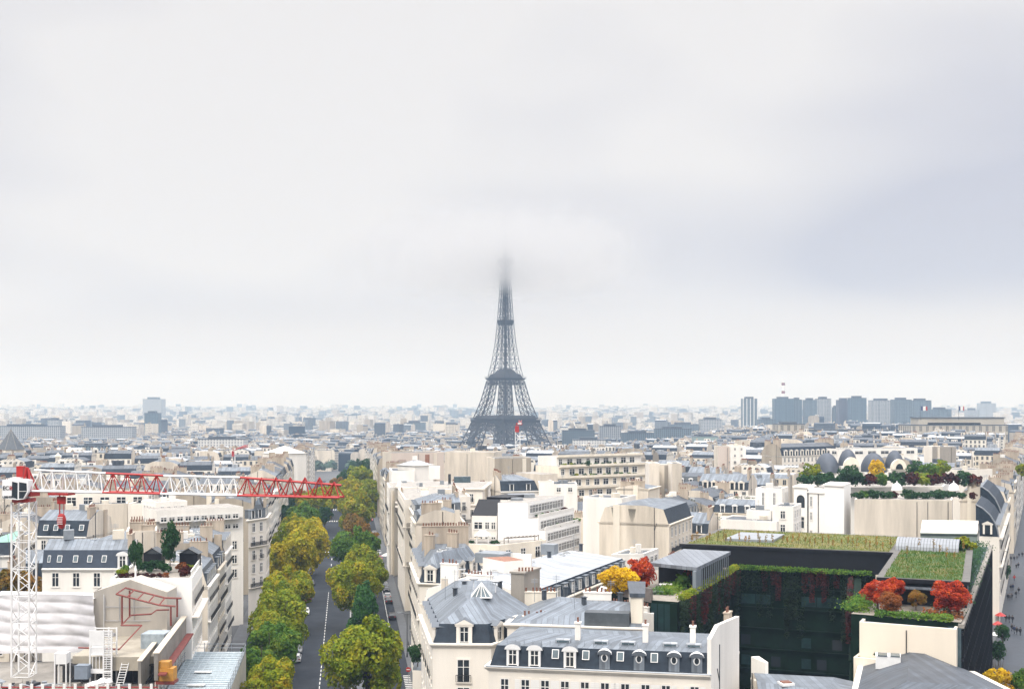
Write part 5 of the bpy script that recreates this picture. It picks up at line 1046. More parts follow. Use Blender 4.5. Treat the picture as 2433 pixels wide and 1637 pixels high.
# awning of the right terrace
g = MB(); g.prism([(50.2, 157.6), (56.0, 155.4), (56.6, 157.2), (50.8, 159.6)], 25.7, 25.95, 0, bottom=True); g.build('awning', ZINC, tV)
for lab, px, py, z, r_, rz_, m in (('golden yellow shrub-tree over the planter on the left terrace', 1466, 1376, 25.4, 3.0, 1.9, LYY), ('orange-red tree right behind the golden one', 1519, 1362, 25.6, 2.4, 2.4, LR), ('small red tree at the corner of the grey pavilion', 1643, 1364, 25.3, 1.3, 1.5, LR), ('round green bush left of the small red tree', 1620, 1378, 24.7, 1.2, 1.1, LG), 
    ('bright red spreading tree at the left of the right-hand terrace', 2085, 1406, 25.7, 2.15, 1.5, LR), ('red tree touching the spreading one, nearer the lawn roof', 2126, 1394, 26.0, 1.5, 1.35, LR), ('russet tree below the two red ones', 2115, 1430, 24.8, 1.7, 1.3, LRB), ('dark brown bush under the grey awning', 2176, 1420, 24.9, 1.3, 1.1, LB), ('largest red-orange tree, at the right end of the terrace', 2256, 1415, 25.7, 2.55, 1.9, LR)):
    x, y = atz(px, py, z); tree(lab, x, y, z, r_, rz_*1.12, m, n=8000, leaf=.045, seed=len(lab), shape='round', zb=23.3, name='ornamental_tree'); keep(px-40, px+40, py-35, py+30, 150)
x, y = atz(1582, 1386, 24.3); t = thing('garden_table', 'white garden table on the left terrace', 'table', (x, y, 23.4)); g = MB(); g.box((x, y, 24.2), (1.9, 1.1, .1)); g.build('table_top', FRAME, t)
for dx in (-.8, .8):
    for dy in (-.45, .45): g = MB(); g.box((x+dx, y+dy, 23.78), (.1, .1, .74)); g.build('leg', FRAME, t)
# white end wall in front of the right terrace, and the grey roofs below it
H('blank cream end wall below the terrace with the red trees', 2042, 1482, 2272, 1500, 22.4, 3, roof='flat', up=.3, stone=CREAMR, wins=False, chim=False, clutter=False, z0=0, blind=(0,), party=mat('cream_end', (.76, .68, .56), .85, var=.08, scale=.25, streak=True), topm=STEELG)
H('lower cream wall stub with climbing plants beside the blank end wall', 2028, 1562, 2086, 1568, 18.2, 4, roof='flat', up=.1, stone=CREAMR, wins=False, chim=False, clutter=False, z0=0)
for k, (px, py) in enumerate(((2042, 1528), (2054, 1545), (2075, 1548))):
    x, y = atz(px, py+10, 18.4); shrub(['grey-green climber at the left of the cream wall stub', 'dark climber in the middle of the cream wall stub', 'dark climber at the right of the cream wall stub'][k], x, y-.2, 18.3, .6, LD, k, 1.4, 300)
tG1 = building('large grey slate roof in front of the blank cream end wall', [(36.6, 128), (58, 121), (56.5, 146.2), (44.4, 150.5)], 17.2, roof='hip', h1=0, h2=2.2, d2=9, zinc=ZINCD, stone=STONES[1], wins=False, chim=True, nchim=1, z0=0, clutter=False, blind=(2,))
g = MB(); x, y = atz(2110, 1572, 18.8); g.box((x, y, 18.9), (2.9, 2.2, 1.6), 0, -.3); g.box((x-.7, y-.1, 19.75), (1.1, 1.8, .1), 1, -.3); g.box((x+.7, y-.5, 19.75), (1.1, 1.8, .1), 1, -.3); g.build('roof_hatch', [WMET, GLASSB], tG1)
tG2 = building('long corrugated grey roof beside the white gable of the dormer house', [(27.9, 133.5), (37.6, 127), (43.5, 143), (29.5, 146.5)], 16.2, roof='hip', h1=0, h2=1.7, d2=4, zinc=ZINC, stone=STONES[1], wins=False, chim=False, z0=0, clutter=False, blind=(3,))
g = MB(); g.box((31.5, 136.5, 18.0), (1.5, 1.5, .3), 0, .2); g.box((31.5, 136.5, 18.2), (1.1, 1.1, .1), 1, .2); g.build('roof_hatch', [WMET, TERR], tG2)
g = MB(); g.prism([(29.6, 146.9), (30.6, 143.5), (31.0, 143.6), (30.6, 147.2)], 15, 18.9, 0); g.build('parapet', WHITE, tG2)
# street-facing glass flank of the court building
g = MB(); a, b = Vector(KL.p(-.05, 146)), Vector(KL.p(-.05, 229)); L_ = (b-a).length; ang = math.atan2((b-a).y, (b-a).x); nr = Vector((math.sin(ang), -math.cos(ang))); d = (b-a).normalized()
g.prism([tuple(a), tuple(b), tuple(b-nr*7), tuple(a-nr*1.5)], 0, 22.6, 0, 0)
for k in range(34): p = a+d*(1+L_*k/34)+nr*.16; g.box((p.x, p.y, 11.2), (.22, .32, 22), 1, ang)
for k in range(7): p = (a+b)/2+nr*.1; g.box((p.x, p.y, 3.2*k+2.6), (L_, .3, .3), 1, ang)
g.box(((a+b)/2).to_tuple()+(22.8,), (L_, .7, .5), 2, ang)
g.build('street_glazing', [GLASSB, BLACKM, CONC], tV)
hedge('leafy planting along the street parapet of the dark court building', tuple(a+d*6-nr*2.2), tuple(b-d*4-nr*2.2), 22.7, LD, 2.2, 12, 1.6, 60)
# ================================================================ the site on the left
tN = thing('gutted_building', 'half-demolished concrete building with red steel frames, left of the avenue', 'building', (-55, 160, 0)); keep(0, 600, 1375, 1637, 146)
g = MB(); q = [(-76, 146), (-45.6, 151.5), (-49.4, 177.5), (-64.5, 177.5), (-64.2, 171.5), (-76, 171)]; g.prism(q, 0, 13.0, 0); g.build('lower_storey', CONC, tN)
wx0, wx1 = atz(226, 1403, 23)[0], atz(400, 1403, 23)[0]; xm = (wx0+wx1)/2
g = MB(); g.face([(wx0, 172, 13), (wx1, 172, 13), (wx1, 172, 22.9), (xm, 172, 24.7), (wx0, 172, 22.9)]); g.face([(wx0, 172, 13), (wx0, 172, 22.9), (wx0-.6, 177, 22.9), (wx0-.6, 177, 13)]); g.face([(wx0, 172, 22.9), (xm, 172, 24.7), (xm, 177, 24.7), (wx0, 177, 22.9)]); g.face([(xm, 172, 24.7), (wx1, 172, 22.9), (wx1, 177, 22.9), (xm, 177, 24.7)]); g.face([(wx1, 172, 13), (wx1, 177, 13), (wx1, 177, 22.9), (wx1, 172, 22.9)]); g.build('gable_wall', mat('rough_render', (.50, .46, .40), .95, var=.22, scale=.35, streak=True, bump=.2, bscale=4), tN)
g = MB(); g.box(((wx0+2.2), 171.7, 15.3), (2.0, .4, 3.5)); [g.bar((xm-3.6+2.1*k, 171.8, 18.8), (xm-3.6+2.1*k, 171.8, 22.2), .06) for k in range(3)]; [g.bar((xm-3.6, 171.8, z), (xm+3, 171.8, z), .05) for z in (18.8, 20.8)]; g.build('blocked_door', mat('grey_board', (.33, .33, .34), .8), tN)
# deck slabs and parapets parallel to the avenue
g = MB(); g.prism([(-58.5, 158), (-47.0, 158), (-49.6, 176), (-58.8, 176)], 15.6, 16.6, 0, 0, bottom=True); g.prism([(-55.6, 155.6), (-48.2, 155.6), (-48.6, 158), (-55.6, 158)], 15.2, 17.0, 0, bottom=True); g.build('deck_slab', mat('dusty_concrete', (.40, .36, .29), .95, var=.35, scale=.3), tN)
for o, z, m, t__ in ((-24.3, 18.4, CONC, .5), (-26.4, 17.4, CONC, .35)):
    a, b = Vector(IE.p(o, 151)), Vector(IE.p(o, 177.5)); g = MB(); m_ = (a+b)/2; ang = math.atan2((b-a).y, (b-a).x); g.box((m_.x, m_.y, z-1.7), ((b-a).length, t__, 3.4), 0, ang); g.box((m_.x, m_.y, z+.05), ((b-a).length, t__+.3, .14), 1, ang); g.build('parapet_wall', [m, STONES[2]], tN)
g = MB(); a, b = Vector(IE.p(-23.4, 150)), Vector(IE.p(-23.4, 177)); m_ = (a+b)/2; g.box((m_.x, m_.y, 15.9), ((b-a).length, 1.0, .2), 0, AI); g.build('red_edge_beam', OXIDE, tN)
a, b = Vector(IE.p(-24.45, 150)), Vector(IE.p(-24.45, 177.5)); facade(tN, a, b, 15.4, 3, STONES[1], 2.6, 1.2, 2.4, 3.6, False, ())
# red steel frames: each one a thing
def frame(label, segs, r_=.14, m=OXIDE, name='steel_frame'): 
    g = MB(); [g.bar(p, q, r_) for p, q in segs]; o = g.build(name, m); return tag(o, label, 'steel frame')
def W(px, py, Y): v = at(px, py, Y); return (v.x, v.y, v.z)
P = lambda px, py, Y=166: W(px, py, Y)
frame('dark red ladder-like steel roof frame on four posts, tilted over the deck', [(P(276, 1411), P(378, 1437)), (P(298, 1396, 169), P(392, 1420, 169)), (P(276, 1411), P(298, 1396, 169)), (P(302, 1418), P(319, 1401, 169)), (P(326, 1424), P(342, 1408, 169)), (P(352, 1431), P(367, 1414, 169)), (P(378, 1437), P(392, 1420, 169)),
   (P(378, 1437), P(417, 1440)), (P(392, 1420, 169), P(431, 1421, 169)), (P(290, 1417), P(290, 1483)), (P(308, 1402, 169), P(308, 1466, 169)), (P(406, 1439), P(406, 1486)), (P(421, 1422, 169), P(421, 1465, 169))], .13)
frame('zigzag of red steel beams lying on the deck edge', [(P(288, 1485, 163), P(337, 1485, 163)), (P(337, 1485, 163), P(283, 1542, 158)), (P(283, 1542, 158), P(186, 1538, 158)), (P(288, 1485, 163), P(311, 1461, 169)), (P(311, 1461, 169), P(360, 1458, 170)), (P(360, 1458, 170), P(372, 1449, 171)), (P(372, 1449, 171), P(402, 1448, 171))], .12)
g = MB(); x, y, z = P(370, 1490, 164); g.prism([(x-1.7, y-1.2), (x+1.5, y-1.2), (x+1.7, y+1.8), (x-1.5, y+1.8)], 16.6, 18.6, 0); tag(g.build('sheeted_pallet', mat('pale_blue_sheet', (.36, .42, .46), .6, var=.3, scale=2)), 'grey-blue sheeted pallet standing on the dusty deck', 'pallet')
# white sheeting over the scaffold
tt = thing('sheeted_scaffold', 'scaffold wrapped in rippled white sheeting, at the left edge behind the crane mast', 'scaffold', (-72, 172, 13)); g = MB(); nx_, nz_ = 34, 44
x0_, x1_ = at(-30, 1425, 171).x, at(222, 1425, 171).x
def tp_(i, j):
    u, v = i/nx_, j/nz_; z = 14.6+(22.6-14.6)*v; band = v*5+u*.9+.25*math.sin(u*5); sag = abs(math.sin(math.pi*band)); y = 171-.30*sag**.5-1.6*(1-v)*(1-u*.6)+.12*math.sin(u*23+v*9)*sag
    return (x0_+(x1_-x0_)*u+(.9*(1-v) if i == nx_ else 0), y, z+.25*math.sin(u*3)*(1 if v > .02 else 0)-.5*u*(v < .99)*v)
for i in range(nx_):
    for j in range(nz_): g.face([tp_(i, j), tp_(i+1, j), tp_(i+1, j+1), tp_(i, j+1)])
g.build('sheeting', mat('white_sheeting', (.62, .61, .62), .6, var=.14, scale=.6), tt, True)
g = MB(); [g.bar((x0_+1+3.1*k, 171.8, 13), (x0_+1+3.1*k, 171.8, 22.6), .06) for k in range(6)]; g.face([(x0_, 171.2, 22.45), (x1_, 171.2, 22.1), (x1_, 176, 22.1), (x0_, 176, 22.45)]); g.build('scaffold_frame', WMET, tt)
rr = random.Random(12); g = MB()
for k in range(26): x_, y_ = rr.uniform(-75, -50), rr.uniform(152.2, 157.5); g.box((x_, y_, 13.2+rr.uniform(0, .5)), (rr.uniform(.4, 2.6), rr.uniform(.3, 1.2), rr.uniform(.3, .9)), rr.randrange(3), rr.uniform(0, 3))
for k in range(9): x_ = rr.uniform(-76, -60); g.bar((x_, 153.5+rr.random(), 13.3), (x_+rr.uniform(-5, 5), 154+rr.random()*2, 13.3+rr.uniform(0, .8)), .07, 2)
g.build('site_clutter', [mat('dark_debris', (.035, .037, .042), .9), CONC, STEELG], tN)
g = MB()
for k in range(8): x_ = -60.5+1.7*k; g.bar((x_, 157.6, 13), (x_+(1.6 if k % 2 else 0), 157.6, 15.6), .11); g.bar((-60.5, 157.5, 15.5), (-46.5, 157.5, 15.5), .12)
g.build('support_brace', mat('dark_steel', (.05, .045, .045), .6), tN)
g = MB(); g.face([(-60, 158.4, 13.05), (-47.3, 158.4, 13.05), (-47.3, 158.4, 15.6), (-60, 158.4, 15.6)]); g.build('under_deck_shade', mat('painted_deck_shade', (.03, .03, .032), .95), tN)  # near-black sheet painting in the shade beneath the deck slab
# stair tower, tool cabin, ladders, machine, spare parts
t = thing('stair_tower', 'white steel site stair tower with steps on its right side', 'stair tower', (-53.5, 155, 13)); Yt = 155
xa, xb, xc = at(214, 1500, Yt).x, at(246, 1500, Yt).x, at(265, 1500, Yt).x; zb_, zt_ = 13, 20.6; g = MB()
for x in (xa, xb, xc):
    for y in (Yt, Yt+2): g.box((x, y, (zb_+zt_)/2), (.18, .18, zt_-zb_))
for z in (13.2, 15.2, 17.4, 18.6, 20.5):
    for y in (Yt, Yt+2): g.box(((xa+xc)/2, y, z), (xc-xa, .12, .14))
g.build('frame', WMET, t); g = MB(); [g.box(((xb+xc)/2, Yt+.2+.0*k, 13.2+.3*k), (xc-xb, .5, .08)) for k in range(25)]; g.build('steps', WMET, t)
g = MB(); g.box(((xa+xb)/2, Yt-.02, 19.6), (xb-xa-.1, .1, 1.9)); g.box(((xa+xb)/2, Yt+.5, 17.9), (xb-xa-.1, .9, .9)); [g.box((xa+.35+.45*k, Yt-.05, 16.4), (.07, .06, 1.6)) for k in range(5)]; g.box(((xa+xb)/2, Yt-.05, 15.3), (xb-xa, .1, .6)); g.build('panel', WMET, t)
t = thing('site_lift', 'small white lift frame left of the stair tower', 'lift', (-61, 155, 13)); xa, xb = at(130, 1560, 154).x, at(157, 1560, 154).x; g = MB(); [g.box((x, 154+y, 15.4), (.14, .14, 4.8)) for x in (xa, xb) for y in (0, 1.4)]; g.build('frame', WMET, t); g = MB(); g.box(((xa+xb)/2, 154.7, 17.1), (xb-xa, 1.3, 1.4)); g.build('cage', WMET, t)
g = MB(); x, y, z = P(194, 1600, 154); g.box((x, 154.5, z+.2), (1.7, 1.6, 1.7)); g.box((x, 153.7, z+1.08), (1.75, .06, .1)); tag(g.build('tool_container', mat('container_grey', (.20, .24, .29), .6, var=.2, scale=2)), 'blue-grey tool container between the lift frame and the stair tower', 'container')
g = MB(); x = at(285, 1590, 155).x
for s in (-.4, .5): g.bar((x+s, 154.2, 13), (x+s+.5, 155.8, 16.6), .06)
for k in range(12): u = k/12; g.bar((x-.4+.5*u, 154.2+1.6*u, 13+3.6*u), (x+.5+.5*u, 154.2+1.6*u, 13+3.6*u), .04)
tag(g.build('ladder', WMET), 'pale ladder leaning right of the stair tower', 'ladder')
t = thing('yellow_machine', 'yellow site generator beside the grey scaffold deck', 'machine', (-44.5, 153, 13)); x, y, z = P(395, 1598, 152); g = MB(); g.prism([(x-1.1, 151.3), (x+1.1, 151.3), (x+1.1, 153), (x-1.1, 153)], z-.9, z+.7, 0); g.prism([(x-.9, 151.5), (x+.5, 151.5), (x+.5, 152.9), (x-.9, 152.9)], z+.72, z+1.5, 0); g.build('housing', mat('yellow_paint', (.50, .24, .035), .6, var=.25, scale=2), t); g = MB(); g.box((x, 152.1, z-1.1), (2.5, 2.0, .35)); g.build('skid', OXIDE, t)
g = MB(); x = at(230, 1600, 153).x; rr = random.Random(3)
for k in range(9): g.lathe([(.45, 0), (.55, .25), (.35, .6), (0, .7)], (x+rr.uniform(-1.2, 1.4), 153+rr.uniform(0, 1), 13.4+.3*(k % 3)), 7)
tag(g.build('rubble_sack', WMET, None), 'heap of white rubble sacks at the foot of the stair tower', 'sacks')
# red and white barrier along the edge of the site deck
g = MB(); g.box((-61.5, 150.9, 12.9), (33, .5, .5)); tN2 = thing('site_barrier', 'low red barrier with white posts along the bottom-left edge', 'barrier', (-61, 151, 13)); g.build('base', CONC, tN2)
g = MB(); g.box((-61.5, 150.75, 13.75), (33, .08, .22)); g.box((-61.5, 150.75, 14.2), (33, .08, .12)); g.build('red_board', REDP, tN2)
for k in range(24): g = MB(); g.box((-77.5+1.38*k, 150.6, 13.9), (.34, .14, 1.5)); g.build('post', FRAME, tN2)
# scaffold deck over the pavement
t = thing('scaffold_deck', 'blue-grey steel scaffold deck built over the avenue pavement', 'scaffold', (-42, 165, 12)); a = [IE.p(-24.3, 150), IE.p(-15.6, 150), IE.p(-15.8, 184), IE.p(-24.3, 184)]
g = MB(); g.prism(a, 11.6, 11.8, 0, bottom=True)
for k in range(26): y = 151+1.28*k; p, q = IE.p(-24.1, y), IE.p(-15.9, y); g.bar((*p, 11.86), (*q, 11.86), .10, 1)
for k in range(11): o = -24+.82*k; p, q = IE.p(o, 150.5), IE.p(o, 183.6); g.bar((*p, 11.9), (*q, 11.9), .035, 1)
g.build('platform', [mat('scaffold_plank', (.30, .38, .43), .6, var=.35, scale=1), mat('scaffold_tube', (.48, .54, .57), .5, var=.25, scale=2)], t)
g = MB()
for o in (-24.2, -15.7):
    for k in range(15): y = 150+2.42*k; p = IE.p(o, y); g.bar((*p, 0.1), (*p, 13.2), .05)
    for z in (12.4, 13.0): g.bar((*IE.p(o, 150), z), (*IE.p(o, 184), z), .04)
for k in range(5): p = IE.p(-24.2+2.1*k, 184); g.bar((*p, 0.1), (*p, 13.2), .05)
for z in (12.4, 13.0): g.bar((*IE.p(-24.2, 184), z), (*IE.p(-15.7, 184), z), .04); g.bar((*IE.p(-24.2, 158), z-.2), (*IE.p(-15.7, 158), z-.2), .05)
g.build('scaffold_tubes', STEELG, t)
g = MB(); p, q = IE.p(-15.65, 150), IE.p(-15.65, 184); g.wallq(p, q, 2.6, 11.9); g.build('netting', mat('site_netting', (.38, .36, .30), .9, var=.2, scale=1), t)
for k in range(3):
    y0 = 153+k*8; g = MB(); p = IE.p(-22, y0); g.box((p[0]+1.5, y0, 12.05), (2.4, .8, .12)); tag(g.build('stacked_board', FRAME), '%s white board lying on the grey scaffold deck' % ['nearest', 'middle', 'farthest'][k], 'board', 'white boards on the scaffold deck')
# --- tower crane
t = thing('tower_crane', 'red and white tower crane with a long jib reaching over the avenue', 'crane', (-66, 160, 13)); CM = Vector((-65.8, 160.0)); hw = 1.18; g = MB(); z0_, z1_ = 13.6, 37.0
for sx in (-hw, hw):
    for sy in (-hw, hw): g.box((CM.x+sx, CM.y+sy, (z0_+z1_)/2), (.2, .2, z1_-z0_))
n_ = 13; hz = (z1_-z0_)/n_
for k in range(n_):
    z = z0_+hz*k
    for (ax_, ay_), (bx_, by_) in (((-hw, -hw), (hw, -hw)), ((hw, -hw), (hw, hw)), ((hw, hw), (-hw, hw)), ((-hw, hw), (-hw, -hw))):
        if k % 2: ax_, ay_, bx_, by_ = bx_, by_, ax_, ay_
        g.bar((CM.x+ax_, CM.y+ay_, z), (CM.x+bx_, CM.y+by_, z+hz), .06)
        if k % 2 == 0: g.bar((CM.x+ax_, CM.y+ay_, z), (CM.x+bx_, CM.y+by_, z), .05)
g.build('mast', WMET, t)
J0 = Vector((-64.2, 159.6)); J1 = Vector((-21.2, 147.8)); jd = (J1-J0).normalized(); jn = Vector((-jd.y, jd.x)); JL = (J1-J0).length
zbt = lambda s: 38.5; ztp = lambda s: 41.25-.6*min(1, s/26)+.3*max(0, (s-26)/16) if s < 42.3 else 40.95-(s-42.3)*.42
hwj = .8
def jp(s, o, z): p = J0+jd*s+jn*o; return (p.x, p.y, z)
secs = [(0, 11.0, WMET), (11.0, 19.6, REDP), (19.6, 30.6, WMET), (30.6, JL, REDP)]
for s0, s1, m in secs:
    g = MB(); n_ = max(3, round((s1-s0)/1.95)); st = (s1-s0)/n_; rb_ = .11
    g.bar(jp(s0, 0, ztp(s0+.3)), jp(s1-.05, 0, ztp(s1-.05)), .15)
    for o in (-hwj, hwj): g.bar(jp(s0, o, zbt(s0)), jp(s1-.05, o, zbt(s1)), .13)
    for k in range(n_):
        a_, c_ = s0+st*k, s0+st*(k+.5); e_ = s0+st*(k+1)
        for o in (-hwj, hwj): g.bar(jp(a_, o, zbt(a_)), jp(c_, 0, ztp(c_)), .075); g.bar(jp(c_, 0, ztp(c_)), jp(e_, o, zbt(e_)), .075)
        g.bar(jp(a_, -hwj, zbt(a_)), jp(e_, hwj, zbt(e_)), .05); g.bar(jp(a_, -hwj, zbt(a_)), jp(a_, hwj, zbt(a_)), .06)
    g.build('jib_section', m, t)
g = MB(); 
for o in (-.7, .7): g.bar(jp(-1.6, o, 38.3), jp(-1.2, 0, 41.6), .16); g.bar(jp(0, o, 38.4), jp(-1.0, 0, 41.5), .13)
g.box((J0.x-1.0, J0.y+.3, 38.2), (2.4, 1.8, .9), 0, -.27); g.box((CM.x, CM.y, 37.2), (2.3, 2.3, .5)); g.box((J0.x-2.2, J0.y+.9, 41.0), (.9, .9, 1.5)); g.build('slewing_top', REDP, t)
# trolley and hook
g = MB(); p = jp(4.2, 0, 38.1); g.box((p[0], p[1], 38.15), (3.1, 1.6, .3), 0, -.27); g.build('trolley', REDP, t); g = MB(); g.bar((p[0]-.25, p[1], 38.2), (p[0]-.25, p[1], 35.2), .09); g.bar((p[0]+.3, p[1], 38.2), (p[0]+.3, p[1], 35.2), .05); g.box((p[0], p[1], 37.3), (1.1, .3, 1.0)); g.build('cable', REDP, t)
g = MB(); g.lathe([(0, -1.6), (.35, -1.4), (.55, -.9), (.62, -.3), (.45, .3), (.2, .5), (0, .55)], (p[0], p[1], 35.0), 10); [g.box((p[0], p[1]-.58, 34.2+.28*k), (.7, .05, .09), 1) for k in range(4)]; g.build('hook_block', [REDP, WMET], t)
# cab with its lettering
cl, cr2 = at(8, 1160, 158.4), at(69, 1160, 158.4); zt_, zb_ = at(8, 1140, 158.4).z, at(8, 1186, 158.4).z; cw = cr2.x-cl.x; yf = 158.0
cx0, cx1 = cl.x, cr2.x; g = MB()
pr = [(cx0, zb_+.15), (cx0+cw*.60, zb_-.05), (cx0+cw*.83, zb_+.05), (cx1, zb_+.95), (cx1, zt_-.05), (cx1-.35, zt_+.05), (cx0+cw*.55, zt_+.12), (cx0, zt_)]
g.face([(x, yf, z) for x, z in pr]); g.face([(x, yf+1.7, z) for x, z in pr][::-1]); n_ = len(pr)
for i in range(n_): a_, c_ = pr[i], pr[(i+1) % n_]; g.face([(a_[0], yf, a_[1]), (a_[0], yf+1.7, a_[1]), (c_[0], yf+1.7, c_[1]), (c_[0], yf, c_[1])][::-1])
g.prism([(cx0+.9, yf+.2), (cx0+1.9, yf+.2), (cx0+1.9, yf+1.4), (cx0+.9, yf+1.4)], zt_+.02, zt_+.3, 0)
cab = g.build('cab', mat('cab_white', (.78, .78, .78), .3), t)
g = MB()
for q in ([(.375, .14), (.60, .02), (.61, .86), (.39, .93)], [(.66, .05), (.82, .06), (.965, .42), (.955, .84), (.66, .90)]):
    g.face([(cx0+cw*u, yf-.03, zb_+(zt_-zb_)*v) for u, v in q])
g.build('window', GLASS, cab)
g = MB(); g.box((cx0+cw*.81, yf-.06, zb_+(zt_-zb_)*.43), (cw*.3, .04, .06)); g.build('window_bar', FRAME, cab)
def text(s, x, z, size, m, par, name='lettering', y=None, rot=(rad(90), 0, 0)):
    c = bpy.data.curves.new(name, 'FONT'); c.body = s; c.size = size; c.extrude = .01; c.materials.append(m); o = bpy.data.objects.new(name, c); COL.objects.link(o); c.offset = .012
    o.rotation_euler = rot; org = Vector(par['_o']) if par and '_o' in par else Vector((0, 0, 0)); bpy.context.view_layer.update(); me = bpy.data.meshes.new_from_object(o.evaluated_get(bpy.context.evaluated_depsgraph_get())); bpy.data.objects.remove(o); o = bpy.data.objects.new(name, me); COL.objects.link(o); o.rotation_euler = rot; o.parent = par; o.location = Vector((x, yf-.04 if y is None else y, z))-org; return o
text('EC-', cx0+.08, zb_+(zt_-zb_)*.50, .72, IRON, cab); text('B', cx0+.98, zb_+(zt_-zb_)*.50, .72, REDP, cab); text('LIEBHERR', cx0+.06, zb_+.22, .38, IRON, cab)
# ================================================================ rows of houses along the avenues, then the blocks behind
NB += [(bw, 28), (rw_, 28), (rt, 24), (lt, 24), ([(36, 160), (50, 156), (62, 190), (38, 196)], 1), ([tuple(v) for v in q], 0)][:5]
NB += [([(-80, 145), (-45, 150), (-49, 178), (-80, 178)], 20), ([(-3.5, 250), (9, 250), (20, 275), (4, 277)], 29), ([(-9, 253), (-2, 253), (-1, 263), (-8, 264)], 29), ([tuple(p) for p in (g0-gd*10-gn*4, g1-gn*4, g1+gn*17, g0-gd*10+gn*17)], 30),
       ([(-38, 338), (-6, 338), (-6, 378), (-38, 378)], 26), ([(72, 300), (92, 300), (100, 318), (78, 322)], 29), ([(88, 366), (150, 366), (150, 388), (88, 388)], 28), ([(-88, 262), (-56, 262), (-56, 300), (-92, 300)], 27)]
def sat(A, B):
    for P, Q in ((A, B), (B, A)):
        n = len(P)
        for i in range(n):
            ex, ey = P[(i+1) % n][0]-P[i][0], P[(i+1) % n][1]-P[i][1]; nx, ny = ey, -ex
            if max(nx*x+ny*y for x, y in Q)-1e-9 < min(nx*x+ny*y for x, y in P)+.25*math.hypot(nx, ny) or min(nx*x+ny*y for x, y in Q) > max(nx*x+ny*y for x, y in P)-.25*math.hypot(nx, ny): return False
    return True
def clash(fp):
    cx_, cy_ = cen(fp)
    for q, z in NB:
        c = cen(q)
        if abs(c[0]-cx_) < 60 and abs(c[1]-cy_) < 60 and sat(fp, q): return True
    return False
def clip_h(fp, zt, zmin):
    "lower a roof that would hide one of the houses placed by hand behind it"
    ys = [p[1] for p in fp]; yc = min(ys)
    for x0, x1, y0, y1, Y in HAND:
        if yc >= Y: continue
        px = [CX+p[0]/p[1]*F for p in fp]
        if max(px) < x0+2 or min(px) > x1-2: continue
        lim = EYE-(y1-HY)*max(ys)/F
        if zt > lim: zt = lim
    return zt
FILL = []
def generic(fp, ze, roof, blind, rr, far, **kw):
    z0 = gz(*cen(fp))
    top = clip_h(fp, ze+4.5, 0); ze = min(ze, top-3.4)
    if ze < z0+6.5 and ze < 12: return None
    rname = {'mansard': 'slate-roofed', 'hip': 'zinc-roofed', 'flat': 'flat-roofed'}[roof]; st = rr.choice(STONES+[WHITE]); 
    t = building('x', fp, ze, roof=roof, blind=blind, stone=st, h1=rr.uniform(2.2, 3.2) if roof == 'mansard' else 0, h2=rr.uniform(.8, 2.4), d2=rr.uniform(3, 5.5), far=far, chim=True, nchim=rr.choice((1, 2, 2, 3)), rnd=rr,
                 dorm=rr.choice(('box', 'box', 'arch', 'ped')), dsp=rr.uniform(2.3, 3.2), floors=kw.get('floors', 3), wins=not far, dormers=not far or rr.random() < .5, sp=kw.get('sp', rr.uniform(2.2, 2.8)), up=rr.uniform(.2, .8), clutter=not far or rr.random() < .3, rails=kw.get('rails', (rr.choice((0, 1)),)), balcony=kw.get('balcony', False), cornice=not far, group='houses of the dense old quarter', near=False, z0=z0-1)
    FILL.append((t, fp, ze, {WHITE.name: 'white'}.get(st.name, {'stone_cream': 'cream', 'stone_pale': 'pale', 'stone_warm': 'beige'}.get(st.name, 'pale'))+' '+rname+' house')); return t
def row(av, off, side, ys, ye, seed, zr=(20, 23), dep=12.5):
    rr = random.Random(seed); y = ys
    while y < ye:
        l = rr.uniform(12.5, 18); c = av.p(off, y+l/2); g_ = gz(*c); ze = g_+rr.uniform(*zr); n = (1, -av.sl) ; k = math.hypot(*n); n = (n[0]/k*dep, n[1]/k*dep)
        a, b = av.p(off, y), av.p(off, y+l-.03)
        fp = [(a[0]-n[0], a[1]-n[1]), a, b, (b[0]-n[0], b[1]-n[1])] if side < 0 else [a, (a[0]+n[0], a[1]+n[1]), (b[0]+n[0], b[1]+n[1]), b]
        if not clash(fp) and infr(fp[0], fp[1]): generic(fp, ze, rr.choice(('mansard', 'mansard', 'mansard', 'hip')), (0, 2), rr, y > 430, floors=6 if y < 330 else 4, rails=(0, 3), balcony=y < 330, sp=2.15)
        y += l
row(IE, -24.5, -1, 195.4, 900, 21, (20, 22.5)); row(IE, 13.6, 1, 228, 900, 22, (21, 24)); row(KL, 0, -1, 332, 1000, 23, (20, 23)); row(KL, 0, -1, 229.2, 269.8, 24, (17, 19))
def fill(ax, side_test, y0, y1, seed, out_merge, budget):
    rr = random.Random(seed); px_ = Vector((ax.y, -ax.x)); cand = []
    i0, i1 = int(y0/16)-30, int(y1/16)+30
    for i in range(i0, i1):
        for j in range(-75, 75):
            if i % 6 == 0 and rr.random() < .8: continue
            if (j+i//6*3) % 7 == 0: continue
            w_, d_ = rr.uniform(13, 17.4), rr.uniform(11, 15.5); o = ax*(i*16.2+rr.uniform(-.3, .3))+px_*(j*17.6+rr.uniform(-.2, .2))
            fp = [o, o+px_*w_, o+px_*w_+ax*d_, o+ax*d_]; fp = [tuple(p) for p in fp]; c = cen(fp)
            if not (y0 < c[1] < y1) or abs(c[0]) > c[1]*.46+10 or not all(side_test(p) for p in fp): continue
            cand.append((c[1]+abs(c[0])*.2, fp, rr.random()))
    cand.sort(key=lambda q: q[0]); return cand
def off_(av, p): return p[0]-av.x0-av.sl*p[1]
mid = fill(KD, lambda p: off_(IE, p) > 27 and off_(KL, p) < -14, 228, 1230, 31, None, 0)
lef = fill(ID, lambda p: off_(IE, p) < -38, 206, 1230, 32, None, 0)
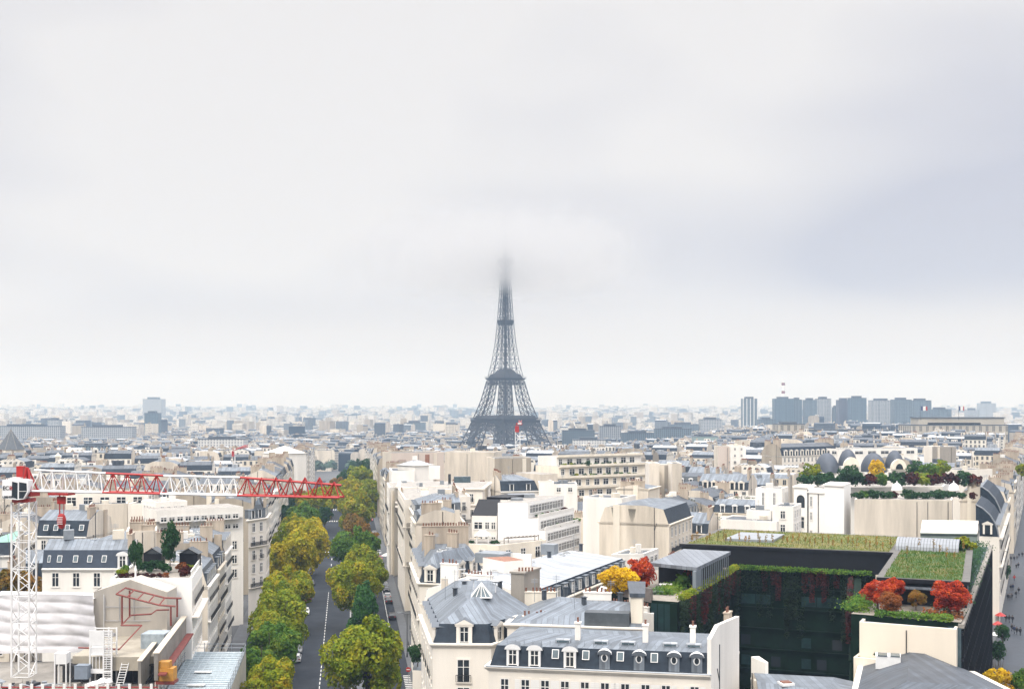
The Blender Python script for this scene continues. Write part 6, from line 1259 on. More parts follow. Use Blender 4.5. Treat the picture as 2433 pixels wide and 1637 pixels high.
rig = fill(KD, lambda p: off_(KL, p) > 36, 300, 1230, 33, None, 0)
CM_ = MB()      # everything beyond the nearest houses, as one mass
cmats = [winmat('far_wall_stone_cream', (0.68, 0.62, 0.52)), winmat('far_wall_pale', (0.75, 0.71, 0.63)), winmat('far_wall_white', (0.80, 0.76, 0.69)), PARTY, SLATE, ZINC, ZINCD, BRICKC, TERR, ZINCB, PARTY2]
def mass_house(fp, z0, ze, rr, detail=True):
    w_ = rr.choice((0, 0, 1, 1, 2) if fp[0][1] < 1240 else (0, 10, 1, 4, 4, 10, 6, 6) if fp[0][1] < 2300 else (0, 1, 1, 2, 10, 6, 5)); pm = rr.choice((3, 3, 10)) if rr.random() < .6 else w_; roof = rr.random(); bl = (0, 2) if rr.random() < .3 else (1, 3)
    for i in range(4): CM_.wallq(fp[i], fp[(i+1) % 4], z0, ze, pm if i in bl and detail else w_, i in bl and detail)
    if roof < .62 and detail:
        h1 = rr.uniform(1.8, 3); p1 = inset(fp, [0 if i in bl else .9 for i in range(4)]); p2 = inset(fp, [0 if i in bl else 4 for i in range(4)]); zm = rr.choice((5, 6, 6, 6, 9)); ms = [pm if i in bl else 4 for i in range(4)]
        B = [(x, y, ze+h1) for x, y in p1]; CM_.loft([(x, y, ze) for x, y in fp], B, ms); T = [(x, y, ze+h1+1.3) for x, y in p2]; CM_.loft(B, T, [pm if i in bl else zm for i in range(4)]); CM_.face(T, zm, [(x, y) for x, y in p2]); zt = ze+h1+1.3
    else:
        CM_.face([(x, y, ze) for x, y in fp], rr.choice((5, 6, 4, 4, 1, 6, 4, 9) if fp[0][1] < 1240 else (4, 6, 4, 6, 5, 4, 4, 9) if fp[0][1] < 2300 else (4, 6, 5, 1, 5, 9, 1)), [(x, y) for x, y in fp]); zt = ze
    if detail:
        for k in range(rr.randrange(1, 4)):
            i = rr.choice(bl); a, b = Vector(fp[i]), Vector(fp[(i+1) % 4]); d = (b-a).normalized(); n = Vector((-d.y, d.x)); p = a.lerp(b, rr.uniform(.25, .75))+n*.5; l = rr.uniform(1.5, 4.5); zc = zt+rr.uniform(.6, 1.8); ang = math.atan2(d.y, d.x)
            CM_.box((p.x, p.y, (zt-2.5+zc)/2), (l, .7, zc-zt+2.5), rr.choice((7, 7, 2, 10)), ang, False); CM_.box((p.x, p.y, zc+.27), (l*.8, .3, .5), 8 if rr.random() < .5 else 7, ang, False)
        if rr.random() < .35: c = cen(fp); h = rr.uniform(.8, 2.6); CM_.box((c[0]+rr.uniform(-3, 3), c[1]+rr.uniform(-3, 3), zt+h/2), (rr.uniform(1.5, 5), rr.uniform(1.5, 4), h), rr.choice((2, 9, 6, 1)), .42, False)
allc = sorted([(q[0], q[1], q[2], 0) for q in mid]+[(q[0], q[1], q[2], 1) for q in lef]+[(q[0], q[1], q[2], 2) for q in rig], key=lambda q: q[0])
MAXF = 205
for _, fp, u, s in allc:
    if clash(fp): continue
    rr = random.Random(int(fp[0][0]*977+fp[0][1]*131)); c = cen(fp); g_ = gz(*c); ze = g_+rr.uniform(16.5, 23)+(rr.random() < .08)*3
    if len(FILL) < MAXF: generic(fp, ze, rr.choice(('mansard', 'mansard', 'hip', 'flat', 'mansard')), (0, 2) if rr.random() < .28 else (1, 3), rr, c[1] > 400)
    else:
        top = clip_h(fp, ze+4.5, 0); ze = min(ze, top-3.4)
        if ze > g_+5: mass_house(fp, g_-1, ze, rr)
# the plain beyond the river, out to the horizon
rr = random.Random(77)
for i in range(24000):
    u = rr.random(); Y = 1320*(9400/1320)**(u**.85); az = rr.uniform(-.46, .46); x = az*Y
    if abs(x+9) < 95 and 1500 < Y < 1800: continue
    if .21 < az and Y < 1700: continue
    if az < .22 and Y < 1560 and rr.random() < .9: continue
    s = 1+Y/8000; w_, d_ = rr.uniform(8, 24)*s, rr.uniform(8, 15)*s; h = rr.uniform(13, 24)+(rr.random() < .05)*rr.uniform(8, 28)*(Y > 2200); a = rr.choice((KD, ID, KD, Vector((.7, .71)))); b = Vector((a.y, -a.x)); o = Vector((x, Y)); fp = [tuple(o), tuple(o+b*w_), tuple(o+b*w_+a*d_), tuple(o+a*d_)]; g_ = gz(x, Y)
    mass_house(fp, g_-1.5, g_+h, rr, Y < 2600)
o = CM_.build('distant_city', cmats); kind(o, 'stuff'); o['label'] = 'sea of far roofs and walls fading into the haze'
# labels of the houses in between: where each one stands relative to something easy to find
LM = [(58, 1160, 'the crane cab'), (300, 1150, 'the first red jib section'), (690, 1160, 'the red end of the jib'), (25, 1060, 'the octagonal church lantern'), (166, 1080, 'the onion domes'), (360, 1300, 'the dark evergreen of the left roof garden'), (540, 1380, 'the left-hand avenue facades'), (840, 1130, 'the far bend of the avenue'),
      (1110, 1110, 'the largest beige wall'), (1050, 1150, 'the rounded cream block'), (1045, 1260, 'the beige windowless wall'), (1228, 1020, 'the iron tower'), (1215, 1250, 'the white windowless wall'), (1230, 1140, 'the small slate mansard'), (1440, 1110, 'the planted balcony block'), (1580, 1130, 'the twin tan walls'), (1510, 1250, 'the stained beige wall'), (1640, 1060, 'the blue ribbed office slab'), (1780, 1140, 'the pillared rooftop pavilion'),
      (1950, 1200, 'the arched loggia house'), (2040, 1090, 'the egg-shaped roofs'), (1880, 1020, 'the long museum terrace'), (2160, 1210, 'the long beige garden wall'), (2280, 1000, 'the two flags'), (2330, 1160, 'the curved slate roofs'), (2390, 1400, 'the walkers on the wet pavement'), (1700, 1220, 'the roof meadow'), (1120, 1380, 'the glass pyramid skylight')]
groups = {}
for t, fp, ze, desc in FILL:
    c = cen(fp); px, py = px_of(c[0], c[1], ze+2); k = min(range(len(LM)), key=lambda i: math.hypot((LM[i][0]-px)*.7, (LM[i][1]-py)*1.5)); dx, dy = px-LM[k][0], py-LM[k][1]
    side = ('above' if dy < 0 else 'below') if abs(dy)*1.6 > abs(dx) else ('right of' if dx > 0 else 'left of'); groups.setdefault((k, side), []).append((math.hypot(dx, dy), t, desc))
for (k, side), l in groups.items():
    l.sort(key=lambda q: q[0])
    for i, (_, t, desc) in enumerate(l): t['label'] = '%s, %s one %s %s' % (desc, (ords+['%s-first' % n for n in ('twenty', 'thirty', 'forty')]*9)[i] if i < 20 else 'number %d' % (i+1), side, LM[k][2])
print('fill houses', len(FILL), 'windows', NWIN[0])
# ================================================================ far landmarks
def fblock(label, x0, x1, ytop, Y, depth, m, name='office_building', ax=None, roofm=None, cat='building', parts=True, group=None):
    a, b = at(x0, ytop, Y), at(x1, ytop, Y); z0 = gz((a.x+b.x)/2, Y)-2; t = thing(name, label, cat, ((a.x+b.x)/2, Y, z0), group); fp = [(a.x, Y), (b.x, Y), (b.x, Y+depth), (a.x, Y+depth)]
    g = MB(); g.prism(fp, z0, a.z, 0, 0); g.build('wall', m, t); g = MB(); w_ = b.x-a.x; h = max(1.2, Y*.0016); g.prism([(a.x+w_*.2, Y+depth*.2), (b.x-w_*.25, Y+depth*.2), (b.x-w_*.25, Y+depth*.8), (a.x+w_*.2, Y+depth*.8)], a.z+.02, a.z+h, 0); g.prism([(a.x-.3, Y-.3), (b.x+.3, Y-.3), (b.x+.3, Y+depth), (a.x-.3, Y+depth)], a.z-.8, a.z+.01, 0); g.build('roof', roofm or ZINCD, t); return t
TWB = winmat('tower_wall_blue', (0.13, 0.17, 0.20), 3.0, 2.9); TWD = winmat('tower_wall_dark', (0.095, 0.14, 0.175), 3.0, 2.9); TWP = winmat('tower_wall_pale', (0.36, 0.38, 0.40), 3.2, 2.9); TWV = winmat('tower_wall_violet', (0.10, 0.10, 0.125), 3, 2.9); TWT = winmat('museum_wall', (0.42, 0.385, 0.32), 7.0, 9.0, glass=(.18, .17, .15)); TWW = winmat('tower_wall_white', (0.60, 0.59, 0.57), 3.2, 3.0, glass=(.2, .22, .25))
for lab, x0, x1, yt, Y, m in (('slim slab tower with a white stripe, leftmost of the riverside towers', 1766, 1800, 947, 2500, TWB), ('dark blue tower, second of the riverside row, in front of the thin chimney', 1841, 1886, 947, 2500, TWD), ('narrow blue tower joined to the right of the second one', 1887, 1905, 949, 2560, TWB), ('blue-grey tower just right of a thin gap in the row', 1914, 1940, 950, 2500, TWB), ('paler tower with rounded top beside the thin gap', 1943, 1974, 947, 2600, TWP),
   ('violet-grey tower in the middle of the row', 1994, 2021, 950, 2500, TWV), ('tallest dark blue tower of the riverside row', 2022, 2058, 945, 2460, TWD), ('broad pale tower right of the tallest dark one', 2071, 2124, 951, 2600, TWP), ('dark tower joined to the broad pale one', 2125, 2165, 949, 2480, TWB), ('grey-blue tower behind the left-hand flag', 2169, 2212, 951, 2560, TWB), ('low stepped block between the two flags', 2215, 2260, 972, 2600, TWB), ('faint block right of the right-hand flag', 2299, 2326, 974, 3600, TWP), ('very faint pale tower at the right end of the skyline', 2327, 2366, 958, 4600, TWP),
   ('narrow low block left of the violet tower', 1984, 1992, 968, 2600, TWB), ('low blue block between the slim slab and the second tower', 1804, 1841, 996, 2300, TWB)): 
    t = fblock(lab, x0, x1, yt, Y, 26, m, 'tower_block', cat='tower block', group='riverside tower blocks')
    a = at(x0, 1000, Y-.4); b = at(x1, 1000, Y-.4); zt = at(x0, yt, Y).z; g = MB(); n_ = max(3, int((b.x-a.x)/7))
    for k in range(n_+1): xx = a.x+(b.x-a.x)*k/n_; g.box((xx, Y-.6, (zt-25)/2), (1.3, 1.2, zt+25), 0)
    g.build('rib', FRAME if 'white stripe' in lab else m, t)
t = thing('chimney_stack', 'thin red-banded chimney rising behind the riverside towers', 'chimney', (0, 3200, 0)); p = at(1861, 905, 3200); t.location = (p.x, 3200, -29); t['_o'] = (p.x, 3200, -29); g = MB(); g.lathe([(5.5, -29), (4.3, p.z), (0, p.z)], (p.x, 3200, 0), 12); g.build('shaft', FRAME, t); g = MB(); [g.lathe([(4.75, z), (4.75, z+7)], (p.x, 3200, 0), 12) for z in (p.z-12, p.z-34)]; g.build('band', OXIDE, t)
# the long museum on the hill
for lab, x0, x1, yt, Y, dp in (('broad stone museum wing with a flat upper storey, under the two flags', 2164, 2395, 1009, 1255, 40), ('small stone end pavilion of the museum, under the second riverside tower', 1850, 1912, 1007, 1250, 30), ('low dark terrace linking the two museum wings', 1842, 2164, 1025, 1248, 20)):
    t = fblock(lab, x0, x1, yt, Y, dp, TWT if 'low' not in lab else TWD, 'museum_wing', cat='museum', roofm=SLATEG)
    if 'broad' in lab: a = at(2183, 993, Y+8); b = at(2386, 993, Y+8); g = MB(); g.prism([(a.x, Y+8), (b.x, Y+8), (b.x, Y+34), (a.x, Y+34)], 20, a.z, 0); g.prism([(a.x-1, Y+7), (b.x+1, Y+7), (b.x+1, Y+34), (a.x-1, Y+34)], a.z+.01, a.z+.9, 1); g.build('upper_storey', [mat('museum_stone', (.42, .385, .32), .9, var=.15, scale=.05), SLATEG], t)
for k, px in enumerate((2188, 2278)):
    p = at(px, 964, 1262); t = thing('flag', ['left-hand tricolour flag on the museum roof', 'right-hand tricolour flag on the museum roof'][k], 'flag', (p.x, 1262, 36), 'tricolour flags'); g = MB(); g.bar((p.x, 1262, 34), (p.x, 1262, p.z), .22, 0, 6); g.build('pole', IRON, t); g = MB(); n_ = 9; L_ = 7.6 if k == 0 else 6.4
    for i in range(n_):
        f_ = lambda u: (p.x+L_*u*.95, 1262+.9*math.sin(u*7), -(1.1*u+.4*math.sin(u*6))); a, b = f_(i/n_), f_((i+1)/n_); g.face([(a[0], a[1], p.z+a[2]-4.6), (b[0], b[1], p.z+b[2]-4.6), (b[0], b[1], p.z+b[2]), (a[0], a[1], p.z+a[2])], i//3)
    g.build('cloth', [mat('flag_blue', (.015, .03, .12), .8), FRAME, REDP], t)
# offices and blocks across the river
for lab, x0, x1, yt, Y, m in (('faint pale twin-topped tower far off on the left horizon', 339, 382, 948, 4300, TWP), ('blue tower block standing before the faint pale one', 343, 375, 981, 2300, TWD), ('long low office slab with a white roof line, left plain', 193, 313, 1014, 1900, TWP), ('very long grey office slab at the left edge of the plain', -20, 143, 1012, 1950, TWP), ('small white ringed building left of the blue tower block', 113, 140, 997, 2500, TWP), ('blue slab facing the onion domes', 180, 260, 1058, 1150, TWB),
   ('white apartment slab with dark window rows, centre-left', 470, 578, 1042, 1300, TWW), ('pale slab right of the iron tower', 1425, 1476, 1012, 1900, TWP), ('blue ribbed office slab with three storeys of windows', 1558, 1643, 1018, 1750, TWB), ('pale broad block with a dark roof plant, left of the slim slab tower', 1664, 1716, 996, 2300, TWP), ('long blue glazed slab right of the iron tower', 1336, 1413, 1022, 1800, TWB), ('white slab with a row of arched windows below the long glazed one', 1362, 1440, 1044, 1450, TWW), ('low blue slab between the pale slab and the ribbed office', 1478, 1556, 1028, 1800, TWB), ('pale green glass hall in front of the pale broad block', 1650, 1706, 1036, 1500, mat('pale_green_glass', (.25, .33, .32), .3)), ('grey-blue slab behind the ribbed office', 1590, 1660, 1008, 2300, TWB), ('blue-grey slab left of the iron tower', 960, 1010, 1004, 2500, TWB)):
    fblock(lab, x0, x1, yt, Y, 24 if Y < 4000 else 60, m)
# church lantern, onion domes
t = thing('church_tower', 'octagonal church tower with a pointed slate roof, at the left edge above the crane', 'church tower', (0, 700, 0)); p = at(26, 1067, 700); r_ = 29*700/F*1.05; g = MB(); g.lathe([(r_*1.15, -12), (r_*1.15, p.z-13), (r_, p.z-12.6), (r_, p.z), (0, p.z)], (p.x, 700, 0), 8); g.build('wall', STONES[0], t)
g = MB(); zt = at(26, 1021, 700).z; g.lathe([(r_*1.08, p.z), (r_*.85, p.z+2.5), (.25, zt), (0, zt+1.5)], (p.x, 700, 0), 8); [g.bar((p.x+r_*1.08*math.cos(2*math.pi*k/8), 700+r_*1.08*math.sin(2*math.pi*k/8), p.z), (p.x, 700, zt+.2), .16, 1) for k in range(8)]; g.build('roof', [SLATEG, CONC], t)
for k in range(8):
    u = 2*math.pi*(k+.5)/8; 
    for s in (-1.1, 0, 1.1): g = MB(); rr2 = r_*math.cos(math.pi/8)+.03; g.box((0, 0, p.z-5.5), (.5, .08, 5.0)); o = g.build('slit_window', GLASS); o.parent = t; o.location = Vector((p.x+rr2*math.cos(u)-s*math.sin(u), 700+rr2*math.sin(u)+s*math.cos(u), 0))-Vector(t['_o']); o.rotation_euler = (0, 0, u+math.pi/2)
t.location = (p.x, 700, -10)
for o in t.children: o.location = o.location-Vector((p.x, 0, -10))
t = thing('domed_church', 'small white church with a cluster of five cream onion domes', 'church', (0, 0, 0)); Y = 640
for k, (px, yb, wpx, hpx, dy) in enumerate(((166, 1080, 13, 20, 0), (148, 1086, 7, 12, -6), (184, 1086, 7, 12, -6), (156, 1085, 6, 10, 9), (177, 1085, 6, 10, 9))):
    p = at(px, yb, Y); s = wpx*Y/F; h = hpx*Y/F; g = MB(); g.lathe([(s*.8, -3), (s*.8, 0), (s*.95, h*.12), (s, h*.3), (s*.8, h*.52), (s*.4, h*.7), (s*.12, h*.86), (.05, h), (0, h*1.15)], (p.x, Y+dy, p.z), 14); g.build('onion_dome', CREAMR, t, True)
a, b = at(146, 1086, Y), at(192, 1086, Y); g = MB(); g.prism([(a.x, Y-7), (b.x, Y-7), (b.x, Y+14), (a.x, Y+14)], -12, a.z-.5, 0); g.build('wall', winmat('far_wall_white', (0.74, 0.71, 0.66)), t)
# site crane in front of the iron tower
def minicrane(label, px, ytop, ybot, Y, sw=1.0):
    p = at(px, ytop, Y); zb = at(px, ybot, Y).z-14; t = thing('tower_crane', label, 'crane', (p.x, Y, zb)); g = MB(); h = sw
    for sx in (-h, h):
        for sy in (-h, h): g.bar((p.x+sx, Y+sy, zb), (p.x+sx, Y+sy, p.z-5), .17)
    n_ = int((p.z-5-zb)/2.2)
    for k in range(n_): z = zb+2.2*k; s = 1 if k % 2 else -1; g.bar((p.x-h*s, Y-h, z), (p.x+h*s, Y-h, z+2.2), .13); g.bar((p.x-h, Y-h, z), (p.x+h, Y-h, z), .12); g.bar((p.x+h, Y-h*s, z), (p.x+h, Y+h*s, z+2.2), .12)
    g.build('mast', WMET, t); g = MB(); g.box((p.x-.3, Y, p.z-3.6), (h*1.7, h*1.7, 3.0)); g.box((p.x+.7, Y-.5, p.z-1.2), (h*2.6, 1.2, 1.0)); [g.bar((p.x+.8, Y, p.z-1.2), (p.x+.8+5*sx, Y+26, p.z-1.0+j), .25) for sx in (0.0, .25) for j in (0, 1.1)]; g.build('slewing_top', REDP, t); g = MB(); g.box((p.x+.9, Y-1.25, p.z-1.0), (h*1.6, .1, .7)); g.build('sign_panel', FRAME, t)
minicrane('red-topped white lattice crane standing in front of the iron tower', 1230, 1001, 1058, 560, 1.1); minicrane('thin red crane far off between the jib and the white apartment slab', 555, 1062, 1090, 640, .7)
# ================================================================ the iron tower
IR = mat('tower_iron', (0.038, 0.040, 0.046), .7, metal=0.1)
TY, TX, TZ = 1640.0, at(1201, 1000, 1640).x, -29.0; c45, s45 = math.cos(rad(43)), math.sin(rad(43))
def TP(x, y, z): return (TX+x*c45-y*s45, TY+x*s45+y*c45, TZ+z)
def interp(t_, z):
    for (a, u), (b, v) in zip(t_, t_[1:]):
        if z <= b: return u+(v-u)*(z-a)/(b-a)
    return t_[-1][1]
WO = [(0, 57), (25, 43.5), (57, 32.5), (85, 24), (116, 17.6), (140, 13.2), (165, 10.2), (196, 7.9), (230, 6.1), (276, 4.2), (300, 3)]; WL = [(0, 25), (57, 15.5), (116, 10.0), (150, 7.2), (196, 4.6), (276, 2.6), (300, 2)]
tT_ = thing('iron_tower', 'tall iron lattice tower on four splayed legs, its top lost in low cloud', 'tower', (TX, TY, TZ))
def seg(sx, sy, zs, r_, rb, name, inner=True):
    g = MB()
    for za, zb in zip(zs, zs[1:]):
        oa, la, ob, lb = interp(WO, za), interp(WL, za), interp(WO, zb), interp(WL, zb)
        A = [TP(sx*u, sy*v, za) for u, v in ((oa, oa), (oa-la, oa), (oa-la, oa-la), (oa, oa-la))]; B = [TP(sx*u, sy*v, zb) for u, v in ((ob, ob), (ob-lb, ob), (ob-lb, ob-lb), (ob, ob-lb))]
        for i in range(4):
            g.bar(A[i], B[i], r_); j = (i+1) % 4
            g.bar(A[i], B[j], rb); g.bar(A[j], B[i], rb); g.bar(A[i], A[j], rb)
            m1 = tuple((p+q)/2 for p, q in zip(A[i], A[j])); m2 = tuple((p+q)/2 for p, q in zip(B[i], B[j]))
            if za < 110: g.bar(m1, m2, rb*.8)
    return g.build(name, IR, tT_)
for sx in (-1, 1):
    for sy in (-1, 1):
        seg(sx, sy, [0, 9.3, 18.6, 28, 37.3, 46.6, 56], .85, .5, 'leg'); seg(sx, sy, [60, 68.7, 77.4, 86, 94.7, 103.4, 112], .7, .42, 'upper_leg'); seg(sx, sy, [118]+[118+12.2*k for k in range(1, 14)], .36, .2, 'shaft_corner')
# arches and girders between the legs
for k in range(4):
    g = MB(); rot = lambda x, y, k=k: [(x, y), (-y, x), (-x, -y), (y, -x)][k]
    def Q(x, z, back=0): X, Y_ = rot(x, -(interp(WO, z)-.5)+back); return TP(X, Y_, z)
    n_ = 22; pts = []; pin = []
    for i in range(n_+1):
        u = math.pi*i/n_; pts.append((-34*math.cos(u), 8+41*math.sin(u))); pin.append((-31.5*math.cos(u), 6+38.5*math.sin(u)))
    for i in range(n_): g.bar(Q(*pts[i]), Q(*pts[i+1]), .55); g.bar(Q(*pin[i]), Q(*pin[i+1]), .55); g.bar(Q(*pts[i]), Q(*pin[i+1]), .3); g.bar(Q(*pin[i]), Q(*pts[i+1]), .3)
    for i in range(3, n_-2): g.bar(Q(*pts[i]), Q(pts[i][0], 51), .28)
    for z0_, z1_, w_, nn2, r_ in ((50.5, 56.8, 33.5, 26, .42), (107, 114.5, 18.5, 14, .4), (45, 50.5, 36, 20, .22)):
        for i in range(nn2): xa, xb = -w_+2*w_*i/nn2, -w_+2*w_*(i+1)/nn2; g.bar(Q(xa, z0_), Q(xb, z1_), r_*.8); g.bar(Q(xb, z0_), Q(xa, z1_), r_*.8); g.bar(Q(xa, z0_), Q(xb, z0_), r_); g.bar(Q(xa, z1_), Q(xb, z1_), r_)
    g.build('arch', IR, tT_)
    g = MB()      # cross members of the upper shaft
    zs = [118+6.1*i for i in range(26)]
    for i, (za, zb) in enumerate(zip(zs, zs[1:])):
        a, b = interp(WO, za)-interp(WL, za), interp(WO, zb)-interp(WL, zb)
        if a > .3: g.bar(Q(-a, za), Q(a, za), .16); 
        if za > 150: g.bar(Q(-a, za), Q(b, zb), .15); g.bar(Q(a, za), Q(-b, zb), .15)
    g.build('shaft_bracing', IR, tT_)
def deck(name, z0_, z1_, w0, w1, hole=0):
    g = MB(); A = [TP(x*w0, y*w0, z0_) for x, y in ((-1, -1), (1, -1), (1, 1), (-1, 1))]; B = [TP(x*w1, y*w1, z1_) for x, y in ((-1, -1), (1, -1), (1, 1), (-1, 1))]; g.loft(A, B); g.face(B); g.face(A[::-1]); return g.build(name, IR, tT_)
deck('first_platform', 54.5, 58.5, 33.6, 34.6); deck('first_gallery', 59.8, 60.6, 34.9, 34.9); deck('first_pavilion', 58.51, 64.5, 30.5, 29.0); deck('second_platform', 113.5, 116, 18.3, 20.4); deck('second_pavilion', 116.01, 121.5, 17.0, 14.5); deck('second_hall', 121.51, 129, 12, 5.5); deck('mid_platform', 189, 196, 7.2, 8.4)
g = MB()
for w_, z0_, z1_, n_ in ((34.9, 58.5, 62, 36), (34.6, 49, 54, 40), (20.2, 116, 118.5, 20)):
    for k in range(4):
        rot = lambda x, y, k=k: [(x, y), (-y, x), (-x, -y), (y, -x)][k]
        for i in range(n_+1): X, Y_ = rot(-w_+2*w_*i/n_, -w_); g.bar(TP(X, Y_, z0_), TP(X, Y_, z1_), .16)
g.build('railing', IR, tT_)
g = MB(); g.lathe([(2.0, 118), (1.8, 196), (1.5, 276)], (TX, TY, TZ), 8); [g.lathe([(2.5, 118+9*k), (2.5, 119.5+9*k)], (TX, TY, TZ), 8) for k in range(17)]; g.build('lift_shaft', IR, tT_)
g = MB(); g.prism([TP(x*8, y*8, 0)[:2] for x, y in ((-1, -1), (1, -1), (1, 1), (-1, 1))], TZ+274, TZ+281, 0, bottom=True); g.lathe([(3, 281), (2.4, 292), (.8, 296), (.4, 320), (0, 322)], (TX, TY, TZ), 8); g.build('summit', IR, tT_)
# ================================================================ far woods
rr = random.Random(8); WD = mat('wood_far', (.045, .085, .055), .95, var=.4, scale=.05); pts = []
for i in range(900):
    az = rr.choice((rr.gauss(-.06, .05), rr.gauss(.03, .03), rr.uniform(-.43, .19))); Y = rr.uniform(1240, 1560) if rr.random() < .5 else rr.uniform(1750, 3800); x = az*Y; pts.append((x, Y, gz(x, Y)+5, rr.uniform(5.5, 8.5)))
grove('dark band of trees along the river and around the foot of the iron tower', pts, WD)
pts = []
for i in range(240): az = rr.uniform(-.43, -.22); Y = rr.uniform(760, 1200); x = az*Y; pts.append((x, Y, gz(x, Y)+9, rr.uniform(5, 7.5)))
grove('park trees behind the onion domes and the octagonal church tower', pts, WD, seed=3)
pts = []
for i in range(120): az = rr.uniform(.14, .24); Y = rr.uniform(1050, 1300); x = az*Y; pts.append((x, Y, gz(x, Y)+7, rr.uniform(5, 7)))
grove('brownish trees in front of the museum terrace', pts, mat('wood_brown', (.10, .095, .06), .95, var=.4, scale=.05), seed=5)
# ================================================================ cars, lamps, signs, people
TYRE = mat('tyre', (.015, .015, .016), .8); CHROME = mat('rim_metal', (.4, .4, .42), .35, metal=.8); LAMPW = mat('headlamp', (.7, .7, .68), .2); LAMPR = mat('tail_lamp', (.35, .01, .01), .3)
def car_parts(kindn):
    def mk():
        L_, W_, van = (4.3, 1.76, False) if kindn == 'car' else (4.9, 1.95, True)
        h = 1.46 if not van else 2.1; b = MB()
        if not van: low = [(-L_/2, .32), (-L_/2, .78), (-L_/2+.25, .92), (-.95, .98), (1.35, 1.0), (L_/2-.05, .92), (L_/2, .6), (L_/2, .32)]; cab = [(-1.05, .97), (-.38, 1.42), (.75, 1.46), (1.45, 1.38), (1.95, .98)]
        else: low = [(-L_/2, .32), (-L_/2, .9), (-L_/2+.5, 1.08), (-1.2, 1.15), (2.35, 1.2), (L_/2, 1.2), (L_/2, .32)]; cab = [(-1.7, 1.12), (-.95, 1.98), (-.5, 2.08), (2.3, 2.05), (2.43, 1.18)]
        def ext(pr, w0, w1=None, zmid=None, m=0):
            n = len(pr); f_ = lambda y, z, s: (s*(w0 if (w1 is None or z < zmid) else w1), y, z)
            A = [f_(y, z, -1) for y, z in pr]; B = [f_(y, z, 1) for y, z in pr]; b.face(A[::-1], m); b.face(B, m)
            for i in range(n): j = (i+1) % n; b.face([A[i], A[j], B[j], B[i]], m)
        ext(low, W_/2); ext(cab, W_/2-.06, W_/2-.22, 1.2)
        body = b.mesh('body', mat('car_black', (.02, .02, .023), .4, coat=.1)); g = MB()
        for s in (-1, 1):
            x0, x1 = s*(W_/2-.035), s*(W_/2-.18); zb, zt = (1.04, 1.36) if not van else (1.3, 1.88); ya, yb = (-.75, 1.6) if not van else (-1.35, 1.6)
            for y0, y1 in ((ya, (ya+yb)/2-.06), ((ya+yb)/2+.06, yb)): g.face([(x0, y0, zb), (x0, y1, zb), (x1, y1-.2*(y1 > 1), zt), (x1, y0+(.35 if y0 == ya else 0), zt)])
        win = g.mesh('side_window', GLASS); g = MB(); w0, w1 = W_/2-.12, W_/2-.26
        if not van: g.face([(-w0, -1.04, 1.02), (w0, -1.04, 1.02), (w1, -.45, 1.40), (-w1, -.45, 1.40)]); ws = g.mesh('windscreen', GLASS); g = MB(); g.face([(w0, 1.93, 1.04), (-w0, 1.93, 1.04), (-w1, 1.52, 1.37), (w1, 1.52, 1.37)])
        else: g.face([(-w0, -1.68, 1.18), (w0, -1.68, 1.18), (w1, -1.0, 1.96), (-w1, -1.0, 1.96)]); ws = g.mesh('windscreen', GLASS); g = MB(); g.face([(w0, 2.46, 1.3), (-w0, 2.46, 1.3), (-w1, 2.40, 1.9), (w1, 2.40, 1.9)])
        rw = g.mesh('rear_window', GLASS); g = MB(); n = 14
        g.lathe([(0, -.1), (.30, -.1), (.32, -.07), (.32, .07), (.30, .1), (0, .1)], n=n); tyre = g.mesh('wheel', TYRE); g = MB(); g.lathe([(0, -.112), (.19, -.112), (.19, .112), (0, .112)], n=n); rim = g.mesh('rim', CHROME)
        g = MB(); g.box((0, 0, 0), (.36, .08, .16)); hl = g.mesh('headlight', LAMPW); g = MB(); g.box((0, 0, 0), (.3, .08, .2)); tl = g.mesh('tail_light', LAMPR); return body, win, ws, rw, tyre, rim, hl, tl, L_, W_
    return unit(('car', kindn), mk)
CARM = {'black': (.02, .02, .023), 'grey': (.12, .13, .14), 'white': (.7, .7, .7), 'red': (.35, .02, .02), 'dark blue': (.015, .025, .08), 'silver': (.38, .39, .41)}
def car(label, x, y, rz, col, kindn='car', group=None):
    bd, wi, ws, rw, ty, ri, hl, tl, L_, W_ = car_parts(kindn); z = gz(x, y)+.02+(.35 if y > 340 else 0); t = thing('parked_car' if kindn == 'car' else 'van', label, 'car' if kindn == 'car' else 'van', (x, y, z), group, rz); del t['_o']
    o = sub('body', bd, t); o.material_slots[0].link = 'OBJECT'; o.material_slots[0].material = mat('car_'+col.replace(' ', '_'), CARM[col], .4, coat=.1)
    sub('side_window', wi, t); sub('windscreen', ws, t); sub('rear_window', rw, t)
    for sx in (-1, 1):
        for yy in (-L_/2+.85, L_/2-.85): w_ = sub('wheel', ty, t); w_.location = (sx*(W_/2-.1), yy, .32); w_.rotation_euler = (0, rad(90), 0); sub('rim', ri, w_)
        h_ = sub('headlight', hl, t); h_.location = (sx*(W_/2-.3), -L_/2-.0, .68); h_ = sub('tail_light', tl, t); h_.location = (sx*(W_/2-.25), L_/2-.0, .78)
    return t
ra = math.atan(.139); G_ = 'cars along the avenue'
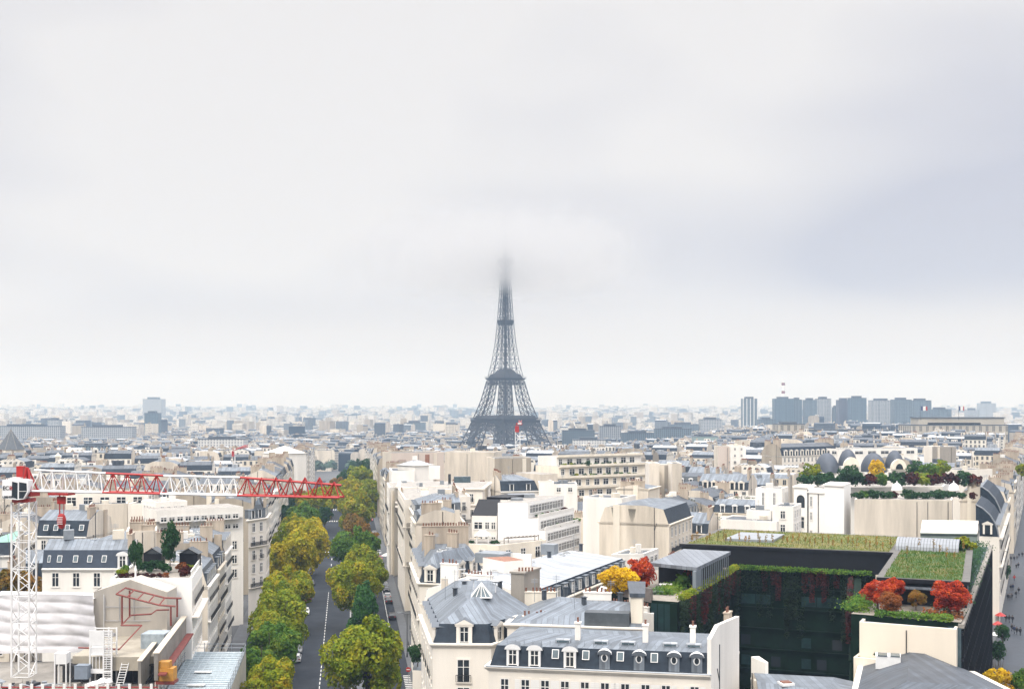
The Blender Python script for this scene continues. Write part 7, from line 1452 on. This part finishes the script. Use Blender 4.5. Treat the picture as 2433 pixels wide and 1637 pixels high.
for lab, off, y, col, kn, fl in (('black car parked alone beside the pavement, nearest in the right-hand lane', 10.5, 278, 'black', 'car', 0), ('black car parked bumper to bumper behind the silver-roofed one', 10.5, 300, 'black', 'car', 0), ('silver-roofed car parked just beyond the black one in the right-hand lane', 10.5, 307.5, 'silver', 'car', 0), ('dark grey car half hidden by the olive tree', 10.3, 330, 'grey', 'car', 0), ('black car in the right-hand lane beside the bright green tree', 9.5, 412, 'black', 'car', 1),
   ('dark car farther up the right-hand lane', 7.5, 470, 'grey', 'car', 1), ('small red car near the far zebra in the right-hand lane', 10.2, 508, 'red', 'car', 1), ('white delivery van at the far end of the right-hand lane', 8.0, 540, 'white', 'van', 1), ('dark blue van driving up the main carriageway', -3.3, 341, 'dark blue', 'van', 1), ('red car half under the olive trees at the left kerb', -10.0, 303, 'red', 'car', 0),
   ('white car parked in the left-hand lane beside the facades', -20.2, 287, 'white', 'car', 0), ('grey car parked in the left-hand lane', -20.2, 301, 'grey', 'car', 0), ('silver car parked beyond the grey one in the left-hand lane', -20.2, 309, 'silver', 'car', 0), ('white car farthest up the left-hand lane', -20.2, 325, 'white', 'car', 0), ('black car parked by the corner of the left-hand lane', -20.3, 345, 'black', 'car', 0), ('silver car at the mouth of the left-hand lane beside the green tree', -20.4, 259, 'silver', 'car', 0), ('white car peeking out under the deep green tree', -9.9, 232, 'white', 'car', 0), ('black scooter-sized car near the crossing on the carriageway', -3.0, 398, 'black', 'car', 1)):
    p = IE.p(off, y); car(lab, p[0], p[1], ra+(math.pi if fl == 0 else 0), col, kn, G_)
def lamp(label, x, y, h=8.5, group='street lamps', arms=1):
    z = gz(x, y); t = thing('street_lamp', label, 'street lamp', (x, y, z), group); g = MB(); g.lathe([(.16, 0), (.14, .9), (.09, 1.0), (.06, h), (0, h)], (x, y, z), 8); g.build('pole', IRON, t)
    for s in ((-1, 1) if arms == 2 else (-1,)):
        g = MB(); g.bar((x, y, z+h-.3), (x+1.2*s, y, z+h+.15), .045); g.build('arm', IRON, t); g = MB(); g.box((x+1.5*s, y, z+h+.16), (.75, .3, .14)); g.box((x+1.5*s, y, z+h+.07), (.55, .22, .06), 1); g.build('lamp_head', [STEELG, LAMPW], t)
lamp('tall black double-armed lamp on the right-hand pavement beside the dark blue bush gate', *IE.p(11.9, 235), 8.8, arms=2); lamp('tall black lamp at the side street before the parked cars', *IE.p(9.6, 361), 8.6)
_cols = ['black', 'grey', 'silver', 'white', 'dark blue', 'black', 'red', 'grey', 'silver', 'black']; _od = ['first', 'second', 'third', 'fourth', 'fifth', 'sixth', 'seventh', 'eighth', 'ninth', 'tenth', 'eleventh', 'twelfth', 'thirteenth', 'fourteenth']
for k, y in enumerate((318.5, 324.5, 336, 342, 352, 372, 379, 386, 394, 424, 431, 446, 455)):
    p = IE.p(10.5, y); car('%s car, %s of the line parked by the right-hand pavement beyond the silver-roofed car' % (_cols[k % 10], _od[k]), p[0], p[1], ra, _cols[k % 10], 'car', G_)
for k, y in enumerate((268, 276, 294, 317, 333, 353, 361, 372, 381)):
    p = IE.p(-20.2, y); car('%s car, %s along the facade-side kerb of the left-hand lane' % (_cols[(k+3) % 10], _od[k]), p[0], p[1], ra, _cols[(k+3) % 10], 'car', G_)
for k, y in enumerate((240, 262, 284, 316, 330)):
    p = IE.p(-9.9, y); car('%s car, %s along the tree-side kerb of the main carriageway' % (_cols[(k+1) % 10], _od[k]), p[0], p[1], ra, _cols[(k+1) % 10], 'car', G_)
for k, (o_, y) in enumerate(((.9+.4, 262), (1.3, 322), (-11.6, 240), (-11.6, 330), (-17, 262))): lamp(['street lamp at the kerb beside the dark conical tree', 'street lamp at the kerb before the bright green tree', 'street lamp under the deep green tree', 'street lamp under the brightest yellow tree', 'street lamp in the left-hand lane beside the scaffold deck'][k], *IE.p(o_, y), 7.5)
def sign(label, x, y, bar=True):
    t = thing('road_sign', label, 'road sign', (x, y, 0)); g = MB(); g.bar((x, y, 0), (x, y, 2.9), .04, 0, 6); g.build('pole', STEELG, t); g = MB(); n = 18
    c = [(x+.45*math.cos(2*math.pi*k/n), y-.06, 2.6+.45*math.sin(2*math.pi*k/n)) for k in range(n)]; g.face(c, 0); g.face([(a, b+.04, d) for a, b, d in c][::-1], 1)
    for i in range(n): j = (i+1) % n; g.face([c[j], c[i], (c[i][0], y-.02, c[i][2]), (c[j][0], y-.02, c[j][2])], 1)
    g.box((x, y-.075, 2.6), (.62, .02, .15), 1); g.build('disc', [REDP, FRAME], t)
sign('red round no-entry sign with a white bar by the slanting zebra', *IE.p(11.0, 213)); sign('second no-entry sign, beside the tall double-armed lamp', *IE.p(10.3, 238)); sign('no-entry sign at the corner-house side of the zebra', *IE.p(15.2, 226))
# people
def body_mesh(pose):
    def mk():
        bm_ = bpy.data.meshes.new('skel'); st = {'walk': .28, 'stand': .06, 'stride': .38}[pose]
        V = [(0, 0, .95), (0, 0, 1.15), (0, .01, 1.38), (0, 0, 1.50), (0, -.01, 1.62), (0, -.01, 1.70),
             (-.10, 0, .88), (-.11, -st*.45, .50), (-.11, -st*.35, .08), (-.11, -st*.35-.12, .04), (.10, 0, .88), (.11, st*.25, .50), (.11, st*.75, .10), (.11, st*.75-.12, .05),
             (-.20, 0, 1.40), (-.27, st*.3, 1.13), (-.25, st*.25-.12, .90), (-.25, st*.2-.16, .83), (.20, 0, 1.40), (.27, -st*.3, 1.13), (.25, -st*.3-.10, .90), (.25, -st*.3-.14, .83)]
        E = [(0, 1), (1, 2), (2, 3), (3, 4), (4, 5), (0, 6), (6, 7), (7, 8), (8, 9), (0, 10), (10, 11), (11, 12), (12, 13), (2, 14), (14, 15), (15, 16), (16, 17), (2, 18), (18, 19), (19, 20), (20, 21)]
        Rr = [.15, .15, .17, .055, .095, .075, .105, .07, .048, .04, .105, .07, .048, .04, .075, .052, .038, .034, .075, .052, .038, .034]
        bm_.from_pydata(V, E, []); o = bpy.data.objects.new('skel', bm_); COL.objects.link(o); m = o.modifiers.new('s', 'SKIN'); s2 = o.modifiers.new('ss', 'SUBSURF'); s2.levels = 1
        for i, r_ in enumerate(Rr): bm_.skin_vertices[0].data[i].radius = (r_, r_*.8)
        bm_.skin_vertices[0].data[0].use_root = True; bpy.context.view_layer.update(); dg = bpy.context.evaluated_depsgraph_get(); me = bpy.data.meshes.new_from_object(o.evaluated_get(dg)); bpy.data.objects.remove(o)
        me.name = 'body'; me.materials.clear(); [me.materials.append(x) for x in (mat('skin', (.45, .28, .20), .6), mat('trousers', (.025, .028, .035), .85))]
        for p in me.polygons: c = p.center; p.material_index = 0 if (c.z > 1.46 or (abs(c.x) > .2 and c.z < .9)) else 1; p.use_smooth = True
        g = MB(); rr3 = [(.17, .80), (.22, .82), (.21, 1.0), (.20, 1.2), (.24, 1.38), (.14, 1.48), (.07, 1.5)]; g.lathe(rr3, (0, 0, 0), 12, 0, 1.05, .8)
        for s in (-1, 1): i = 14 if s < 0 else 18; g.bar(V[i], V[i+1], .085, 0, 8, .07); g.bar(V[i+1], V[i+2], .07, 0, 8, .055)
        coat = g.mesh('coat', mat('coat_black', (.02, .02, .025), .9), smooth=True); g = MB(); g.lathe([(.0, 1.80), (.07, 1.785), (.105, 1.73), (.11, 1.66), (.09, 1.60)], (0, .015, -.02), 10); hair = g.mesh('hair', mat('hair_dark', (.03, .02, .015), .8), smooth=True)
        g = MB(); [g.box((s*.035, -.098, 1.65), (.022, .02, .014)) for s in (-1, 1)]; g.box((0, -.098, 1.58), (.045, .016, .012)); g.box((0, -.112, 1.615), (.022, .03, .04), 1); face = g.mesh('face', [mat('hair_dark', (.03, .02, .015)), mat('skin', (.45, .28, .20))]); return me, coat, hair, face
    return unit(('person', pose), mk)
COATS = {'black': (.02, .02, .025), 'grey': (.11, .11, .12), 'red': (.40, .03, .02), 'beige': (.30, .24, .17), 'navy': (.02, .03, .07)}
def person(label, x, y, rz, pose, coat, group=None, s=1.0):
    me, ct, hr, fc = body_mesh(pose); t = thing('person', label, 'person', (x, y, .15 if group else .05), group, rz); del t['_o']; t.scale = (s, s, s); sub('body', me, t); c = sub('coat', ct, t); c.material_slots[0].link = 'OBJECT'; c.material_slots[0].material = mat('coat_'+coat, COATS[coat], .9); sub('hair', hr, t); sub('face', fc, t)
GP = 'walkers on the right-hand pavement'; rr = random.Random(2)
for lab, cx_, cy_, coat in (('leftmost of the nearest group of four walkers, dark coat', 657, 1125, 'black'), ('second of the nearest group of four walkers, dark coat', 675, 1142, 'navy'), ('third of the nearest group of four walkers, dark coat', 695, 1152, 'black'), ('rightmost of the nearest group of four walkers, dark coat', 722, 1158, 'black'),
    ('left one of three walkers abreast in dark coats', 612, 1052, 'black'), ('middle one of three walkers abreast in dark coats', 637, 1060, 'black'), ('right one of three walkers abreast in dark coats', 662, 1060, 'black'), ('walker in dark at the left of a loose foursome', 628, 890, 'black'), ('second walker of the loose foursome, grey coat', 643, 888, 'grey'), ('third walker of the loose foursome, dark coat', 657, 885, 'black'), ('rightmost walker of the loose foursome', 690, 868, 'black'),
    ('left of a pair in dark coats just beyond the foursome', 650, 815, 'black'), ('right of a pair in dark coats just beyond the foursome', 665, 812, 'navy'), ('lone walker near the kerb beyond the foursome', 710, 838, 'black'), ('walker with a red jacket alone in mid pavement', 676, 742, 'red'), ('left of two walkers above the red jacket', 690, 650, 'black'), ('right of two walkers above the red jacket', 707, 645, 'black'),
    ('leftmost of the farthest cluster on the pavement', 650, 592, 'black'), ('second of the farthest cluster on the pavement', 675, 590, 'black'), ('third of the farthest cluster on the pavement', 697, 580, 'grey'), ('fourth of the farthest cluster on the pavement', 712, 565, 'black'), ('rightmost of the farthest cluster on the pavement', 737, 560, 'black')):
    x, y = atz(2200+cx_/3.219, 1150+cy_/3.219, .15); person('person walking, '+lab, x, y, rr.uniform(-.5, .5)+rr.choice((0, math.pi)), rr.choice(('walk', 'stride', 'stand')), coat, GP, rr.uniform(.98, 1.08))
x, y = atz(985, 1621, .05); person('person in a red jacket walking over the slanting zebra', x, y, 1.2, 'walk', 'red'); x, y = atz(925, 1352, .05); person('left of two people in black waiting by the side street', x, y, .2, 'stand', 'black', s=1.05); x, y = atz(931, 1352, .05); person('right of two people in black waiting by the side street', x, y, -.2, 'walk', 'black', s=1.08)
def awn(label, x, y, m, s=1.4):
    t = thing('parasol', label, 'parasol', (x, y, 0)); g = MB(); g.bar((x, y, 0), (x, y, 3.1), .05, 0, 6); g.build('pole', STEELG, t); g = MB(); g.lathe([(s, 2.3), (s*.5, 2.75), (0, 3.1)], (x, y, 0), 8); g.build('canopy', m, t)
for k, (cx_, cy_, m) in enumerate(((557, 1078, REDP), (537, 1150, REDP), (522, 1232, FRAME))): x, y = atz(2200+cx_/3.219, 1150+cy_/3.219, .1); awn(['farther red parasol against the right-hand facades', 'nearer red parasol against the right-hand facades', 'closed-in white parasol nearest along the right-hand facades'][k], x+.4, y, m, 1.25)
x, y = atz(924, 1342, .1); awn('left white cafe parasol on the right-hand pavement', x-1.5, y+6, FRAME, 1.6); awn('right white cafe parasol on the right-hand pavement', x+1.8, y+6.4, FRAME, 1.6)
x, y = 72.9, 178; tree('golden yellow street tree at the foot of the dark glass flank', x, y, 8.4, 2.7, 2.6, LYY, n=3200, leaf=.06, seed=2, zb=.1, name='street_tree')
x, y = atz(2436, 1625, 8); tree('green street tree cut off by the right edge', x, y, 7.5, 2.2, 3.4, LG, n=2600, leaf=.07, seed=3, zb=.1, name='street_tree')
for k, y_ in enumerate((250, 268, 290, 312, 335, 362, 395)): lamp('%s lamp post from the near end along the right-hand pavement' % ords[k], *KL.p(8.2, y_), 7.5, 'lamp posts of the right-hand pavement')
for k, (px, py, zz) in enumerate(((2390, 1360, 5), (2382, 1500, 4), (2372, 1545, 3))): x, y = atz(px, py, zz); tree(['dark small tree beside the pavement walkers', 'dark shrub-like tree by the red parasols', 'dark bush nearest the corner of the right-hand facades'][k], x, y, zz, 1.6, 2.2, LD, n=1300, leaf=.1, seed=k, zb=.1, name='street_tree')
# ================================================================ air: haze over the city and the cloud that hides the tower's top
def vol(name, lo, hi, col, dens, label, r=None):
    g = MB(); g.prism([(lo[0], lo[1]), (hi[0], lo[1]), (hi[0], hi[1]), (lo[0], hi[1])], lo[2], hi[2], 0, bottom=True); m = bpy.data.materials.new(name); m.use_nodes = True; n = m.node_tree; n.nodes.clear(); o = n.nodes.new('ShaderNodeOutputMaterial'); v = n.nodes.new('ShaderNodeVolumePrincipled'); v.inputs['Color'].default_value = (*col, 1); v.inputs['Density'].default_value = dens; v.inputs['Anisotropy'].default_value = 0.0; n.links.new(v.outputs[0], o.inputs['Volume']); ob = g.build(name, m); kind(ob, 'stuff'); ob['label'] = label; return ob, m, v
HZ = vol('haze', (-12900, -400, -32), (12900, 12900, 330), (0.385, 0.53, 0.72), 0.00017, 'pale blue haze lying over the whole city')
HZ[2].inputs['Absorption Color'].default_value = (.61, .375, 0, 1)
g = MB(); prof = [(0, -1)]+[(math.sin(math.pi*i/12), -math.cos(math.pi*i/12)) for i in range(1, 12)]+[(0, 1)]
g.lathe([(0, 190), (250, 190), (250, 328), (0, 328)], (TX, TY, 0), 32); m = bpy.data.materials.new('cloud'); m.use_nodes = True; n = m.node_tree; n.nodes.clear(); o = n.nodes.new('ShaderNodeOutputMaterial'); v = n.nodes.new('ShaderNodeVolumePrincipled'); v.inputs['Color'].default_value = (0.90, 0.90, 0.90, 1); v.inputs['Anisotropy'].default_value = .88
geo = n.nodes.new('ShaderNodeNewGeometry'); sp_ = n.nodes.new('ShaderNodeSeparateXYZ'); n.links.new(geo.outputs['Position'], sp_.inputs[0]); mr = n.nodes.new('ShaderNodeMapRange'); mr.interpolation_type = 'SMOOTHSTEP'; mr.inputs[1].default_value = 192; mr.inputs[2].default_value = 232; mr.inputs[3].default_value = 0; mr.inputs[4].default_value = .028
tcn = n.nodes.new('ShaderNodeTexCoord'); vl = n.nodes.new('ShaderNodeVectorMath'); vl.operation = 'LENGTH'; mpn = n.nodes.new('ShaderNodeMapping'); mpn.vector_type = 'POINT'; mpn.inputs['Location'].default_value = (-TX/250, -TY/250, 0); mpn.inputs['Scale'].default_value = (1/250, 1/250, 0); n.links.new(geo.outputs['Position'], mpn.inputs[0]); n.links.new(mpn.outputs[0], vl.inputs[0]); fo = n.nodes.new('ShaderNodeMapRange'); fo.interpolation_type = 'SMOOTHSTEP'; fo.inputs[1].default_value = .0; fo.inputs[2].default_value = .95; fo.inputs[3].default_value = 1; fo.inputs[4].default_value = 0; n.links.new(vl.outputs['Value'], fo.inputs[0])
mu = n.nodes.new('ShaderNodeMath'); mu.operation = 'MULTIPLY'; n.links.new(sp_.outputs['Z'], mr.inputs[0]); n.links.new(mr.outputs[0], mu.inputs[0]); n.links.new(fo.outputs[0], mu.inputs[1]); n.links.new(mu.outputs[0], v.inputs['Density']); n.links.new(v.outputs[0], o.inputs['Volume'])
m2 = n.nodes.new('ShaderNodeMapRange'); m2.interpolation_type = 'SMOOTHSTEP'; m2.inputs[1].default_value = 262; m2.inputs[2].default_value = 327; m2.inputs[3].default_value = 1; m2.inputs[4].default_value = 0; n.links.new(sp_.outputs['Z'], m2.inputs[0])
mu2 = n.nodes.new('ShaderNodeMath'); mu2.operation = 'MULTIPLY'; n.links.new(mu.outputs[0], mu2.inputs[0]); n.links.new(m2.outputs[0], mu2.inputs[1]); nzc = n.nodes.new('ShaderNodeTexNoise'); nzc.inputs['Scale'].default_value = .035; nzc.inputs['Detail'].default_value = 2; n.links.new(geo.outputs['Position'], nzc.inputs['Vector']); mrn = n.nodes.new('ShaderNodeMapRange'); mrn.inputs[1].default_value = .35; mrn.inputs[2].default_value = .65; mrn.inputs[3].default_value = .45; mrn.inputs[4].default_value = 1.4; n.links.new(nzc.outputs['Fac'], mrn.inputs[0]); mu3 = n.nodes.new('ShaderNodeMath'); mu3.operation = 'MULTIPLY'; n.links.new(mu2.outputs[0], mu3.inputs[0]); n.links.new(mrn.outputs[0], mu3.inputs[1]); n.links.new(mu3.outputs[0], v.inputs['Density'])
cl_ = g.build('cloud', m, None, True); kind(cl_, 'stuff'); cl_['label'] = 'low cloud wrapped round the top of the iron tower'
for o in bpy.data.objects:
    if '_o' in o: del o['_o']
